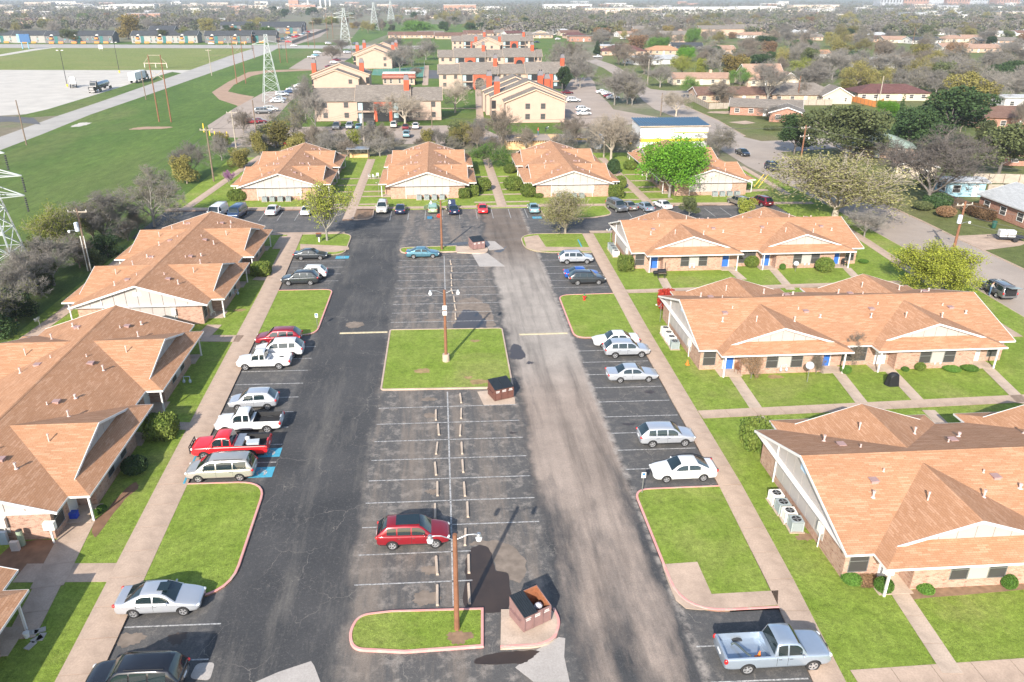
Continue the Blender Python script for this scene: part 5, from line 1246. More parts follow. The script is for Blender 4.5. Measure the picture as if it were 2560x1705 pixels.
f1 = at(450+1780*.2335, 545*.2335); tower(f1, 8, height(f1, 20), 'lattice tower on the green strip beyond the junction', ((height(f1,44),6.5),(height(f1,34),6.5)), .2, th=.2)
f2 = at(450+2085*.2335, 325*.2335); tower(f2, 9, height(f2, 6), 'farther lattice tower on the green strip', ((height(f2,24),7),), .2, th=.24)
f3 = at(450+2260*.2335, 225*.2335); tower(f3, 10, height(f3, 2), 'farthest lattice tower on the green strip', ((height(f3,12),8),), .2, th=.28)
# yard lamps by the gravel lot
for (x, y, ty), l in (((462,592,345),'dark lamp post beside the white truck tractor'), ((818,497,290),'dark lamp post beside the box trailer')):
    b = Z(1,x,y); h = height(b, ty*.3652); o = empty('yard_lamp', l, 'lamp post', None, b); MB().cyl((0,0,0),(0,0,h),.14,.09,n=8).build('post', M['dark'], o)
    for s in (-1,1): MB().box(s*.9-.4,s*.9+.4,-.25,.25,h-.05,h+.15).build('lamp_head', M['acwhite'], o)
    MB().bar((-1.2,0,h), (1.2,0,h), .08).build('lamp_arm', M['dark'], o); MB().cyl((0,0,0),(0,0,.9),.35,n=10).build('footing', M['yellow'], o)
# yellow bollards
for i, (x, y) in enumerate(((1397,905),(1438,928),(1472,930),(1508,932),(1555,935))):
    b = Z(1,x,y); o = empty('bollard', 'yellow bollard in the row closing the dirt drive', 'bollard', 'yellow bollards', b); MB().cyl((0,0,0),(0,0,1.15 if i else 2.2),.13,n=10).build('tube', M['yellow'], o); MB().lathe([(.13,0),(.09,.06),(.001,.08)], 10, (0,0,1.15 if i else 2.2)).build('cap', M['yellow'], o)
p = K1(1442,655,ZL); o = empty('park_grill', 'dark box grill on a white post beside the island tree', 'grill', None, p); MB().cyl((0,0,0),(0,0,.8),.12,n=10).build('post', M['white'], o); MB().box(-.35,.35,-.25,.25,.8,1.25).build('firebox', M['dark'], o); MB().box(-.38,.38,-.28,.28,1.25,1.3).build('lid', M['rustin'], o)
p = Z(3,545,1285,ZL); o = empty('guy_wire_guard', 'pair of slanted yellow guy wire guards on the grass', 'guy guard', None, p)
for d in (0,.9): MB().cyl((d-1.2,0,0),(d+.6,.4,2.4),.06,n=6).build('guard', M['yellow'], o)
# ================================================================ beyond the lot
def P1(*pts): return V2(*[Z(1, a, b) for a, b in pts])
def PN(*pts): return V2(*[at(a, b) for a, b in pts])
c5 = lambda x, y, z=0: at(1440+x*.19533, 60+y*.19533, z)
c6b = lambda x, y, z=0: at(1880+x*.28875, 140+y*.28875, z)
k3 = lambda x, y, z=0: at(760+x*.1594, 90+y*.1594, z)
k4 = lambda x, y, z=0: at(1080+x*.1658, 80+y*.1658, z)
GZ = [0]
def ground(name, pts, mat, z):
    GZ[0] += 1; return struct(name, MB().sheet(pts, -.085+GZ[0]*.0017), M[mat])
M['bluesiding'] = simple('pale_blue_siding', (.30,.48,.56), .7, .06, .5); M['sage'] = shingle_mat('sage_shingles', (.24,.30,.26), (.28,.34,.30), (.2,.26,.22)); M['darksiding'] = simple('dark_navy_siding', (.03,.035,.05), .7, .1, .5)
M['yard'] = grass_mat('yard_grass', (.10,.135,.035), (.145,.155,.055), (.21,.165,.095), .9, .05)
M['court'] = simple('green_court_surface', (.07,.22,.16), .8, .1, .3)
M['lawn2'] = grass_mat('complex_grass', (.075,.135,.022), (.11,.165,.032), (.17,.16,.06), .6, .1)
ground('yards', PN((1480,200),(1560,40),(3400,40),(3400,900),(2760,800),(2560,672),(2314,556),(2029,413),(1850,340),(1700,260),(1560,225)), 'yard', -.075)
ground('complex_lawn', PN((1440,333),(640,333),(760,180),(960,100),(1000,60),(1420,60),(1470,200),(1420,300)), 'lawn2', -.06)
ground('field', PN((-300,1200),(-500,430),(-100,384),(110,330),(365,233),(670,122),(860,118),(905,64),(1010,42),(1000,75),(905,110),(870,170),(800,190),(720,290),(590,352),(560,430),(520,520),(420,560),(300,650),(100,800),(-100,1000)), 'field', -.07)
ground('dry_field', P1((-700,322),(1760,332),(1290,482),(-700,478)), 'dryfield', -.06)
ground('dry_field', P1((-500,306),(0,306),(2355,318),(2355,290),(0,280),(-500,280)), 'field', -.055)
ground('gravel_yard', P1((-700,476),(830,479),(1190,478),(1340,478),(1230,512),(1180,490),(880,576),(320,772),(-700,830)), 'gravel', -.045)
ground('verge', P1((110,795),(330,745),(880,578),(1185,492),(1250,500),(780,690),(400,790),(200,802)), 'field', -.04)
ground('road', P1((-300,1130),(0,1026),(300,912),(620,782),(1000,652),(1450,495),(1850,357),(1900,330),(1740,330),(1560,385),(1280,486),(700,690),(400,790),(0,935),(-300,1010)), 'greyroad', -.035)
ground('driveway', P1((-200,845),(-200,790),(110,797),(230,805),(280,850),(170,840),(60,830)), 'lot2', -.03)
ground('road', P1((-800,298),(2900,312),(2900,336),(1900,330),(-800,326)), 'greyroad', -.03)
ground('path', P1((-300,430),(-60,395),(240,345),(400,322),(290,322),(0,372),(-300,415)), 'gravel', -.028)
ground('dirt_track', P1((2200,468),(1830,480),(1700,492),(1560,560),(1450,630),(1500,680),(1620,720),(1640,745),(1740,660),(1650,645),(1560,625),(1600,580),(1720,520),(1830,495),(2200,478)), 'dirt', -.05)
ground('dirt_patch', ragged(P1((895,885),(960,868),(1180,866),(1100,880)), .4, 4), 'dirt', -.05); ground('dirt_patch', ragged(P1((480,865),(560,838),(620,840),(560,862)), .5, 5), 'gravel', -.05)
ground('gravel_strip', P1((1420,858),(1600,742),(1810,628),(1960,615),(2080,560),(2110,590),(1980,700),(1900,790),(1780,880),(1720,945),(1560,938),(1435,905)), 'alley', -.04)
ground('far_parking', P1((1975,470),(2085,400),(2230,348),(2450,345),(2400,395),(2320,440),(2240,490),(2180,475)), 'alley', -.045)
ground('storage_yard', PN((690,112),(735,80),(790,72),(820,76),(800,92),(740,112)), 'alley', -.04)
ground('alley', PN((560,368),(640,318),(1190,312),(1250,340),(1440,334),(1560,330),(1600,352),(1250,356),(1000,360),(640,366)), 'alley', -.04)
ground('complex_drive', V2(*[c5(*p) for p in ((-60,700),(30,690),(170,676),(235,740),(270,870),(420,1010),(480,1090),(900,1165),(1060,1190),(900,1240),(600,1300),(-120,1340),(-220,1150),(-190,900))]), 'alley', -.045)
ground('complex_parking', V2(*[k4(*p) for p in ((-70,570),(80,575),(120,700),(-70,700))]), 'lot2', -.04)
ground('tennis_court', V2(*[k3(*p) for p in ((1090,520),(1890,480),(1890,645),(1060,610))]), 'court', -.04)
STREET = [c5(*p) for p in ((120,470),(350,560),(600,720),(740,850),(870,990),(1010,1090),(1300,1200),(1560,1330),(1700,1480))]+[at(1800,372),at(1868,415)]+[at(1950,455)]+list(reversed(STW))+[at(2750,780), at(2560,672),at(2459,625),at(2384,590),at(2314,555.5),at(2247,525),at(2130,470),at(2029,413)]+[Z(3,*p) for p in ((740,1075),(690,1040),(1100,1010),(1100,940),(700,958),(560,965),(430,935))]+[c5(*p) for p in ((2170,1430),(2060,1370),(1830,1235),(1680,1170),(1520,1100),(1390,1040),(1360,960),(1900,960),(1900,900),(1360,850),(1150,850),(960,830),(860,780),(700,640),(480,520),(260,450))]
ground('street', V2(*STREET), 'street', -.04)
def edge_kerb(pts, nm='kerb'):
    o = kerb(V2(*pts), 'kerb', None, False, .18, -.08, .07, 'street_kerb'); o['kind'] = 'structure'
edge_kerb([at(*p) for p in ((2750,780),(2560,672),(2459,625),(2384,590),(2314,555.5),(2247,525),(2130,470),(2029,413))])
edge_kerb(list(reversed(STW)))
edge_kerb([c5(*p) for p in ((2170,1430),(2060,1370),(1830,1235),(1680,1170),(1520,1100),(1390,1040))])
ground('driveway', V2(*[cst(*p) for p in ((1390,535),(1480,530),(1990,505),(2300,620),(2200,655),(1760,712))]), 'walk', -.02)
ground('driveway', V2(*[Z(3,*p) for p in ((180,770),(210,762),(400,757),(440,775),(300,778))]), 'walk', -.02); ground('driveway', V2(*[Z(3,*p) for p in ((330,835),(450,825),(520,840),(440,850))]), 'walk', -.02)
walk(at(2263,668,ZL), at(2161,600,ZL), 1.5); walk(at(2540,842,ZL), at(2263,668,ZL), 1.5); walk(at(2161,600,ZL), at(2085,552,ZL), 1.5)
walk(k4(690,830), k4(745,1568), 2.2, z=-.02); walk(k4(140,1148), k4(690,1150), 1.2, z=-.02); walk(k3(1925,460), k3(1900,770), 2.4, z=-.02)
# ---------------------------------------------------------------- tan two-storey blocks
M['stucco'] = simple('tan_stucco', (.41,.30,.235), .85, .08, .6); M['orange'] = simple('orange_red_stucco', (.40,.075,.032), .8, .12, .6); M['capgrey'] = simple('chimney_cap_metal', (.13,.12,.13), .6, .1)
OBST = []
def windowset(root, mat_frame, spots, wd, ht):
    """spots: (point on the wall, outward normal)"""
    key = ('w', round(wd,2), round(ht,2))
    if key not in ONCE:
        f = MB()
        for a in ((-wd/2-.07,-wd/2,-ht/2-.07,ht/2+.07),(wd/2,wd/2+.07,-ht/2-.07,ht/2+.07),(-wd/2,wd/2,-ht/2-.07,-ht/2),(-wd/2,wd/2,ht/2,ht/2+.07),(-wd/2,wd/2,-.03,.03)): f.box(a[0],a[1],-.06,.0,a[2],a[3])
        fm = f.mesh('window'); pm = MB().box(-wd/2,wd/2,-.03,.01,-ht/2,ht/2).mesh('pane'); pm.materials.append(M['screen']); ONCE[key] = (fm, pm)
    fm, pm = ONCE[key]
    for p, n in spots:
        o = link('window', fm, None, root, p); o.rotation_euler = (0,0,math.atan2(n[0],-n[1]))
        if not fm.materials: fm.materials.append(mat_frame)
        link('pane', pm, None, o)
def gable_roof(root, x0, x1, y0, y1, ez, rz_, axis, mat, over=.5, name='roof', trim='trimtan'):
    """closed gable roof over a rectangle, ridge along axis"""
    mb = MB(); X0, X1, Y0, Y1 = x0-over, x1+over, y0-over, y1+over; t = .18
    if axis == 'x':
        ym = (y0+y1)/2; q = [(X0,Y0,ez),(X1,Y0,ez),(X1,ym,rz_),(X0,ym,rz_),(X0,Y1,ez),(X1,Y1,ez)]
    else:
        xm = (x0+x1)/2; q = [(X0,Y1,ez),(X0,Y0,ez),(xm,Y0,rz_),(xm,Y1,rz_),(X1,Y1,ez),(X1,Y0,ez)]
    lo = [(a,b,c-t) for a, b, c in q]
    mb.add(q+lo, [(0,1,2,3),(3,2,5,4),(7,6,9,8),(8,9,10,11) if 0 else (9,8,11,10),(0,6,7,1),(4,5,11,10),(0,3,9,6),(3,4,10,9),(1,7,8,2),(2,8,11,5)])
    r = mb.build(name, M[mat], root, uv=True)
    fb = MB()
    if axis == 'y':
        for Y in (Y0-.03, Y1+.03):
            for a in (X0, X1): fb.bar((a,Y,ez-.12), (xm,Y,rz_-.12), .06, .26)
    else:
        for Xx in (X0-.03, X1+.03):
            for a in (Y0, Y1): fb.bar((Xx,a,ez-.12), (Xx,ym,rz_-.12), .06, .26)
    f_ = fb.build('rake_board', M[trim], r); f_['kind'] = 'stuff'
    return r
M['trimtan'] = simple('tan_trim', (.52,.39,.28), .7, .05)
def gable_walls(root, x0, x1, y0, y1, ez, rz_, axis, mat, name='wall', uv=True):
    mb = MB(); mb.add([(x0,y0,0),(x1,y0,0),(x1,y1,0),(x0,y1,0),(x0,y0,ez),(x1,y0,ez),(x1,y1,ez),(x0,y1,ez)], [(0,1,5,4),(1,2,6,5),(2,3,7,6),(3,0,4,7)])
    if axis == 'x': mb.add([(x0,y0,ez),(x0,y1,ez),(x0,(y0+y1)/2,rz_-.15),(x1,y0,ez),(x1,y1,ez),(x1,(y0+y1)/2,rz_-.15)], [(1,0,2),(3,4,5)])
    else: mb.add([(x0,y0,ez),(x1,y0,ez),((x0+x1)/2,y0,rz_-.15),(x0,y1,ez),(x1,y1,ez),((x0+x1)/2,y1,rz_-.15)], [(0,1,2),(4,3,5)])
    return mb.build(name, M[mat], root, uv=uv)
def chimney(root, x, y, z0, z1, s=1.5):
    c = MB().box(x-s/2,x+s/2,y-s/2,y+s/2,z0,z1).build('chimney', M['orange'], root)
    MB().add([(x-s*.56,y-s*.56,z1),(x+s*.56,y-s*.56,z1),(x+s*.56,y+s*.56,z1),(x-s*.56,y+s*.56,z1),(x-s*.36,y-s*.36,z1+1.3),(x+s*.36,y-s*.36,z1+1.3),(x+s*.36,y+s*.36,z1+1.3),(x-s*.36,y+s*.36,z1+1.3)], [(0,1,5,4),(1,2,6,5),(2,3,7,6),(3,0,4,7),(4,5,6,7)]).build('chimney_cap', M['capgrey'], c)
    for dx in (-s*.2, s*.2): MB().cyl((x+dx,y,z1+1.3),(x+dx,y,z1+1.7),.13,n=6).build('flue', M['black'], c)
def arch_wall(root, x, y, w_, h, ax, aw, ah):
    """orange wall w wide with an arched opening"""
    pts = [(-w_/2,0),(-aw/2,0),(-aw/2,ah)]+[(-aw/2*math.cos(t), ah+aw/2*math.sin(t)) for t in [math.pi*i/10 for i in range(1,10)]]+[(aw/2,ah),(aw/2,0),(w_/2,0),(w_/2,h),(-w_/2,h)]
    n = len(pts); vs = [(x+a, y, b) for a, b in pts]+[(x+a, y+.4, b) for a, b in pts]
    MB().add(vs, [tuple(range(n))]+[(i,(i+1) % n,n+(i+1) % n,n+i)[::-1] for i in range(n)]).build('arched_entry', M['orange'], root)
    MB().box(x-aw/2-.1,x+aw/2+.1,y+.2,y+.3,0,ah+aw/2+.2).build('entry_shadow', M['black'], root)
def tan_long(x0, x1, yf, dep, ez, rh, label, bays, rot=0):
    """long block, ridge along X: plain ends and raised centre bays with balconies and an arch"""
    o = empty('apartment_block', label, 'apartment block', 'tan two-storey apartment blocks', ((x0+x1)/2, yf+dep/2, 0)); L = x1-x0; hx, hy = L/2, dep/2
    gable_walls(o, -hx, hx, -hy, hy, ez, ez+rh, 'x', 'stucco'); rf = gable_roof(o, -hx, hx, -hy, hy, ez, ez+rh, 'x', 'greyshingle')
    sp = []
    for cx, bw in bays:
        gable_walls(o, cx-bw/2, cx+bw/2, -hy-1.4, hy+.8, ez, ez+rh+.7, 'x', 'stucco', 'bay_wall'); gable_roof(o, cx-bw/2, cx+bw/2, -hy-1.4, hy+.8, ez+.02, ez+rh+.75, 'x', 'greyshingle', .4, 'bay_roof')
        arch_wall(o, cx, -hy-1.75, 5.0, ez-.3, 0, 3.4, 2.6)
        for s in (-1, 1):
            bx = cx+s*(2.5+(bw/2-2.5)/2); ww = (bw/2-2.9)
            for z in (.2, 3.0):
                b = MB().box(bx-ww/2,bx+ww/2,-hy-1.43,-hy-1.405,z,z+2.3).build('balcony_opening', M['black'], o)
                MB().box(bx-ww/2+.3,bx-ww/2+1.6,-hy-1.45,-hy-1.435,z+.1,z+2.1).build('glass_door', simple_once('pale_glass', (.32,.42,.44), .2), b)
            MB().box(bx-ww/2-.1,bx+ww/2+.1,-hy-2.2,-hy-1.4,2.62,2.9).build('balcony_floor', M['stucco'], o)
            MB().box(bx-ww/2-.1,bx+ww/2+.1,-hy-2.6,-hy-2.5,.1,1.1).build('patio_screen', M['dark'], o)
            MB().box(cx+s*(bw/2-.2)-.12,cx+s*(bw/2-.2)+.12,-hy-1.75,-hy-1.5,0,ez).build('post', M['stucco'], o)
        chimney(rf, cx+bw/2-.8, -2.2, ez-.5, ez+rh+2.2)
    xs = []
    edges = [-hx]+[v for cx, bw in sorted(bays) for v in (cx-bw/2, cx+bw/2)]+[hx]
    for a, b in zip(edges[0::2], edges[1::2]):
        for t in (.25, .75):
            for z in (1.6, 4.4): sp.append(((a+(b-a)*t, -hy-.0, z), (0,-1)))
    windowset(o, M['capgrey'], sp, 1.15, 1.3); OBST.append((x0-2,x1+2,yf-3,yf+dep+3)); return o
def tan_gable(xc, w_, yf, ez, rh, label, steps, wins=True):
    """block seen gable-on: several gables stepping back, each wider"""
    o = empty('apartment_block', label, 'apartment block', 'tan two-storey apartment blocks', (xc, yf, 0)); y = 0
    for i, (dx, ww, dep, dz, ch) in enumerate(steps):
        gable_walls(o, dx-ww/2, dx+ww/2, y, y+dep, ez+dz, ez+dz+rh*ww/w_, 'y', 'stucco', 'wall' if i == 0 else 'bay_wall'); r = gable_roof(o, dx-ww/2, dx+ww/2, y, y+dep, ez+dz, ez+dz+rh*ww/w_, 'y', 'greyshingle', .45, 'roof' if i == 0 else 'bay_roof')
        for cx in ch: chimney(r, dx+cx*ww/2, y+1.6, ez-.5, ez+dz+rh*.5+2.4, 1.6)
        y += dep
    sp = [((sx*w_*.13+steps[0][0], -.0, z), (0,-1)) for sx in (-1, 1) for z in (1.7, 4.5)] if wins else [((steps[0][0]+w_*.3, 0, z), (0,-1)) for z in (1.7, 4.5)]
    windowset(o, M['capgrey'], sp, 1.2, 1.35); OBST.append((xc-w_/2-2,xc+w_/2+2,yf-2,yf+y+2))
    # balcony side
    for s in (-1, 1):
        bx = s*(steps[1][1]/2)+steps[1][0]; b0 = steps[0][2]
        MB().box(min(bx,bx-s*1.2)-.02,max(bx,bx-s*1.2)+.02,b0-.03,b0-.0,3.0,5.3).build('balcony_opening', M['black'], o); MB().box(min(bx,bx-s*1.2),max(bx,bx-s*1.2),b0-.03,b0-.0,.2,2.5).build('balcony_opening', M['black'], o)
    return o
a, b = k3(185,1335), k3(2155,1322); tan_long(a.x, b.x, (a.y+b.y)/2, 11, 5.6, 3.0, 'tan two-storey block with one red arch behind a row of parked cars', [(1.5,15)])
a, b = k4(1110,1372), k4(2010,1375); gw = b.x-a.x
tan_gable((a.x+b.x)/2, gw, a.y, 5.7, 3.4, 'tan gable-ended block with four stepped gables beside the drive', [(0,gw,7,0,()),(-1.2,gw+4.5,9,.6,(-.85,)),(-3.5,gw+2,8,.4,(.95,)),(-3.5,gw+3,9,.6,(-.8,.8))])
a, b = k3(840,512), k3(1380,515); gw = b.x-a.x
tan_gable((a.x+b.x)/2, gw, a.y, 5.7, 3.4, 'tan gable-ended block behind the green court', [(0,gw,8,0,()),(0,gw+5,9,.6,(-.8,.8)),(1,gw+3,9,.5,()),(3,gw+5,10,.7,(-.9,.6))], False)
a, b = k3(330,800), k3(960,760); yy = at(862, 235).y
tan_gable(k3(640,760).x+1, 17, yy-2, 5.6, 3.2, 'tan gable-ended block with red chimneys behind the first long block', [(0,16,7,0,()),(.8,21,10,.7,(-.9,.75)),(1.5,18,8,.4,())], False)
for (xa, xb, ye, lab, bays) in ((85,2020,625,'long tan block with two red arches behind the stepped gables',[(-8.5,14),(17,15)]), (85,1680,375,'long tan block with grey roof, second row back',[(-10,15),(14,15)]), (290,1540,135,'long tan block with grey roof, third row back',[(-12,15),(14,15)])):
    A = k4(xa, ye, 5.6); B = k4(xb, ye, 5.6); tan_long(A.x+.5, B.x-.5, (A.y+B.y)/2+.5, 11, 5.6, 3.0, lab, bays)
A = k4(880,215,6); tan_gable(A.x, 15, A.y+18, 5.6, 3.2, 'small tan gabled block between the second and third rows', [(0,14,6,0,()),(0,18,7,.5,(-.8,.8)),(0,16,7,.3,())], True)
# clubhouse with a red tiled front
A = k3(1240,770); B = k3(1740,765); o = empty('clubhouse', 'low flat-roofed building with a red tiled front beside the court', 'building', None, ((A.x+B.x)/2, A.y, 0)); hx = (B.x-A.x)/2
MB().box(-hx,hx,0,9,0,3.2).build('wall', M['stucco'], o, uv=True); MB().box(-hx-.2,hx+.2,2,9.2,3.2,4.3).build('parapet', M['acwhite'], o); MB().add([(-hx-.4,-.8,2.6),(hx+.4,-.8,2.6),(hx+.2,2,4.2),(-hx-.2,2,4.2)], [(0,1,2,3)]).build('tiled_roof', M['redtile'] if 'redtile' in M else simple('red_roof_tile', (.26,.09,.06), .8, .25, 1), o)
for t in (-.85,-.5,.05,.8): windowset(o, M['acwhite'], [((t*hx,0,1.5),(0,-1))], .9, 1.6)
# hoops by the court
for x, y in ((800,470),(1548,465)):
    b = k3(x, y); o = empty('basketball_hoop', 'white disc-shaped backboard on a post '+('left' if 0 else ('beside the court fence' if x > 1000 else 'by the gable wall corner')), 'basketball hoop', None, b); MB().cyl((0,0,0),(0,0,3.4),.08,n=6).build('post', M['metal'], o); MB().cyl((0,-.1,3.3),(0,-.16,3.3),.75,n=16).build('backboard', M['white'], o); MB().lathe([(.2,3.0),(.23,3.0)], 12, (0,-.4,0)).build('rim', M['cone'] if 'cone' in M else simple_once('cone_orange', (.75,.17,.02)), o)
cf = empty('court_fence', 'tall wire fence along the green court', 'fence', None, (0,0,0))
for p, q in (((1060,600),(1890,645)), ((1890,645),(1890,470)), ((1890,470),(1090,512))):
    a, b = k3(*p), k3(*q); d = b-a; n = max(2, int(d.length/3))
    for i in range(n): MB().cyl(a+d*(i/n), a+d*(i/n)+Vector((0,0,3.2)), .05, n=5).build('post', M['metal'], cf)
    for z in (.1, 1.6, 3.2): MB().bar(a+Vector((0,0,z)), b+Vector((0,0,z)), .05).build('rail', M['metal'], cf)
# ---------------------------------------------------------------- charcoal apartments by the far road
M['greysiding'] = simple('grey_siding', (.12,.12,.125), .8, .1, .5); M['palesiding'] = simple('pale_grey_siding', (.29,.28,.26), .8, .08, .5); M['tealpaint'] = simple('teal_paint', (.05,.24,.25), .6, .08); M['orangefence'] = simple('orange_stained_boards', (.62,.23,.06), .8, .15, 1); M['tealdark'] = simple('dark_teal_paint', (.02,.12,.12), .6, .1)
kk = lambda x, y, z=0: at(x*.2038, y*.2038, z)
def grey_block(pa, pb, dep, wallm, label, ez=5.4):
    a, b = pa, pb; yf = (a.y+b.y)/2; L = b.x-a.x; hx = L/2
    o = empty('apartment_block', label, 'apartment block', 'charcoal roofed apartment blocks by the far road', ((a.x+b.x)/2, yf, 0))
    gable_walls(o, -hx, hx, 0, dep, ez, ez+3, 'x', wallm); gable_roof(o, -hx, hx, 0, dep, ez, ez+3.2, 'x', 'darkshingle', .5, trim='acwhite2')
    k = max(1, int(L/16)); sp = []
    for i in range(k):
        cx = -hx+(i+.5)*L/k
        st = MB().box(cx-1.2,cx+1.2,-.12,-.02,0,4.9).build('stair_opening', M['tealdark'], o)
        for s in (-1, 1):
            bx = cx+s*3.4; MB().box(bx-1.8,bx+1.8,-1.6,-1.5,0,1.25).build('patio_fence', M['orangefence'], o)
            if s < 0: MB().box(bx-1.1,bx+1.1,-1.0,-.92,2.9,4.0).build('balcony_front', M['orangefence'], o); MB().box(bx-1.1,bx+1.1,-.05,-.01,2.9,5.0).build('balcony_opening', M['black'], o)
            sp += [((cx+s*6.3,0,1.5),(0,-1)), ((cx+s*6.3,0,4.1),(0,-1))]
            MB().box(cx+s*6.3-.6,cx+s*6.3+.6,-.06,-.02,2.5,3.1).build('accent_panel', M['tealpaint'], o)
        g = MB(); g.add([(cx-3.2-.8,-.9,ez+.0),(cx-3.2+2.0,-.9,ez+.0),(cx-2.6,-.9,ez+.9),(cx-2.6,2.2,ez+.9)], [(0,1,2),(0,2,3),(2,1,3)]); g.build('gablet', M['acwhite2'], o)
    windowset(o, M['acwhite2'], sp, 1.2, 1.3); OBST.append((a.x-2,b.x+2,yf-4,yf+dep+3)); return o
M['acwhite2'] = simple('pale_trim', (.62,.60,.56), .7, .05)
grey_block(kk(-420,525), kk(180,525), 12, 'palesiding', 'pale grey apartment block with orange fences behind the tall blue sign')
grey_block(kk(190,525), kk(545,528), 12, 'palesiding', 'short pale apartment block beside the blue sign legs')
grey_block(kk(575,530), kk(1380,530), 13, 'greysiding', 'dark grey apartment block with teal accents facing the far road')
grey_block(kk(1630,528), kk(2420,528), 13, 'palesiding', 'pale grey apartment block with orange patio fences facing the far road')
g2 = lambda x, y, z=0: at(450+x*.2335, y*.2335, z)
grey_block(g2(275,462), g2(760,462), 12, 'greysiding', 'grey apartment block with orange balconies nearer the junction')
grey_block(g2(650,450), g2(1010,462), 12, 'greysiding', 'grey apartment block at the junction corner')
for (xa, xb, y) in ((860,1330,330), (440,760,330), (880,1300,355), (-320,-60,390)): grey_block(g2(xa,y), g2(xb,y), 14, 'greysiding', 'charcoal roofed apartment block in the second row from the road')
# blue sign on two legs, white board
b = kk(320,600); o = empty('pole_sign', 'tall blue sign on two blue legs by the road', 'sign', None, b); h = height(b, 85); bl = simple('sign_blue_paint', (.03,.10,.24), .4, .05); lb = simple('pale_blue_paint', (.20,.38,.52), .5, .05)
for x in (-2, 2): MB().cyl((x,0,0),(x,0,h-4),.35,n=8).build('leg', lb, o)
MB().box(-4,4,-.5,.5,h-5,h).build('sign_panel', bl, o); MB().box(-4.1,-2.6,-.55,.45,h-5,h).build('panel_edge', lb, o)
b = Z(1,692,348); o = empty('site_sign', 'white board sign standing on the dry field', 'sign', None, b); MB().box(-1.2,1.2,-.06,.06,1.2,3.6).build('board', M['white'], o)
for x in (-.9,.9): MB().box(x-.07,x+.07,-.07,.07,0,1.2).build('post', M['palewood'], o)
# trucks in the gravel yard
def semi(loc, rz, label, cabmat, trailer, cat='truck'):
    o = empty('semi_truck', label, cat, 'trucks in the gravel yard', loc, rz)
    # tractor, +X front
    cab = MB().add([(-.8,-1.2,1.1),(1.6,-1.2,1.1),(1.6,1.2,1.1),(-.8,1.2,1.1),(-.8,-1.15,3.8),(.6,-1.15,3.6),(.6,1.15,3.6),(-.8,1.15,3.8),(1.15,-1.15,2.3),(1.15,1.15,2.3)], [(0,1,8,5,4),(1,2,9,8),(8,9,6,5),(4,5,6,7),(2,3,7,6,9),(3,0,4,7)]).build('cab', cabmat, o)
    MB().add([(.64,-1.0,3.42),(.64,1.0,3.42),(1.13,1.0,2.42),(1.13,-1.0,2.42)], [(0,3,2,1)]).build('windscreen', M['autoglass'], o).location = (.04,0,.03)
    for s in (-1,1): MB().box(-.1,.75,s*1.18-.01,s*1.18+.02,2.3,3.1).build('side_window', M['autoglass'], o)
    MB().box(1.15,2.9,-1.0,1.0,.9,2.2).build('bonnet', cabmat, o); MB().box(2.9,2.98,-.7,.7,1.0,2.0).build('grille', M['chrome'], o); MB().box(2.9,3.1,-1.15,1.15,.5,.9).build('bumper', M['chrome'], o)
    MB().box(-4.2,2.8,-.5,.5,.75,1.05).build('chassis', M['black'], o)
    wh = MB().cyl((0,-.15,0),(0,.15,0),.52,n=16).mesh('wheel'); wh.materials.append(M['tyre'])
    ax = [2.0,-2.4,-3.7]
    if trailer: ax += [-13.2,-14.5]
    for x in ax:
        for s in (-1,1): w0 = link('wheel', wh, None, o, (x, s*1.05, .52)); MB().cyl((0,s*.151,0),(0,s*.16,0),.25,n=10).build('hub', M['alloy'], w0)
    for s in (-1,1): MB().cyl((-.9,s*1.0,1.0),(-.9,s*1.0,4.1),.09,n=8).build('exhaust', M['chrome'], o); MB().cyl((-.5,s*1.05,.75),(.9,s*1.05,.75),.3,n=10).build('fuel_tank', M['chrome'], o)
    if trailer == 'box':
        MB().box(-16,-1.6,-1.3,1.3,1.2,4.1).build('trailer', simple('white_trailer', (.72,.73,.74), .4, .04, .5), o)
        for i in range(12): MB().box(-15.8+i*1.2,-15.74+i*1.2,-1.32,1.32,1.25,4.05).build('trailer_rib', M['acgrey'], o)
        MB().box(-16.02,-15.99,-.02,.02,1.2,4.05).build('door_seam', M['dark'], o)
    if trailer == 'tank':
        prof = [(.001,-1.4),(.7,-1.5),(1.0,-1.8),(1.05,-2.4),(1.05,-13.6),(.95,-14.2),(.6,-14.5),(.001,-14.6)]
        MB().lathe([(r, h) for r, h in prof], 18).build('tank', simple('polished_tank', (.16,.19,.22), .25, .05, 1, .8), o, smooth=True).matrix_local = Matrix.Translation((0,0,2.2)) @ Matrix.Rotation(R(90), 4, 'Y')
        MB().box(-14.2,-2,-.4,.4,.9,1.2).build('tank_frame', M['black'], o)
        for x in (-4,-8,-12): MB().lathe([(1.08,-.08),(1.08,.08)], 18).build('band', M['chrome'], o).matrix_local = Matrix.Translation((x,0,2.2)) @ Matrix.Rotation(R(90), 4, 'Y')
    return o
rd = Z(1,1280,486)-Z(1,700,690); ra = math.atan2(rd.y, rd.x)
semi(Z(1,505,595), ra+.35, 'white bobtail truck tractor parked in the gravel yard', simple('white_cab', (.75,.75,.74), .4, .03), None)
p = Z(1,650,632); semi((p.x,p.y,0), ra+math.pi, 'black tanker truck with a dark polished tank', simple('black_cab', (.015,.018,.022), .3, .05), 'tank')
p = Z(1,990,545); semi((p.x,p.y,0), ra, 'semi truck with a long white box trailer', simple('dark_cab', (.03,.04,.05), .3, .05), 'box')
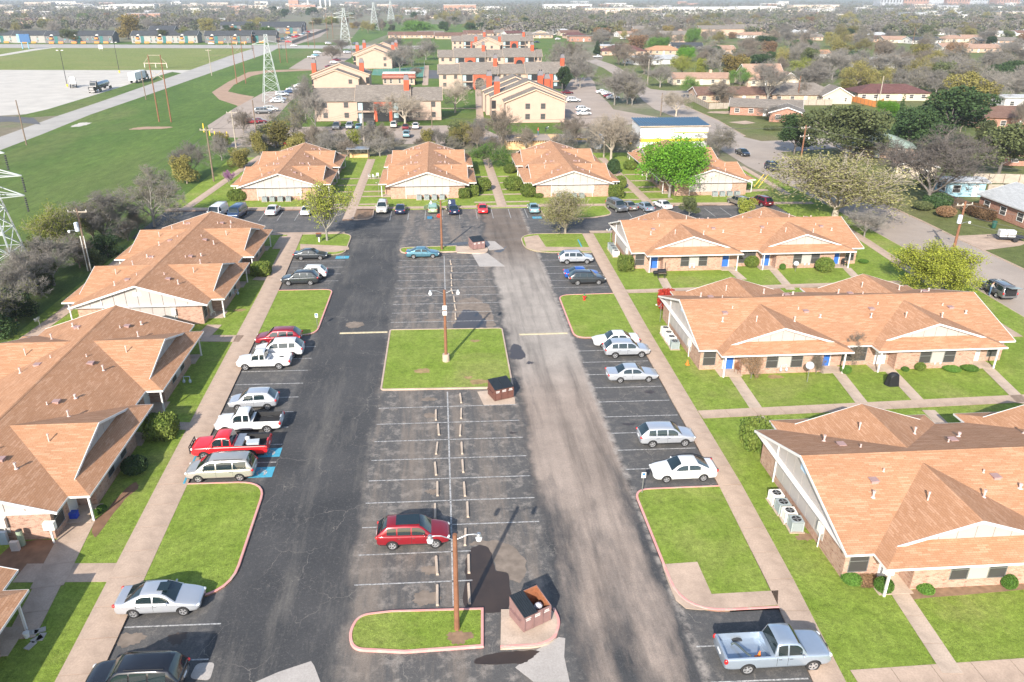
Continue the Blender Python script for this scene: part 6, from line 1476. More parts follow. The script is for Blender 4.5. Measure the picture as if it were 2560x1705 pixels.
# ---------------------------------------------------------------- houses
M['cream'] = simple('cream_siding', (.50,.42,.32), .8, .05, .5); M['whitewall'] = simple('white_siding', (.55,.54,.52), .7, .05, .5); M['tanbrick'] = brick_mat('tan_brick', (.50,.34,.24), (.42,.26,.17), (.5,.42,.35))
M['tanroof'] = shingle_mat('pinkish_tan_shingles', (.36,.235,.17), (.42,.28,.21), (.30,.19,.135)); M['maroonroof'] = shingle_mat('maroon_shingles', (.13,.062,.055), (.18,.09,.08), (.10,.045,.04)); M['paleroof'] = shingle_mat('pale_grey_shingles', (.42,.43,.43), (.48,.49,.49), (.36,.37,.37))
HN = [0]
def house(c, w_, d_, rz, roofm, wallm, label, kind='hip', ez=2.6, pitch=.36, chim=False, garage=False, group='houses beyond the side street', name='house'):
    o = empty(name, label, 'house' if name == 'house' else 'shed', group, (c[0], c[1], 0), rz); hx, hy = w_/2, d_/2; rz_ = ez+hy*pitch
    HN[0] += 1
    if kind == 'gable':
        gable_walls(o, -hx, hx, -hy, hy, ez, rz_, 'x', wallm); r = gable_roof(o, -hx, hx, -hy, hy, ez, rz_, 'x', roofm, .5, trim='white')
    elif kind == 'gabley':
        rz_ = ez+hx*pitch; gable_walls(o, -hx, hx, -hy, hy, ez, rz_, 'y', wallm); r = gable_roof(o, -hx, hx, -hy, hy, ez, rz_, 'y', roofm, .5, trim='white')
    else:
        MB().add([(-hx,-hy,0),(hx,-hy,0),(hx,hy,0),(-hx,hy,0),(-hx,-hy,ez),(hx,-hy,ez),(hx,hy,ez),(-hx,hy,ez)], [(0,1,5,4),(1,2,6,5),(2,3,7,6),(3,0,4,7)]).build('wall', M[wallm], o, uv=True)
        e = .55; X, Y = hx+e, hy+e; rr = max(X-Y, .4); zt = ez+Y*pitch
        r = MB().add([(-X,-Y,ez),(X,-Y,ez),(X,Y,ez),(-X,Y,ez),(-rr,0,zt),(rr,0,zt),(-X,-Y,ez-.15),(X,-Y,ez-.15),(X,Y,ez-.15),(-X,Y,ez-.15)], [(0,1,5,4),(1,2,5),(2,3,4,5),(3,0,4),(6,7,1,0),(7,8,2,1),(8,9,3,2),(9,6,0,3),(9,8,7,6)]).build('roof', M[roofm], o, uv=True)
    if chim: MB().box(hx*.35,hx*.35+1.1,-.5,.5,ez,rz_+1.0).build('chimney', M['tanbrick'], r, uv=True)
    n = max(2, int(w_/4)); sp = []
    for i in range(n):
        x = -hx+(i+.5)*w_/n
        if i == n//2 and not garage: d = MB().box(x-.5,x+.5,-hy-.04,-hy+.02,0,2.1).build('door', M['white'], o); MB().box(x+.3,x+.4,-hy-.1,-hy-.04,1.0,1.1).build('handle', M['metal'], d)
        else: sp.append(((x,-hy,1.4),(0,-1)))
    for y in (-hy*.4, hy*.4): sp += [((-hx,y,1.4),(-1,0)), ((hx,y,1.4),(1,0))]
    windowset(o, M['white'], sp, 1.3, 1.2)
    if garage: MB().box(-2.5,2.5,-hy-.05,-hy+.02,0,2.3).build('garage_door', M['cream'], o)
    R_ = math.hypot(hx, hy); OBST.append((c[0]-R_,c[0]+R_,c[1]-R_,c[1]+R_)); return o
house(Z(3,560,790)+Vector((2,3,0)), 20, 10, -.38, 'greyshingle', 'redbrick', 'grey-brown roofed brick ranch house at the street corner', 'gable')
house(Z(3,690,838)+Vector((3,4,0)), 9, 9, -.38, 'greyshingle', 'redbrick', 'brick wing with a gable end at the street corner', 'gabley')
house(c5(1610,780)+Vector((0,5,0)), 23, 10, -.06, 'tanroof', 'cream', 'cream ranch house with a pinkish tan roof beyond the side street', 'gable', chim=True)
house(c5(1960,1005)+Vector((3,6,0)), 27, 11, -.03, 'brownshingle', 'tanbrick', 'brick ranch house with a dark brown roof and white porch', 'gable', chim=True)
house(Z(3,900,700)+Vector((-2,6,0)), 22, 13, -.08, 'greyshingle', 'tanbrick', 'wide grey roofed house next to a cream garage gable', 'hip', pitch=.45)
house(Z(3,1080,712)+Vector((0,4,0)), 9.5, 8, -.1, 'greyshingle', 'cream', 'cream garage with a barn-shaped gable', 'gabley', pitch=.6, garage=True)
house(Z(3,1430,690)+Vector((2,6,0)), 24, 12, -.1, 'maroonroof', 'cream', 'house with a long maroon roof behind an orange fence', 'hip')
house(Z(3,640,590)+Vector((-3,8,0)), 15, 14, .02, 'tanroof', 'cream', 'tall steep tan roofed house with a cream gable', 'gable', pitch=.75); house(Z(3,745,595)+Vector((0,4,0)), 8, 7, .02, 'tanroof', 'cream', 'cream gabled front wing of the steep tan house', 'gabley', pitch=.7)
house(Z(3,1440,470)+Vector((0,8,0)), 28, 13, -.05, 'paleroof', 'whitewall', 'large house with a pale blue-grey roof and white gable', 'gable', chim=True)
house(Z(3,955,400)+Vector((0,5,0)), 13, 10, 0, 'shingle', 'whitewall', 'house with an orange-brown roof among the trees', 'gable')
house(at(2520,322)+Vector((4,6,0)), 22, 12, -.15, 'brownshingle', 'redbrick', 'red brick house with arched porch and brown hip roof', 'hip', ez=2.9)
house(at(2545,270)+Vector((3,4,0)), 14, 8, -.1, 'paleroof', 'whitewall', 'long white outbuilding behind the red brick house', 'gable', pitch=.15, ez=3.2)
house(at(2560,415)+Vector((5,5,0)), 16, 12, -.2, 'tanroof', 'redbrick', 'brick house with a pergola porch by the wooden fence', 'hip')
house(Z(3,1965,1350)+Vector((0,2.5,0)), 6.6, 4.2, -.12, 'paleroof', 'bluesiding' if 'bluesiding' in M else 'whitewall', 'pale blue shed with a white roof behind the wooden fence', 'gable', pitch=.18, ez=2.7, name='shed')
gh = house(cst(2080,420)+Vector((7.5+5.5*math.cos(SD_),3.5+5.5*math.sin(SD_),0)), 24, 12, SD_+.03, 'paleroof', 'redbrick', 'brick house with a broad grey roof facing the street', 'gable', ez=2.7, pitch=.3)
house(at(2215,395)+Vector((0,5,0)), 14, 10, -.4, 'sage' if 'sage' in M else 'greyshingle', 'tanbrick', 'sage green roofed house hidden by the pines', 'hip'); house(at(2300,445)+Vector((0,3,0)), 7, 8, -.4, 'tanroof', 'cream', 'small cream gabled house behind the big bare tree', 'gabley')
house(c5(620,400)+Vector((0,6,0)), 26, 14, -.1, 'maroonroof', 'tanbrick', 'house with a wide maroon hip roof beside the pale metal roof', 'hip'); house(c5(1130,390)+Vector((0,5,0)), 20, 11, -.1, 'shingle', 'tanbrick', 'house with an orange-brown hip roof behind the maroon one', 'hip', chim=True)
house(c5(1020,520)+Vector((0,8,0)), 26, 16, .35, 'paleroof', 'whitewall', 'building with a long pale ribbed roof', 'gable', pitch=.2); house(c5(1430,330)+Vector((0,5,0)), 20, 10, -.1, 'darkshingle', 'darksiding' if 'darksiding' in M else 'greysiding', 'dark house with a charcoal gable roof', 'gable')
house(c5(480,330)+Vector((0,4,0)), 18, 10, -.05, 'paleroof', 'tanbrick', 'low house with a white roof next to the dark cedar', 'gable', pitch=.15); house(c5(60,225)+Vector((0,6,0)), 18, 12, 0, 'greyshingle', 'redbrick', 'red brick shop with a coral awning', 'gable', pitch=.05, ez=4)
house(k4(1640,90)+Vector((0,6,0)), 22, 12, 0, 'greyshingle', 'tanbrick', 'tan brick house with a white garage beyond the drive', 'gabley', pitch=.3)
for i, (x, y, w_, d_, rf, wl, kd, lb) in enumerate(((1640,240,24,13,'greyshingle','tanbrick','gable','two-storey brick apartment house with white gable panels'), (1870,150,40,14,'greyshingle','tanbrick','gable','long brick apartment house with a grey roof'), (2190,130,36,14,'greyshingle','tanbrick','gable','grey roofed brick apartment house beyond the green trees'), (900,150,22,12,'greyshingle','tanbrick','gable','brick apartment house left of the white gabled one'))):
    house(c5(x if i != 0 else 1300, y)+Vector((0,8,0)), w_, d_, 0, rf, wl, lb, kd, ez=5.6 if i < 4 else 2.6, pitch=.4)
c7b = lambda x, y, z=0: at(1700+x*.3652, 60+y*.3652, z)
for x, y, w_, rf, wl, lb in ((1225,110,13,'tanroof','tanbrick','far house with a small tan gable'), (1350,125,16,'maroonroof','tanbrick','far maroon roofed house'), (1680,135,24,'darkshingle','whitewall','far white house with a dark roof'), (1885,125,18,'tanroof','cream','far tan roofed house'), (1900,185,20,'tanroof','whitewall','far house with a white front gable'), (2040,195,30,'tanroof','tanbrick','far house with a long salmon roof'), (2180,140,30,'greyshingle','tanbrick','far house with a wide grey roof'), (2330,185,26,'greyshingle','tanbrick','far grey roofed house by the picture-edge trees'), (2060,120,26,'tanroof','cream','far long cream house'), (870,112,26,'greyshingle','tanbrick','far brick house with white gable panels'), (1480,130,18,'tanroof','cream','far cream house among bare trees'), (300,205,14,'tanroof','tanbrick','far brick house behind the bare tree')):
    house(c7b(x, y)+Vector((0,6,0)), w_, 12, random.uniform(-.15,.15), rf, wl, lb, 'hip' if x % 2 else 'gable')
z2h = lambda x, y: Z(2, x, y)
for x, y, w_ in ((540,262,24),(760,268,26),(950,250,26),(1140,245,22),(1370,262,22),(430,262,24),(620,255,22)): house(z2h(x, y)+Vector((0,8,0)), w_, 13, random.uniform(-.05,.05), random.choice(('greyshingle','brownshingle')), 'tanbrick', 'tan brick house in the row behind the tan blocks', 'gable', group='houses behind the tan blocks')
# fences
def board_fence(pts, h, mat, label):
    a = Vector((pts[0][0],pts[0][1],0)); o = empty('wooden_fence', label, 'fence', None, a)
    for p, q in zip(pts, pts[1:]):
        p = Vector((p[0],p[1],0))-a; q = Vector((q[0],q[1],0))-a; n = max(1, int((q-p).length/2.4))
        for i in range(n):
            u, v = p.lerp(q, i/n), p.lerp(q, (i+1)/n); hh = h+random.uniform(-.05,.05)
            MB().bar(u+Vector((0,0,hh/2))+(v-u)*.008, v+Vector((0,0,hh/2))-(v-u)*.008, .06, hh).build('fence_panel', mat, o); MB().box(u.x-.06,u.x+.06,u.y-.06,u.y+.06,0,h+.1).build('post', M['oldwood'], o)
board_fence([Z(3,1160,690), Z(3,1340,735), Z(3,1390,712)], 1.8, M['orangefence'], 'orange stained fence beside the maroon roofed house')
board_fence([Z(3,60,680), Z(3,195,748), Z(3,440,738)], 1.8, M['palewood'], 'weathered fence round the brown roofed ranch house'); board_fence([Z(3,440,720), Z(3,1040,720)], 1.8, M['palewood'], 'long weathered fence behind the corner brick house')
board_fence([Z(3,1740,1370), Z(3,1960,1450)], 1.8, M['oldwood'], 'dark wooden fence between the blue shed and the street'); board_fence([Z(3,2000,1250), Z(3,2420,1260)], 1.8, M['palewood'], 'grey wooden fence behind the blue shed'); board_fence([Z(3,2095,1330), Z(3,2420,1330)], 1.8, M['palewood'], 'grey wooden fence beside the brick chimney')
board_fence([k4(1700,1560), Z(2,1480,955), Z(2,1780,960), Z(2,2000,985)], .4, M['yellow'], 'low yellow barrier along the alley')
# storage fence by the junction
board_fence([g2(1200,465), g2(1500,350), g2(1590,318)], 2.0, M['palewood'], 'grey storage yard fence beside the green strip')
# ---------------------------------------------------------------- striped metal shop, roof deck with workers, sheds behind the end houses
A, B = at(1598,372), at(1768,371); o = empty('metal_shop', 'white metal shop with yellow stripes and a blue ribbed roof', 'shop building', None, ((A.x+B.x)/2, A.y, 0)); hx = (B.x-A.x)/2; hh = height((A+B)/2, 315); dd = 8.5
MB().box(-hx,hx,0,dd,0,hh).build('wall', simple('white_metal', (.6,.6,.59), .5, .04, .4), o)
for z0, z1, xa, xb in ((hh*.30,hh*.44,-hx,hx), (hh*.68,hh*.72,-.1,hx), (hh*.94,hh*.99,-hx,-.2)): MB().box(xa-.02,xb+.02,-.03,-.004,z0,z1).build('stripe', M['yellow'], o)
bm_ = simple('blue_ribbed_metal', (.05,.11,.17), .35, .1, 1, .4)
n = 26
for i in range(n):
    x0, x1 = -hx-.3+(2*hx+.6)*i/n, -hx-.3+(2*hx+.6)*(i+1)/n
    MB().add([(x0,-.4,hh+.05),(x1,-.4,hh+.05),(x1,dd+.3,hh+.6),(x0,dd+.3,hh+.6),((x0+x1)/2,-.4,hh+.25),((x0+x1)/2,dd+.3,hh+.8)], [(0,4,5,3),(4,1,2,5),(0,1,4)]).build('roof_panel', bm_, o)
MB().box(-hx-.35,hx+.35,-.45,-.38,hh-.15,hh+.08).build('gutter', M['slab'], o)
OBST.append((A.x-3,B.x+3,A.y-2,A.y+12))
M['osb'] = simple('new_plywood', (.62,.40,.20), .8, .12, .8); M['joist'] = simple('new_timber', (.62,.45,.27), .8, .1, 1)
A, B = at(1265,375), at(1385,372); o = empty('unfinished_house', 'half built timber house with a pale flat plywood deck', 'house', None, ((A.x+B.x)/2, A.y, 0)); hx = (B.x-A.x)/2; hh = height((A+B)/2, 349); dd = 8
MB().box(-hx+.2,hx+2.0,.3,dd,0,hh-.5).build('plywood_wall', M['osb'], o)
for i in range(24): MB().box(-hx+i*(2*hx+2)/24,-hx+i*(2*hx+2)/24+.08,-.4,dd,hh-.5,hh-.12).build('joist', M['joist'], o)
for i in range(5):
    for j in range(3): x0 = -hx+i*(2*hx+2)/5; MB().box(x0+.02,x0+(2*hx+2)/5-.02,-.3+j*2.8,-.3+j*2.8+2.76,hh-.12,hh-.09).build('deck_sheet', M['osb'] if i == 4 else M['alley'], o)
DECK = (o.location.x, o.location.y, hh-.09)
for i, (x, y) in enumerate(((-2.5,3.5),(-1.2,2.2),(1.5,4))): q = MB().box(-.9,.9,-.15,.15,0,.2).build('lumber_pile', M['joist'], None, loc=(DECK[0]+x, DECK[1]+y, DECK[2])); q.rotation_euler = (0,0,.5*i); tag(q, 'short stack of lumber on the plywood deck', 'lumber', 'lumber on the deck')
b = Z(2,1758,1010); o = empty('covered_boat', 'tall object under a silver tarp behind the bare tree', 'covered boat', None, b)
MB().blob((0,0,1.3), (1.6,1.5,2.3), 9, 12, 8, .14).build('tarp', simple('silver_tarp', (.33,.36,.39), .4, .2, 2), o)
b = Z(2,125,1095); o = empty('lean_to', 'open shed with a pale metal roof between end houses', 'shed', None, b)
for x in (-2.2,2.2):
    for y in (0,2.6): MB().box(x-.07,x+.07,y-.07,y+.07,0,2.3).build('post', M['oldwood'], o)
MB().box(-2.5,2.5,-.3,3,2.3,2.4).build('roof', M['metal'], o); MB().box(-2.0,2.0,2.2,2.5,0,1.0).build('stack', M['osb'], o)
# far low white and brick buildings toward the horizon
rn = random.Random(21); far_m = [simple('far_white', (.66,.64,.60), .8, .05), simple('far_tan', (.52,.42,.33), .8, .08), simple('far_brick', (.36,.20,.14), .8, .08), simple('far_grey', (.36,.37,.39), .8, .08)]
def block(px, py, w_, d_, h, mt, label, nm_='warehouse'):
    p = at(px, py); o = empty(nm_, label, 'building', 'far buildings toward the horizon', p); MB().box(-w_/2,w_/2,0,d_,0,h).build('wall', mt, o); MB().box(-w_/2-.5,w_/2+.5,-.4,d_+.4,h,h+.5).build('roof', rn.choice((far_m[0],far_m[3])), o)
    k = max(2, min(8, int(w_/9)))
    for i in range(k): MB().box(-w_/2+(i+.3)*w_/k,-w_/2+(i+.7)*w_/k,-.12,-.02,h*.3,h*.62).build('window', M['screen'], o)
block(1190-40, 30, 70, 30, 14, far_m[2], 'far large red brick mill building'); block(757, 27, 60, 30, 13, far_m[2], 'far red brick mill with tall stacks'); block(735, 24, 24, 20, 22, far_m[2], 'far red brick tower')
for x, t in ((771,2),(802,0),(815,0),(826,0)):
    p = at(x, 22); o = empty('smokestack', 'tall pale smokestack by the brick mill', 'smokestack', 'smokestacks', p); MB().cyl((0,0,0),(0,0,38),2.2,1.6,n=10).build('stack', far_m[0], o); MB().cyl((0,0,37),(0,0,38.5),2.0,2.0,n=10).build('rim', far_m[3], o)
for i in range(150):
    px = rn.uniform(-60, 2620); py = rn.choice((rn.uniform(8,30), rn.uniform(14,46)))
    if 850 < px < 1000 and py > 20: continue
    d = CAMH*1931/(.833*(py+11.3)); w_ = rn.uniform(14,55)*max(1, d/2000); block(px, py, w_, rn.uniform(12,30), rn.uniform(4,9)*max(1, d/2600), rn.choice(far_m[:2]+far_m), 'far low pale building toward the horizon')
for i, (px, py, w_) in enumerate(((1560,36,150),(1760,32,190),(1890,30,90),(2040,24,120),(330,22,120),(150,12,120),(95,14,90),(1420,22,130))): block(px, py, w_, 40, 11, far_m[0] if i % 3 else far_m[1], 'far long pale commercial building')
for i, (px, py, h) in enumerate(((2290,14,60),(2330,12,75),(2395,12,50),(2440,11,60),(2520,12,48),(2230,14,45))): block(px, py, 90, 50, h*.75, far_m[3] if i % 2 else far_m[2], 'far mid-rise building on the skyline', 'tower_block')
# houses scattered in the far neighbourhoods
HB = []
for i in range(60):
    px = rn.uniform(1250, 2600) if i % 4 else rn.uniform(0, 640); py = rn.uniform(44, 96) if i % 4 else rn.uniform(36, 66)
    p = at(px, py)
    if any(a < p.x < b and c < p.y < d for a, b, c, d in OBST): continue
    house(p, rn.uniform(14,26), 11, rn.uniform(-.4,.4), rn.choice(('greyshingle','brownshingle','tanroof','maroonroof','paleroof','tanroof')), rn.choice(('tanbrick','whitewall','cream')), 'far house among bare trees', rn.choice(('hip','gable')), group='far houses among the trees')
# ---------------------------------------------------------------- cars farther off
PARTSKIP = ('door_handle','door_seam','air_intake','licence_plate','roof_rail')
def far_car(kind, p, rz, color, label, g='cars parked at the tan blocks', sc=1.0): return place_car(kind, p, rz, color, label, g, 'car', sc, PARTSKIP)
for (x, y), kd, cl, hd in (((500,1480),'bigsuv','grey',S_), ((705,1470),'suv','silver',S_), ((850,1475),'sedan','teal',N_), ((1060,1460),'suv','charcoal',N_), ((1405,1450),'suv','cream',N_), ((1590,1480),'oldsedan','maroon',N_), ((1750,1470),'crossover','white',N_)):
    far_car(kd, k3(x, y)+Vector((0,2.3,0)), hd, cl, {'grey':'grey long SUV','silver':'silver SUV','teal':'teal sedan','charcoal':'dark SUV','cream':'cream SUV','maroon':'maroon sedan','white':'white hatchback'}[cl]+' in the row before the first tan block')
far_car('oldsedan', at(951,345), N_+.2, 'darkblue', 'dark blue car in the alley half behind branches'); far_car('suv', k3(1610,1580), N_, 'paleteal', 'pale vehicle in the alley before the end house')
for (x, y), kd, cl, rz in (((2135,1060),'suv','white',.05), ((2280,1200),'crossover','white',.2), ((2290,1260),'sedan','white',.15), ((2040,940),'oldsedan','maroon',.2), ((1585,165),'sedan','navy',.1), ((1900,120),'suv','white',.4)): far_car(kd, k4(x, y)+Vector((0,.9,0)), rz, cl, cl.replace('navy','dark')+' car parked along the drive of the tan blocks')
for (x, y), cl in (((340,890),'white'), ((410,915),'white'), ((440,945),'maroon'), ((480,965),'white')): far_car('sedan', c5(x, y)+Vector((0,.9,0)), .05, cl, cl+' car nosed in under the tree row')
for (x, y), kd, cl, rz in (((270,430),'smallpickup','white',.1), ((1415,955),'sedan','darkblue',-1.2), ((700,205),'suv','maroon',.1), ((600,195),'sedan','white',.1), ((680,155),'sedan','white',.2)): far_car(kd, c5(x, y), rz, cl, cl+' vehicle parked on the cross street', 'cars beyond the drive')
for (x, y), kd, cl, rz in (((120,345),'smallpickup','white',0), ((180,318),'sedan','teal',0), ((210,280),'suv','white',0), ((470,430),'sedan','white',.2), ((510,395),'sedan','maroon',.2), ((400,500),'sedan','maroon',.2), ((680,275),'suv','silver',.1), ((385,130),'suv','silver',.1), ((810,130),'sedan','darkblue',.1)): far_car(kd, k3(x, y)+Vector((0,.9,0)), rz, cl, cl+' vehicle in the far gravel parking strip', 'cars in the gravel strips')
for (x, y), kd, cl in (((1800,780),'bigsuv','grey'), ((1850,765),'suv','cream'), ((1910,690),'sedan','silver'), ((1895,705),'sedan','white'), ((1930,660),'suv','silver'), ((1985,640),'sedan','darkblue'), ((2000,625),'sedan','silver'), ((2050,600),'sedan','white'), ((1710,850),'sedan','red'), ((1770,845),'oldsedan','maroon')): far_car(kd, Z(1,x,y)+Vector((0,.9,0)), .1, cl, cl+' car in the gravel strip under the lattice tower', 'cars in the gravel strips')
far_car('sedan', Z(1,1448,304), .0, 'white', 'white car on the far road before the charcoal blocks', 'cars on the far road'); far_car('sedan', Z(1,2012,318), 0, 'white', 'white car waiting at the junction', 'cars on the far road'); far_car('sedan', g2(1160,455), .1, 'brightred', 'red car at the storage yard gate', 'cars in the storage yard')
for i in range(14): far_car(('sedan','suv','smallpickup')[i % 3], g2(1060+i*26+(i % 3)*20, 420-i*6+(i % 2)*14), .5, ('red','teal','white','silver','charcoal','brightred','cream')[i % 7], 'vehicle parked in the storage yard', 'cars in the storage yard')
for (x, y), kd, cl in (((905,930),'smallpickup','brightred'), ((960,905),'suv','white')): pass
p = at(600+290*.4076, 280+205*.4076); far_car('smallpickup', p, N_+.2, 'brightred', 'red pickup behind the end house roof', 'cars in the alley'); far_car('suv', at(600+300*.4076, 280+185*.4076)+Vector((1.5,3,0)), N_+.3, 'white', 'white and red vehicle behind the end house roof', 'cars in the alley')
far_car('bigsuv', at(2540,590), .3, 'white', 'white utility trailer and machine on the driveway', 'cars on the side street') if 0 else None
# utility trailer on the driveway
b = cst(2080,590); o = empty('utility_trailer', 'black utility trailer carrying white tanks on the driveway', 'trailer', None, b, -.25)
MB().box(-1.8,1.8,-.9,.9,.5,.62).build('bed', M['dark'], o); MB().bar((-1.8,0,.5),(-3.2,0,.5),.1).build('tongue', M['dark'], o)
for s in (-1,1): MB().bar((-1.8,s*.9,1.0),(1.8,s*.9,1.0),.06).build('rail', M['dark'], o); MB().cyl((.3,s*.95,.35),(.3,s*1.15,.35),.35,n=14).build('wheel', M['tyre'], o)
for x in (-1.2,-.1): MB().box(x-.5,x+.5,-.5,.5,.62,1.5).build('tank', M['white'], o)
b = cst(1880,440); o = empty('trash_bin', 'dark green wheeled bin by the brick wall', 'trash bin', None, b); g = simple('dark_green_plastic', (.02,.08,.06), .5, .05); MB().cyl((0,0,0),(0,0,1.0),.28,.36,n=12).build('bin', g, o); MB().cyl((0,0,1.0),(0,0,1.08),.38,.3,n=12).build('lid', g, o)
# ---------------------------------------------------------------- people
def person(loc, rz, joints, cloth, label):
    """one skinned figure; joints: dict name -> (pos, radius), edges fixed"""
    E = [('pelvis','chest'),('chest','neck'),('neck','head'),('chest','sl'),('sl','el'),('el','hl'),('chest','sr'),('sr','er'),('er','hr'),('pelvis','pl'),('pl','kl'),('kl','al'),('al','tl'),('pelvis','pr'),('pr','kr'),('kr','ar'),('ar','tr')]
    names = list(joints); me = bpy.data.meshes.new('person'); me.from_pydata([joints[n][0] for n in names], [(names.index(a), names.index(b)) for a, b in E], []); o = bpy.data.objects.new('person', me); COL.objects.link(o)
    sk = o.modifiers.new('s', 'SKIN'); o.modifiers.new('u', 'SUBSURF').levels = 1
    for i, n in enumerate(names): r_ = joints[n][1]; me.skin_vertices[0].data[i].radius = (r_, r_) if not hasattr(r_, '__len__') else r_
    me.skin_vertices[0].data[names.index('pelvis')].use_root = True
    bpy.context.view_layer.update(); m2 = evald(o); o.modifiers.clear(); o.data = m2; m2.materials.clear()
    mats = [cloth[0], cloth[1], M['skin'], cloth[2]]
    for m_ in mats: m2.materials.append(m_)
    J = {n: Vector(joints[n][0]) for n in names}
    for p in m2.polygons:
        k = min(J, key=lambda n: (J[n]-p.center).length); p.use_smooth = True
        p.material_index = {'head':2,'neck':2,'hl':2,'hr':2,'pl':1,'pr':1,'kl':1,'kr':1,'al':1,'ar':1,'pelvis':1,'tl':3,'tr':3}.get(k, 0)
    o.location = loc; o.rotation_euler = (0,0,rz); tag(o, label, 'person')
    hd = J['head']; MB().blob((hd.x-.01, hd.y, hd.z+.05), (.105,.095,.10), 3, 10, 6, .03).build('hat', cloth[3], o, smooth=True)
    return o
M['skin'] = simple('skin', (.45,.27,.19), .6, .05)
def stand(lean=0, arms='down', bend=0):
    c = math.cos(bend); s = math.sin(bend); T_ = lambda x, y, z: (x*c+(z-.95)*s, y, .95+(z-.95)*c-x*s) if z > .95 else (x, y, z)
    J = {'pelvis':(T_(0,0,.97),(.15,.12)),'chest':(T_(0,0,1.32),(.17,.13)),'neck':(T_(0,0,1.52),.06),'head':(T_(.02,0,1.68),(.095,.105)),'sl':(T_(0,.2,1.44),.065),'sr':(T_(0,-.2,1.44),.065),'pl':((0,.1,.9),.095),'pr':((0,-.1,.9),.095),'kl':((.03,.12,.5),.07),'kr':((.0,-.14,.5),.07),'al':((-.02,.13,.09),.05),'ar':((-.04,-.16,.09),.05),'tl':((.14,.14,.045),.045),'tr':((.12,-.17,.045),.045)}
    if arms == 'down': J.update(el=(T_(-.02,.27,1.16),.05), er=(T_(-.02,-.27,1.16),.05), hl=(T_(.1,.27,.96),.04), hr=(T_(.1,-.27,.96),.04))
    elif arms == 'fwd': J.update(el=(T_(.16,.24,1.22),.05), er=(T_(.16,-.24,1.22),.05), hl=(T_(.42,.14,1.26),.04), hr=(T_(.42,-.14,1.26),.04))
    else: J.update(el=(T_(.3,.24,1.35),.05), er=(T_(.3,-.24,1.35),.05), hl=(T_(.62,.2,1.4),.04), hr=(T_(.62,-.2,1.4),.04))
    return J
jean = simple('denim', (.06,.11,.19), .9, .1, 8); shoe = simple('shoe', (.5,.48,.45), .7, .05)
redc = simple('red_shirt', (.55,.03,.025), .9, .08, 6); greyc = simple('grey_shirt', (.33,.32,.31), .9, .1, 8); bluec = simple('slate_shirt', (.10,.15,.18), .9, .1, 8); drk = simple('dark_trousers', (.03,.03,.035), .9, .1)
pm = cst(1790,1265); person((pm.x+.25, pm.y-.1, 0), SD_+math.pi/2-.2, stand(arms='fwd', bend=.28), (greyc, jean, shoe, simple('hair', (.1,.07,.05), .9, 0)), 'person in a grey shirt and jeans leaning on the dark grey SUV')
d2 = at(1345, 338, DECK[2]); person((d2.x, d2.y, DECK[2]), 0.3, stand(arms='down'), (redc, jean, drk, redc), 'person in a red shirt and jeans standing on the plywood deck')
d3 = at(1361, 330, DECK[2]); person((d3.x+.3, d3.y, DECK[2]), .2, stand(arms='up', bend=1.2), (bluec, drk, drk, M['white']), 'person in dark clothes bending over on the plywood deck')
# ================================================================ trees and shrubs
import numpy as np
def leaf_mat(name, a, b, var=.35):
    t = NT(name); t.set(Roughness=.75); t.b.inputs['Specular IOR Level'].default_value = .2
    oi = t.n('ObjectInfo'); f = t.noise(.9, 4, .7); g = t.noise(7, 3, .8)
    c = t.mix(t.ramp(f, [(.35, 0), (.65, 1)]), a, b); c = t.mix(1, c, t.ramp(g, [(.3, .65), (.7, 1.3)]), 'MULTIPLY')
    c = t.mix(1, c, t.ramp(oi.outputs['Random'], [(0, 1-var), (1, 1+var)]), 'MULTIPLY'); t.col(c); return t.m
def bark_mat(name, a, b):
    t = NT(name); t.set(Roughness=.95); t.b.inputs['Specular IOR Level'].default_value = .1
    oi = t.n('ObjectInfo'); f = t.noise(1.2, 4, .6); c = t.mix(f, a, b)
    c = t.mix(1, c, t.ramp(oi.outputs['Random'], [(0, .8), (1, 1.2)]), 'MULTIPLY'); t.col(c); return t.m
BK = {'grey': bark_mat('grey_bark', (.15,.138,.122), (.285,.265,.235)), 'dark': bark_mat('dark_bark', (.085,.075,.068), (.175,.155,.14)), 'pale': bark_mat('pale_bark', (.26,.22,.17), (.42,.37,.30)), 'brown': bark_mat('brown_bark', (.145,.122,.096), (.245,.21,.17))}
LF = {'spring': leaf_mat('fresh_yellow_green_leaves', (.17,.20,.02), (.28,.30,.04), .05), 'bright': leaf_mat('bright_green_leaves', (.065,.185,.012), (.13,.27,.022), .1), 'yellowgreen': leaf_mat('yellow_green_leaves', (.125,.15,.02), (.21,.225,.04)), 'olive': leaf_mat('olive_leaves', (.15,.14,.035), (.24,.21,.065)), 'gold': leaf_mat('golden_olive_leaves', (.17,.13,.03), (.25,.19,.055)),
      'ever': leaf_mat('dark_evergreen_leaves', (.022,.046,.016), (.05,.085,.028)), 'oak': leaf_mat('live_oak_leaves', (.05,.065,.025), (.10,.115,.045)), 'hedge': leaf_mat('clipped_hedge_leaves', (.06,.10,.015), (.14,.17,.035), .2), 'rust': leaf_mat('rust_brown_leaves', (.15,.085,.045), (.22,.14,.075)), 'purple': leaf_mat('redbud_blossom', (.28,.10,.26), (.36,.16,.32)), 'red': leaf_mat('red_leaves', (.34,.025,.02), (.48,.06,.03)), 'bud': leaf_mat('pale_spring_buds', (.19,.185,.065), (.27,.255,.11)), 'green': leaf_mat('mid_green_leaves', (.06,.14,.02), (.11,.20,.035))}
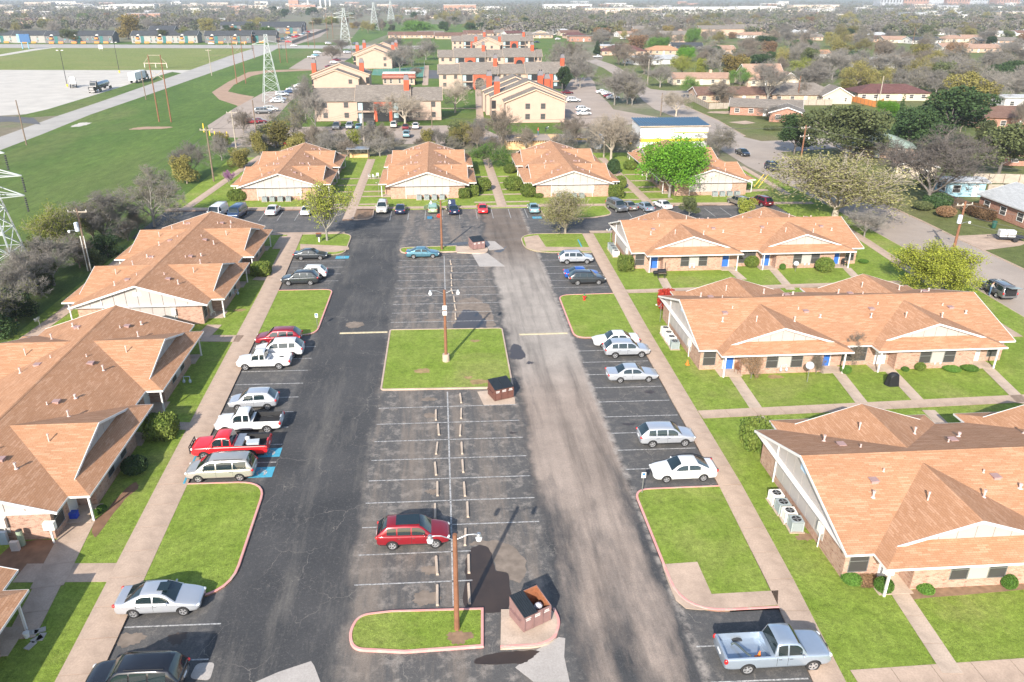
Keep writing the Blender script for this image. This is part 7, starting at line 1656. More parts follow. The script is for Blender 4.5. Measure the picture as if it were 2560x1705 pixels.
def tubes(segs, n):
    """segs: array (k,8): p0, p1, r0, r1 -> verts, faces of n-sided tubes"""
    s = np.array(segs, float); k = len(s); p0, p1, r0, r1 = s[:,0:3], s[:,3:6], s[:,6:7], s[:,7:8]
    d = p1-p0; d /= np.maximum(np.linalg.norm(d, axis=1, keepdims=True), 1e-6)
    h = np.where(np.abs(d[:,2:3]) > .9, np.array([[1.,0,0]]), np.array([[0,0,1.]])); u = np.cross(d, h); u /= np.linalg.norm(u, axis=1, keepdims=True); v = np.cross(d, u)
    V = np.empty((k, 2, n, 3))
    for i in range(n):
        a = 2*math.pi*i/n; off = u*math.cos(a)+v*math.sin(a); V[:,0,i] = p0+off*r0; V[:,1,i] = p1+off*r1
    base = (np.arange(k)*2*n)[:,None]; Fs = []
    for i in range(n):
        j = (i+1) % n; Fs.append(np.concatenate([base+i, base+j, base+n+j, base+n+i], 1))
    return V.reshape(-1, 3), np.stack(Fs, 1).reshape(-1, 4)
def quads(P, size, rng, up=.3):
    """randomly turned leaf quads at points P"""
    k = len(P); a = rng.normal(size=(k,3)); a[:,2] *= .6; a /= np.linalg.norm(a, axis=1, keepdims=True); b = rng.normal(size=(k,3)); b -= (b*a).sum(1, keepdims=True)*a; b /= np.linalg.norm(b, axis=1, keepdims=True)
    s = (size*rng.uniform(.6, 1.35, (k,1)))/2; w_ = s*rng.uniform(.5, .9, (k,1))
    V = np.stack([P-a*s, P+b*w_, P+a*s, P-b*w_], 1).reshape(-1, 3); Fq = np.arange(4*k).reshape(-1, 4); return V, Fq
def np_mesh(name, V, Fq, mat):
    me = bpy.data.meshes.new(name); nv, nf = len(V), len(Fq); me.vertices.add(nv); me.vertices.foreach_set('co', V.astype(np.float32).ravel()); me.loops.add(nf*4); me.loops.foreach_set('vertex_index', Fq.astype(np.int32).ravel())
    me.polygons.add(nf); me.polygons.foreach_set('loop_start', np.arange(nf, dtype=np.int32)*4); me.update(calc_edges=True); me.materials.append(mat); return me
def skeleton(rng, H_=10.0, spread=4.2, trunk=.22, limbs=5, lev=4, kids_=(6,5,5), up=.35, r0=.24, first=.25):
    """recursive limbs; returns thick segments, thin segments and tips"""
    thick, thin, tips = [], [], []
    def nrm(v): return v/max(np.linalg.norm(v), 1e-6)
    def grow(p, d, L, r, level):
        n = 4 if level < 2 else (3 if level < 3 else 2); q = p; dd = d; pts = [p]
        for i in range(n):
            dd = nrm(dd+rng.normal(size=3)*(.13+.05*level)+np.array([0,0,up*.12])); nq = q+dd*(L/n); ra, rb = r*(1-.62*i/n), r*(1-.62*(i+1)/n)
            (thick if level < 2 else thin).append([*q, *nq, ra, rb]); q = nq; pts.append(q)
        if level >= lev-1: tips.append(q); tips.append((pts[-2]+q)/2); return
        kk_ = kids_[min(level, len(kids_)-1)]
        for j in range(kk_):
            t = rng.uniform(first if level == 0 else .3, 1.0); i = min(n-1, int(t*n)); b = pts[i]+(pts[i+1]-pts[i])*(t*n-i)
            ax = nrm(rng.normal(size=3)); side = nrm(ax-dd*ax.dot(dd)); ang = rng.uniform(.45, .95); nd = nrm(dd*math.cos(ang)+side*math.sin(ang)+np.array([0,0,.12*up]))
            grow(b, nd, L*rng.uniform(.5,.72), r*(1-.55*t)*.55, level+1)
        grow(q, nrm(dd+rng.normal(size=3)*.2), L*.55, r*.4, level+1)
    th_ = H_*trunk; thick.append([0,0,-.2,0,0,th_*.5,r0*1.25,r0]); thick.append([0,0,th_*.5,.05,.0,th_,r0,r0*.9])
    for i in range(limbs):
        a = 2*math.pi*(i+rng.uniform(-.3,.3))/limbs; tilt = rng.uniform(.35,.95) if i else .1
        d = np.array([math.cos(a)*math.sin(tilt)*spread/4.2, math.sin(a)*math.sin(tilt)*spread/4.2, math.cos(tilt)]); grow(np.array([0,0,th_*rng.uniform(.85,1.0)]), nrm(d), H_*(.46 if tilt > .3 else .5), r0*.62, 0)
    return thick, thin, np.array(tips)
TP = {}
def make_tree(key, seed, kind, bark='grey', leaf=None, twr=.02, **kw):
    rng = np.random.default_rng(seed); o = empty('leafless_tree' if key[:4] in ('bare','pale') else 'budding_tree' if key[:3] == 'bud' else 'leafy_tree'); thick, thin, tips = skeleton(rng, **kw)
    A = np.array(thick); B = np.array(thin); B[:,6:8] = np.maximum(B[:,6:8], twr)
    ex = np.concatenate([A[:,3:6], B[:,3:6]]); sx = np.percentile(np.abs(ex[:,:2]), 99); sz = ex[:,2].max()
    V, Fq = tubes(A, 6); link('trunk', np_mesh('trunk', V, Fq, BK[bark]), None, o)
    if kind == 'bare':
        n = 2.2; tw = []
        for t in tips:
            for _ in range(3):
                d = rng.normal(size=3); d[2] = abs(d[2])*.6+.2; d /= np.linalg.norm(d); L = rng.uniform(.35,.85); m_ = t+d*L*.5+rng.normal(size=3)*.06; tw.append([*t, *m_, twr, twr*.8]); tw.append([*m_, *(m_+d*L*.5+rng.normal(size=3)*.1), twr*.8, twr*.5])
        B = np.concatenate([B, np.array(tw)]); V, Fq = tubes(B, 3); cr = link('crown', np_mesh('crown', V, Fq, BK[bark]), None, o)
        if leaf:
            P = np.concatenate([tips+rng.normal(size=tips.shape)*.3 for _ in range(2)]); V, Fq = quads(P, .16, rng); link('leaves', np_mesh('leaves', V, Fq, LF[leaf]), None, o)
    else:
        V, Fq = tubes(B, 3); link('branches', np_mesh('branches', V, Fq, BK[bark]), None, o); nl, sg, ls = kind
        P = np.concatenate([tips+rng.normal(size=tips.shape)*sg for _ in range(nl)]); V, Fq = quads(P, ls, rng); link('crown', np_mesh('crown', V, Fq, LF[leaf]), None, o)
    o['s'] = (float(sx), float(sz)); TP[key] = o; kids(o); return o
make_tree('bare1', 3, 'bare', 'grey', lev=4, kids_=(6,5,4)); make_tree('bare2', 8, 'bare', 'brown', lev=4, kids_=(6,5,4), limbs=6, spread=5.2, trunk=.15); make_tree('bare3', 15, 'bare', 'dark', lev=4, kids_=(5,4,4), limbs=7, spread=3.4, trunk=.12)
make_tree('palebare', 21, 'bare', 'pale', None, lev=4, kids_=(6,5,3), limbs=5, spread=4.6, trunk=.26, r0=.3)
make_tree('bud1', 5, 'bare', 'grey', 'bud', lev=4, kids_=(6,5,4)); make_tree('bud2', 12, (5,.45,.2), 'pale', 'bud', lev=4, kids_=(6,5,4), limbs=7, spread=4.6, trunk=.14, up=.6)
make_tree('leafing', 31, (5,.38,.30), 'grey', 'yellowgreen', lev=4, kids_=(5,4,3), limbs=5)
make_tree('leafy', 17, (22,.55,.30), 'grey', 'bright', lev=4, kids_=(5,4,3), limbs=7, spread=5.0, trunk=.2)
make_tree('round', 23, (16,.5,.26), 'grey', 'yellowgreen', lev=4, kids_=(6,4,4), limbs=8, spread=5.4, trunk=.13)
make_tree('open', 27, (7,.5,.30), 'brown', 'olive', lev=4, kids_=(5,4,3), limbs=6, spread=4.8)
def make_dense(key, seed, lobes, n, ls, leaf, bark='dark', core=True):
    """evergreens: leaf quads through several overlapping lobes"""
    rng = np.random.default_rng(seed); o = empty('evergreen_tree' if key[:4] in ('ever','ceda') else 'oak_tree' if key[:3] == 'oak' else 'bushy_tree'); P = []; seg = [[0,0,-.2,0,0,4.0,.28,.2]]
    tot = sum(r*r for *_, r in lobes)
    for x, y, z, rz_, r in lobes:
        k = int(n*r*r/tot); d = rng.normal(size=(k,3)); d /= np.linalg.norm(d, axis=1, keepdims=True); rad = rng.uniform(.35,1.0,(k,1))**.45*(1+.16*np.sin(d[:,0:1]*7+seed)*np.cos(d[:,1:2]*6+d[:,2:3]*5)); P.append(np.array([[x,y,z]])+d*rad*np.array([[r,r,rz_]])); seg.append([0,0,min(3.5,z*.5),x,y,z,.12,.05])
    V, Fq = tubes(np.array(seg), 5); link('trunk', np_mesh('trunk', V, Fq, BK[bark]), None, o); P = np.concatenate(P); V, Fq = quads(P, ls, rng); link('crown', np_mesh('crown', V, Fq, LF[leaf]), None, o)
    o['s'] = (float(np.abs(P[:,:2]).max()), float(P[:,2].max())); TP[key] = o; kids(o)
rl = random.Random(5)
make_dense('ever1', 2, [(rl.uniform(-2.6,2.6), rl.uniform(-2.6,2.6), rl.uniform(3,8.2), rl.uniform(1.0,1.7), rl.uniform(1.3,2.1)) for _ in range(13)]+[(0,0,6,3,2.4)], 9000, .38, 'ever')
make_dense('oak1', 4, [(rl.uniform(-3.4,3.4), rl.uniform(-3.4,3.4), rl.uniform(3.5,7.8), rl.uniform(1.1,1.6), rl.uniform(1.3,2.0)) for _ in range(16)]+[(0,0,5.5,3,2.6)], 9000, .34, 'oak', 'grey')
make_dense('cedar', 6, [(0.25*math.sin(i*2), .25*math.cos(i*2), 1.2+i*1.05, .95, 2.3-i*.22) for i in range(9)], 6000, .36, 'ever')
make_dense('bush', 9, [(rl.uniform(-2.4,2.4), rl.uniform(-2.4,2.4), rl.uniform(1.2,6.0), rl.uniform(1.2,2.0), rl.uniform(1.2,1.9)) for _ in range(13)], 5200, .36, 'olive', 'brown')
TUSED = set()
def ppm(b): v = Vector((b[0], b[1], -CAMH)); return F/v.dot(FW)
def tree(key, b, h, w_, label, leaf=None, bark=None, group=None, cat='tree', name=None, rz=None):
    if key in TUSED: o = copy_tree(TP[key])
    else: o = TP[key]; TUSED.add(key)
    sx, sz = TP[key]['s'][0], TP[key]['s'][1]
    if name: o.name = name
    o.location = (b[0], b[1], -.1 if len(b) < 3 else b[2]-.05); o.scale = (w_/2/sx, w_/2/sx, h/sz); o.rotation_euler = (0, 0, random.uniform(0, 6.28) if rz is None else rz)
    for ch in o.children:
        n = ch.name.split('.')[0]
        if leaf and (n == 'leaves' or (n == 'crown' and TP[key] is not None and key not in ('bare1','bare2','bare3','palebare','bud1'))): setmat(ch, LF[leaf])
        if bark and (n in ('trunk','branches') or (n == 'crown' and key in ('bare1','bare2','bare3','palebare','bud1'))): setmat(ch, BK[bark])
    if 's' in o: pass
    OBST.append((b[0]-w_*.2,b[0]+w_*.2,b[1]-w_*.2,b[1]+w_*.2))
    return tag(o, label, cat, group)
def ptree(key, bx, by, ty, wpx, label, leaf=None, bark=None, group=None, z=0, **kw):
    b = at(bx, by, z); return tree(key, b, height(b, ty)-z, wpx/ppm(b), label, leaf, bark, group, **kw)
# --- by the lot
ptree('leafing', 818, 601, 452, 132, 'leafing yellow-green tree on the island above the charcoal sedan', 'yellowgreen', z=ZL)
ptree('bud2', 1413, 582, 472, 128, 'low spreading bare tree with pale trunk at the end of the worn aisle', 'bud', 'pale', z=ZL)
ptree('leafy', 1673, 493, 338, 172, 'bright green full leafed tree before the end house', 'bright', z=ZL)
ptree('bud2', 2087, 540, 372, 300, 'very large budding tree with pale limbs at the street walk', 'bud', 'pale', z=ZL)
ptree('round', 2336, 726, 606, 160, 'round dense yellow-green tree at the street kerb', 'spring', z=ZL)
ptree('bare1', 2160, 592, 522, 95, 'small grey bare tree at the corner of the blue-door house', z=ZL)
ptree('oak1', 1722, 545, 490, 56, 'olive grey round tree behind the blue-door house roof', 'oak', z=0); ptree('bush', 1868, 545, 495, 62, 'yellow-green bush tree behind the blue-door house roof', 'yellowgreen', z=0)
p = Z(6,485,1055,ZL); tree('leafing', p, 2.6, 2.1, 'small reddish leaved tree beside the brown metal chair', 'rust'); p = Z(6,1175,965,ZL); tree('bare3', p, 3.6, 2.6, 'bare multi-stemmed shrub in the house recess', None, 'brown', cat='shrub', name='bare_shrub'); p = Z(6,930,1025,ZL); tree('bare3', p, 2.4, 1.7, 'thin bare shrub against the brick front by the grey dish', None, 'brown', cat='shrub', name='bare_shrub')
ptree('open', 1222, 420, 355, 98, 'mid green tree between the middle end houses', 'green', z=ZL)
# --- hedge line on the left
G1 = 'trees of the left hedge line'
ptree('bud1', 387, 566, 408, 170, 'large grey tree with faint buds at the field edge', 'bud', group=G1); ptree('bare2', 262, 600, 474, 165, 'broad bare tree left of the large budding one', group=G1, bark='grey')
ptree('bud2', 150, 640, 505, 130, 'yellow-green thicket beside the pole with twin conduits', 'yellowgreen', group=G1); ptree('bud2', 235, 600, 500, 100, 'yellow-green sapling clump behind the transformer pole', 'yellowgreen', group=G1)
for i, (x, y, t, w_, k, lf, l) in enumerate(((60,770,615,150,'bare2',None,'tangled grey-brown bare thicket by the left walk'), (135,712,590,150,'bare1',None,'grey bare thicket tree below the transformer pole'), (15,810,655,140,'bud1','yellowgreen','budding thicket tree at the tower foot'), (200,668,585,110,'bare3',None,'dark bare sapling clump in the hedge'), (95,735,655,120,'bush','oak','dark green undergrowth bush below bare twigs'), (40,800,720,120,'bush','ever','very dark undergrowth bush in the hedge shade'), (270,640,588,80,'bush','ever','dark evergreen shrub behind the stepped roofs'), (235,665,615,70,'bush','oak','dull green shrub beside the conduits'), (320,600,545,80,'bare3',None,'dark low bare brush along the fence'), (-20,760,600,140,'bud1','yellowgreen','pale budding tree at the lattice tower'), (110,690,585,80,'bush','yellowgreen','yellow leafed shrub above the grey thicket'), (-10,850,740,120,'bush','ever','dark hedge mass by the cut off lawn'), (345,575,520,70,'bare3',None,'thin dark brush beneath the large budding tree'))): ptree(k, x, y, t, w_, l, lf, group=G1)
for x, y, t, w_, k, lf, l in ((480,445,352,85,'bare1',None,'grey bare tree clump left of the first end house'), (468,458,385,72,'bush','olive','olive bush clump at the field corner'), (573,462,424,30,'leafing','purple','small purple blossoming redbud'), (600,420,368,60,'bush','olive','yellowish bush behind the first end house'), (555,400,335,60,'bare2',None,'low bare tree at the alley corner'), (640,380,318,75,'bud1','olive','budding tree before the alley'), (690,368,300,85,'bush','olive','pale green bush tree before the alley'), (610,335,270,55,'bare3',None,'small dark bare tree by the red car'), (735,352,240,95,'bud1','olive','tall budding tree left of the first tan block'), (765,300,185,75,'bare2',None,'bare tree against the tan gable'), (790,330,225,60,'bare1',None,'grey bare tree at the tan block corner'), (660,350,310,40,'bush','oak','green bush beside the bollards')): ptree(k, x, y, t, w_, l, lf, group='trees along the alley')
for x, y, t, w_, k, lf, l in ((825,385,328,70,'bare1',None,'bare shrub tree before the first tan block'), (888,362,322,46,'bush','yellowgreen','yellowish round bush by the pale pole'), (950,392,340,66,'bare1',None,'grey bare bush right of the pale pole'), (925,372,300,60,'bare2',None,'bare tree before the dark parked cars'), (985,378,330,50,'bud1','olive','budding brush behind the middle roof'), (870,395,345,60,'bare3',None,'dark brush behind the open shed'), (1135,362,300,64,'bush','oak','dense dark green bush tree in the alley'), (1160,365,305,64,'open','olive','olive leafed tree in the alley'), (1195,360,288,62,'bare1',None,'grey bare tree right of the dark bush'), (1255,372,262,92,'bare3','','dark fan-shaped bare tree before the stepped gables'), (1431,365,285,92,'bare3',None,'dark bare fan tree right of the roof workers'), (1527,402,280,116,'palebare',None,'pale barked bare tree by the silver tarp'), (1570,395,320,70,'bare1',None,'grey brush left of the striped shop'), (1480,375,310,60,'bare2',None,'low brown brush by the silver tarp'), (1795,388,308,108,'bud1','olive','budding tree right of the striped shop'), (1600,360,320,60,'bare2',None,'bare brush at the shop corner')): ptree(k, x, y, t, w_, l, lf or None, group='trees along the alley')
ra_ = random.Random(3)
for i in range(34):
    x = ra_.uniform(545, 1560); y = ra_.uniform(352, 392)-(8 if x > 1400 else 0); p = at(x, y)
    if any(abs(p.x-q) < 9.5 and p.y < 170 for q in (-28.1,-2.4,23.2,48)) or any(a-.5 < p.x < b+.5 and c-.5 < p.y < d+.5 for a, b, c, d in OBST): continue
    k = ra_.choice(('bare1','bare2','bare3','bud1','bush')); tree(k, p, ra_.uniform(2.5,6.5), ra_.uniform(3.5,6.5), 'low bare or budding brush along the alley fence', 'olive' if k in ('bud1','bush') else None, None, 'brush along the alley')
# --- tan blocks
for x, y, t, w_, k, lf, l in ((1013,314,232,98,'palebare','olive','twisted bare tree before the first tan block'), (948,302,240,70,'bare1',None,'bare tree before the red arch'), (1138,281,198,78,'palebare',None,'twisted bare tree on the striped lawn'), (1213,262,185,52,'palebare',None,'leaning pale trunked tree by the brick walk'), (1405,228,163,46,'ever1','ever','dark conical evergreen at the block corner'), (1450,220,148,66,'bare1',None,'bare tree by the drive bend'), (1400,195,102,80,'bare2',None,'bare tree cluster behind the long tan block'), (1440,205,118,76,'bare1',None,'grey bare tree at the drive'), (1425,175,98,80,'bare3',None,'dark bare tree above the drive'), (1000,178,108,66,'bare1',None,'bare tree beside the court'), (1030,165,100,60,'bud1','olive','budding tree behind the court'), (1065,150,92,60,'bare2',None,'bare tree left of the third tan block'), (985,140,85,56,'bare1',None,'bare tree behind the far tan gable'), (1040,196,165,40,'bare3',None,'small dark tree at the court fence'), (840,225,182,50,'bare3',None,'dark bare tree before the tan gables'), (1036,210,190,14,'cedar','ever','narrow dark cypress by the clubhouse')): ptree(k, x, y, t, w_, l, lf, group='trees at the tan blocks')
for x, y, t, w_, k, lf, l in ((1536,262,168,80,'bare1',None,'bare tree shading the nosed-in cars'), (1568,260,162,100,'bud1','olive','budding tree on the wedge of lawn'), (1580,262,180,70,'bare2',None,'brown bare tree on the wedge of lawn'), (1650,218,158,70,'bare1',None,'bare tree by the blue street sign'), (1610,185,122,76,'bare3',None,'dark bare tree before the ribbed roof'), (1690,290,228,78,'palebare','olive','gnarled bare tree with mistletoe clumps'), (1562,165,108,54,'bare3',None,'dark bare tree at the maroon hip roof'), (1800,258,196,96,'bare3',None,'dark bare tree before the brown ranch roof'), (1917,258,146,94,'bare1',None,'tall grey bare tree by the steep tan house'), (2005,252,203,64,'bare3',None,'dark bare tree before the grey roof')): ptree(k, x, y, t, w_, l, lf, group='trees beyond the drive')
for x, y, t, w_, k, lf, l in ((1648,130,91,54,'leafy','green','round bright green tree by the brick flats'), (1735,112,68,36,'leafy','green','green tree at the end of the brick flats'), (1717,155,116,44,'leafy','bright','bright green tree before the dark house'), (1705,188,138,62,'open','yellowgreen','light green tree above the ranch house'), (1750,188,143,32,'bush','yellowgreen','small yellow-green tree beside it'), (1722,232,188,48,'open','green','green tree before the cream ranch house'), (1850,214,166,52,'open','green','pale green tree right of the cream ranch house'), (1585,124,86,70,'bush','rust','rusty olive tree before the brick flats'), (1493,135,99,26,'cedar','ever','dark cedar by the white roofed house'), (1500,108,66,54,'bush','rust','rusty brown tree beside the shop'), (1915,124,88,74,'ever1','ever','dark evergreen mass left of the pair'), (1992,142,97,78,'ever1','ever','dark evergreen mass right of the pair'), (2095,142,104,68,'oak1','olive','olive evergreen near the orange-brown roof'), (2362,365,215,185,'ever1','ever','big dark pine crown behind the grey tree'), (2262,385,262,130,'ever1','ever','dark pine left of the big pine'), (2110,412,255,225,'oak1','oak','large live oak at the street corner'), (1985,385,280,95,'ever1','ever','dark cedar at the street corner'), (2495,440,308,150,'ever1','oak','dark evergreen right of the grey tree'), (2400,290,180,135,'oak1','olive','olive domed tree behind the big pine'), (2215,292,250,62,'leafy','bright','lime green tree before the pines'), (2155,218,176,58,'bush','gold','golden yellow tree by the maroon roof'), (2120,235,195,50,'bush','olive','olive bush by the orange fence'), (2240,345,235,36,'cedar','ever','slim dark conifer by the teal porch'), (2450,390,300,80,'oak1','oak','dull green oak behind the bare grey tree'), (2180,400,320,80,'open','oak','loose green tree at the hidden sage roof')): ptree(k, x, y, t, w_, l, lf, group='green trees beyond the street')
ptree('bare1', 2317, 517, 318, 235, 'very large grey bare tree beside the blue shed', None, 'dark'); ptree('bare3', 2317, 517, 335, 190, 'inner stems of the grey bare tree by the fence', None, 'dark') if 0 else None
for x, y, t, w_, k, lf, l in ((2445,290,165,110,'bare1',None,'grey bare tree with pale limbs behind the outbuilding'), (2400,330,245,70,'bare3',None,'dark bare tree before the brick arches'), (1930,300,262,90,'bare2',None,'low brown bare tree at the corner house'), (2530,250,160,90,'bare2',None,'brown bare tree by the fence line'), (2330,210,150,90,'bud1','olive','tawny budding tree behind the pines'), (2290,230,170,60,'bud1','olive','pale tawny tree by the pines'), (2480,180,125,90,'bare2',None,'reddish bare tree on the verge'), (2170,190,138,90,'bud1','olive','olive budding tree behind the golden one'), (2250,180,140,70,'open','olive','olive open crowned tree by the golden one'), (2060,190,140,80,'bare3',None,'dark bare tree behind the steep house'), (2010,185,145,70,'open','yellowgreen','yellow-green tree behind the steep house'), (1880,170,118,80,'bare3',None,'dark bare tree in the far gardens'), (1800,165,122,70,'bare2',None,'brown bare tree in the far gardens'), (1765,150,110,60,'bare1',None,'grey bare tree in the far gardens'), (2330,165,118,90,'bare3',None,'dark spreading bare tree by the pale roof'), (2545,330,240,50,'bare3',None,'dark bare tree by the brick house'), (2310,470,425,50,'bush','oak','dark shrubs beside the small cream gable')): ptree(k, x, y, t, w_, l, lf, group='bare trees beyond the street')
# --- far left
for x, y, t, w_, k, lf, l in ((180,108,72,54,'oak1','oak','dark oak before the dark grey flats'), (322,98,34,66,'bush','gold','big golden olive tree between the flats'), (416,107,73,44,'oak1','oak','dark oak before the pale flats'), (466,106,64,38,'open','yellowgreen','yellow-green tree before the pale flats'), (10,106,70,40,'oak1','oak','dark oak by the blue sign'), (210,54,33,36,'bush','green','far green tree above the charcoal roofs'), (580,105,67,48,'oak1','oak','dark oak before the grey flats by the junction'), (648,74,42,48,'open','olive','olive tree above the grey roofs'), (686,38,15,28,'ever1','ever','far dark evergreen left of a pair'), (712,46,21,28,'ever1','ever','far dark evergreen right of a pair'), (778,42,17,38,'ever1','ever','far dark evergreen before the mill'), (670,98,65,36,'leafy','green','green tree at the flats corner'), (1042,86,50,80,'leafy','green','broad green tree beyond the tan blocks'), (1178,82,55,40,'oak1','ever','dark tree beyond the tan blocks'), (830,150,108,60,'bare3',None,'small bare tree by the far road'), (855,130,95,50,'bare1',None,'bare tree at the far gable'), (118,72,46,46,'bush','olive','olive tree behind the flats'), (140,92,50,50,'bare2',None,'brown bare tree behind the flats'), (520,80,44,46,'bush','olive','olive tree on the far lots'), (790,62,44,40,'bush','olive','olive tree along the far track'), (830,66,40,40,'leafy','yellowgreen','yellow-green tree along the far track')): ptree(k, x, y, t, w_, l, lf, group='far trees to the left')
# --- scattered bare trees through the neighbourhoods, then the far woods
rg = random.Random(77); cnt = 0
def blocked(p, r): return any(a-r < p.x < b+r and c-r < p.y < d+r for a, b, c, d in OBST)
STP = V2(*STREET)
def inside(p, poly):
    c = False; n = len(poly)
    for i in range(n):
        (x0, y0), (x1, y1) = poly[i], poly[i-1]
        if (y0 > p.y) != (y1 > p.y) and p.x < (x1-x0)*(p.y-y0)/(y1-y0)+x0: c = not c
    return c
tries = 0
while cnt < 560 and tries < 12000:
    tries += 1; u = rg.random()
    if u < .72: px, py = rg.uniform(1480, 2640), rg.choice((rg.uniform(44,120), rg.uniform(60,250), rg.uniform(44,90)))
    elif u < .86: px, py = rg.uniform(860, 1500), rg.uniform(44, 84)
    else: px, py = rg.uniform(-60, 660), rg.uniform(34, 82)
    p = at(px, py)
    if blocked(p, 1.0) or inside(p, STP) or (1460 < px < 1720 and py > 170) or (px < 2000 and py > 200): continue
    h = rg.uniform(7, 13); w_ = h*rg.uniform(.9, 1.35); q = rg.random()
    if q < .44: tree(rg.choice(('bare1','bare2','bare3')), p, h, w_, 'leafless grey-brown tree among the far houses', None, None, 'leafless trees among the houses'); 
    elif q < .74: tree(rg.choice(('bud1','open')), p, h, w_, 'olive budding tree among the far houses', 'olive', None, 'budding trees among the houses')
    elif q < .90: tree('bush', p, h*.8, w_, 'rounded tawny or olive tree among the far houses', rg.choice(('olive','gold','rust','oak','olive')), None, 'rounded trees among the houses')
    else: tree(rg.choice(('ever1','oak1')), p, h*.85, w_, 'dark evergreen tree among the far houses', None, None, 'evergreens among the houses')
    OBST.pop(); cnt += 1
def woods(name, label, n, x0, x1, y0, y1, cols, seed, size, k=26):
    rng = np.random.default_rng(seed); C = []
    for _ in range(n):
        px = rng.uniform(x0, x1); py = y0+(y1-y0)*rng.random()**1.0; p = at(px, py)
        if blocked(p, .3) and rng.random() < .93: continue
        if 850 < px < 1000 and py > 26 and px > 1290-py*8.2 and px < 1100-py*.6: continue
        C.append((p.x, p.y, rng.uniform(.7,1.3)))
    C = np.array(C); m_ = len(C); Pn = rng.normal(size=(m_,k,3)); Pn /= np.maximum(np.linalg.norm(Pn, axis=2, keepdims=True), .6); s = (C[:,2]*size)[:,None,None]
    Pn = Pn*rng.uniform(.5,1.0,(m_,k,1))*s*np.array([.62,.62,.5])+np.concatenate([C[:,:2], (C[:,2]*size*.52)[:,None]],1)[:,None,:]
    V, Fq = quads(Pn.reshape(-1,3), size*.2, rng); t = NT(name+'_foliage'); t.set(Roughness=.9); f = t.noise(.03, 3, .7); g = t.noise(.25, 3, .8)
    c = t.ramp(f, cols); c = t.mix(1, c, t.ramp(g, [(.3, .7), (.7, 1.3)]), 'MULTIPLY'); t.col(c); o = link(name, np_mesh(name, V, Fq, t.m), None); tag(o, label, 'trees', None, 'stuff')
cb_ = [(.30,(.11,.097,.088)),(.42,(.16,.145,.13)),(.48,(.12,.108,.095)),(.54,(.12,.125,.055)),(.60,(.04,.058,.028)),(.66,(.15,.135,.075))]
woods('distant_trees', 'distant mixed leafless and green trees toward the horizon', 5200, -200, 2760, 3, 44, cb_, 1, 10.5, 50)
woods('garden_trees', 'mass of leafless garden trees beyond the far houses', 1500, 1200, 2760, 44, 90, cb_, 2, 8.5, 110)
woods('garden_trees', 'mass of leafless trees behind the charcoal apartment blocks', 420, -100, 700, 42, 78, cb_, 3, 8.0, 110)
# --- shrubs
def shrub_mesh(key, seed, box):
    rng = np.random.default_rng(seed); k = 2600; d = rng.normal(size=(k,3))
    if box: d /= np.abs(d).max(1, keepdims=True)*.72+np.linalg.norm(d, axis=1, keepdims=True)*.28
    else: d /= np.linalg.norm(d, axis=1, keepdims=True)
    P = d*rng.uniform(.86,1.03,(k,1)); P[:,2] = P[:,2]*.5+.5; V, Fq = quads(P, .13, rng); me = np_mesh('leaves', V, Fq, LF['hedge']); c = MB().blob((0,0,.48), (.86,.86,.46), 1, 14, 9, .03).mesh('core'); c.materials.append(LF['hedge']); return me, c
SH = {False: shrub_mesh('r', 1, False), True: shrub_mesh('b', 2, True)}
def shrub(b, w_, h, label, leaf='hedge', box=False, d_=None, rz=0, group='clipped shrubs'):
    o = empty('shrub', label, 'shrub', group, (b[0], b[1], ZL-.03), rz); o.scale = (w_/2, (d_ or w_)/2, h); lf, co = SH[box]
    for n_, me in (('leaves', lf), ('core', co)): q = link(n_, me, None, o); setmat(q, LF[leaf])
for fn, x, y, w_, h, bx, l, lf in ((Z6 := (lambda x, y: Z(6,x,y,ZL)),487,292,1.9,1.5,False,'round clipped shrub in the recess of the blue-door house','hedge'), (Z6,985,325,2.3,1.9,False,'large round clipped shrub beside gas meters of the blue-door house','hedge'), (lambda x, y: Z(5,x,y,ZL),1952,318,2.0,2.0,True,'square clipped hedge at the corner of the blue-door house','hedge'), (Z6,525,1530,2.4,2.4,True,'yellow-green hedge at the gable corner by the L-shaped pad','hedge'), (lambda x, y: Z(5,x,y,ZL),2235,575,2.0,2.2,True,'red-leaved bush at the gable corner','red'), (lambda x, y: Z(4,x,y,ZL),1792,345,2.5,1.6,True,'broad clipped hedge at the second left house','hedge'), (lambda x, y: Z(4,x,y,ZL),1115,1450,2.5,1.8,True,'broad clipped hedge at the near left house','hedge'), (lambda x, y: Z(7,x,y,ZL),625,110,1.9,1.3,False,'spiky dark green shrub on the shaded side of the near left house','ever'), (Z6,1133,1020,1.0,.8,False,'small green shrub beneath the bare multi-stemmed shrub','green'), (Z6,1640,1000,1.0,.8,False,'small leafy shrub in the bed of the middle right house','hedge'), (lambda x, y: Z(8,x,y,ZL),1705,655,1.1,.9,False,'grey-green shrub at the near right porch','green'), (lambda x, y: Z(8,x,y,ZL),2280,640,.9,.9,False,'small green shrub on the near right brick front','green')): shrub(fn(x, y), w_, h, l, lf, bx)
Z2 = lambda x, y: Z(2,x,y,ZL)
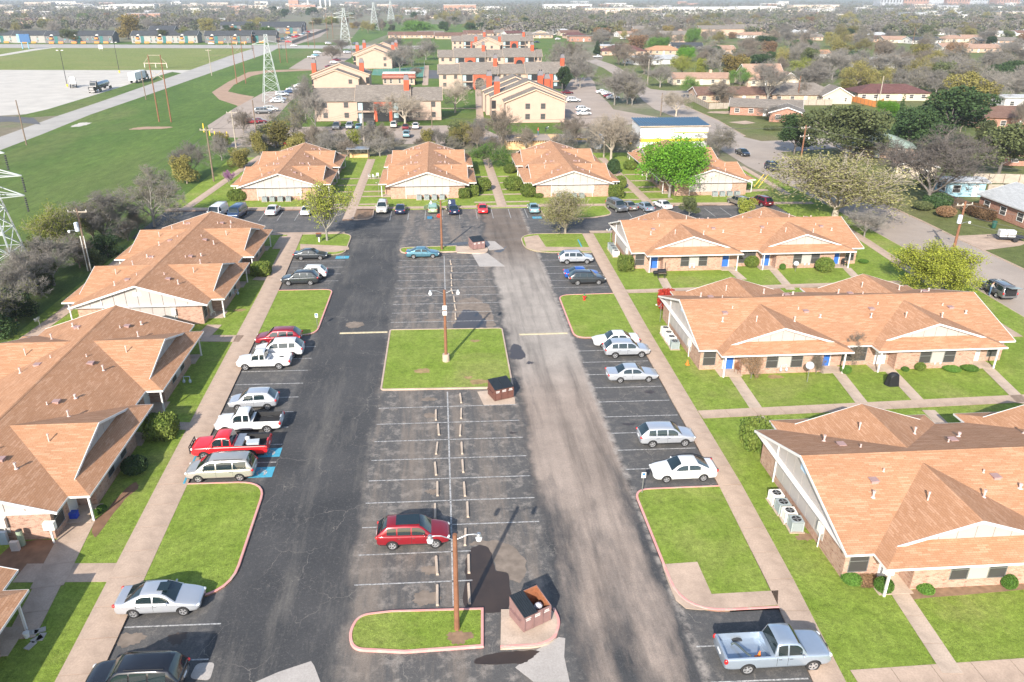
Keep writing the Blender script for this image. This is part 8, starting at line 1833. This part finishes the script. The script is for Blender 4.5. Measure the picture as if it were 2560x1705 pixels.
for x, y, w_, h, bx, l in ((850,1355,2.0,1.8,True,'square clipped shrub left of a pair by the flower border'), (912,1340,2.0,1.9,True,'square clipped shrub right of a pair by the flower border'), (980,1305,3.0,2.4,False,'tall round shrub behind the clipped pair'), (1185,1300,3.6,2.6,False,'large round shrub at the third end house'), (1288,1345,2.9,2.4,False,'round shrub ringed by a stone border'), (1160,1185,2.4,1.8,False,'small round shrub beside the mid green tree'), (1360,1350,1.8,.9,False,'low shrub inside the stone border'), (1887,1350,2.6,2.2,True,'square clipped hedge right of the third end house'), (1870,1190,2.6,3.0,False,'dark upright shrub at the third end house'), (1985,1160,2.8,2.0,False,'round shrub at the fourth end house'), (1915,1290,2.4,2.4,False,'round shrub behind the square hedge')): shrub(Z2(x, y), w_, h, l, 'hedge' if 'dark' not in l else 'ever', bx)
for (x, y), w_, l in (((490,185),2.6,'round shrub left of a pair at the first end house'), ((555,185),2.4,'round shrub right of a pair at the first end house')): shrub(K1(x, y, ZL), w_, 2.0, l)
for x, y, w_, h, l in ((330,1440,2.6,1.4,'low grey-green hedge at the corner brick house'), ): shrub(c6b(190,640), 5.5, 1.1, 'low silvery hedge at the corner brick house', 'oak', True, 2.0)
shrub(c5(2000,1120), 2.6, 2.4, 'round green shrub by the carport drive', 'green'); shrub(cst(1180,190), 4.5, 2.4, 'dark green shrub under the big bare tree', 'ever'); shrub(cst(1010,215), 3.0, 1.3, 'grey-green agave clump at the bare tree foot', 'oak'); shrub(cst(1290,300), 3.0, 1.6, 'brown leafless shrub on the verge', 'rust'); shrub(cst(1700,310), 6.5, 1.8, 'brown leafless hedge against the brick wall', 'rust', True, 2.2, SD_)
# small plants in the beds
for i, (n_, x, y, w_, h) in enumerate(((6,1540,1005,.7,.45),(6,1860,1000,1.6,.4),(6,1980,995,1.6,.4),(8,1560,615,1.2,.5),(8,1900,660,1.0,.5),(7,470,290,.7,.5),(7,440,310,.5,.5),(6,1255,265,1.3,.5),(6,700,310,.8,.8))): shrub(Z(n_,x,y,ZL), w_, h, 'low bedding plants at the foot of a brick front', 'green', group='bedding plants')
p = Z(8,1630,612,ZL); shrub(p, 1.3, .35, 'orange flowering bed by the near right porch', 'rust', True)
# ================================================================ air
hz = MB().box(-9100,9100,-360,16100,-1.1,110).build('haze', None, None); hm = bpy.data.materials.new('haze_air'); hm.use_nodes = True; hm.node_tree.nodes.clear()
ho_ = hm.node_tree.nodes.new('ShaderNodeOutputMaterial'); hv = hm.node_tree.nodes.new('ShaderNodeVolumePrincipled'); hv.inputs['Color'].default_value = (.80,.87,.97,1); hv.inputs['Density'].default_value = .00016; hv.inputs['Anisotropy'].default_value = .2
hm.node_tree.links.new(hv.outputs[0], ho_.inputs['Volume']); hz.data.materials.append(hm); hz['kind'] = 'stuff'; hz['label'] = 'thin pale haze in the air over everything'
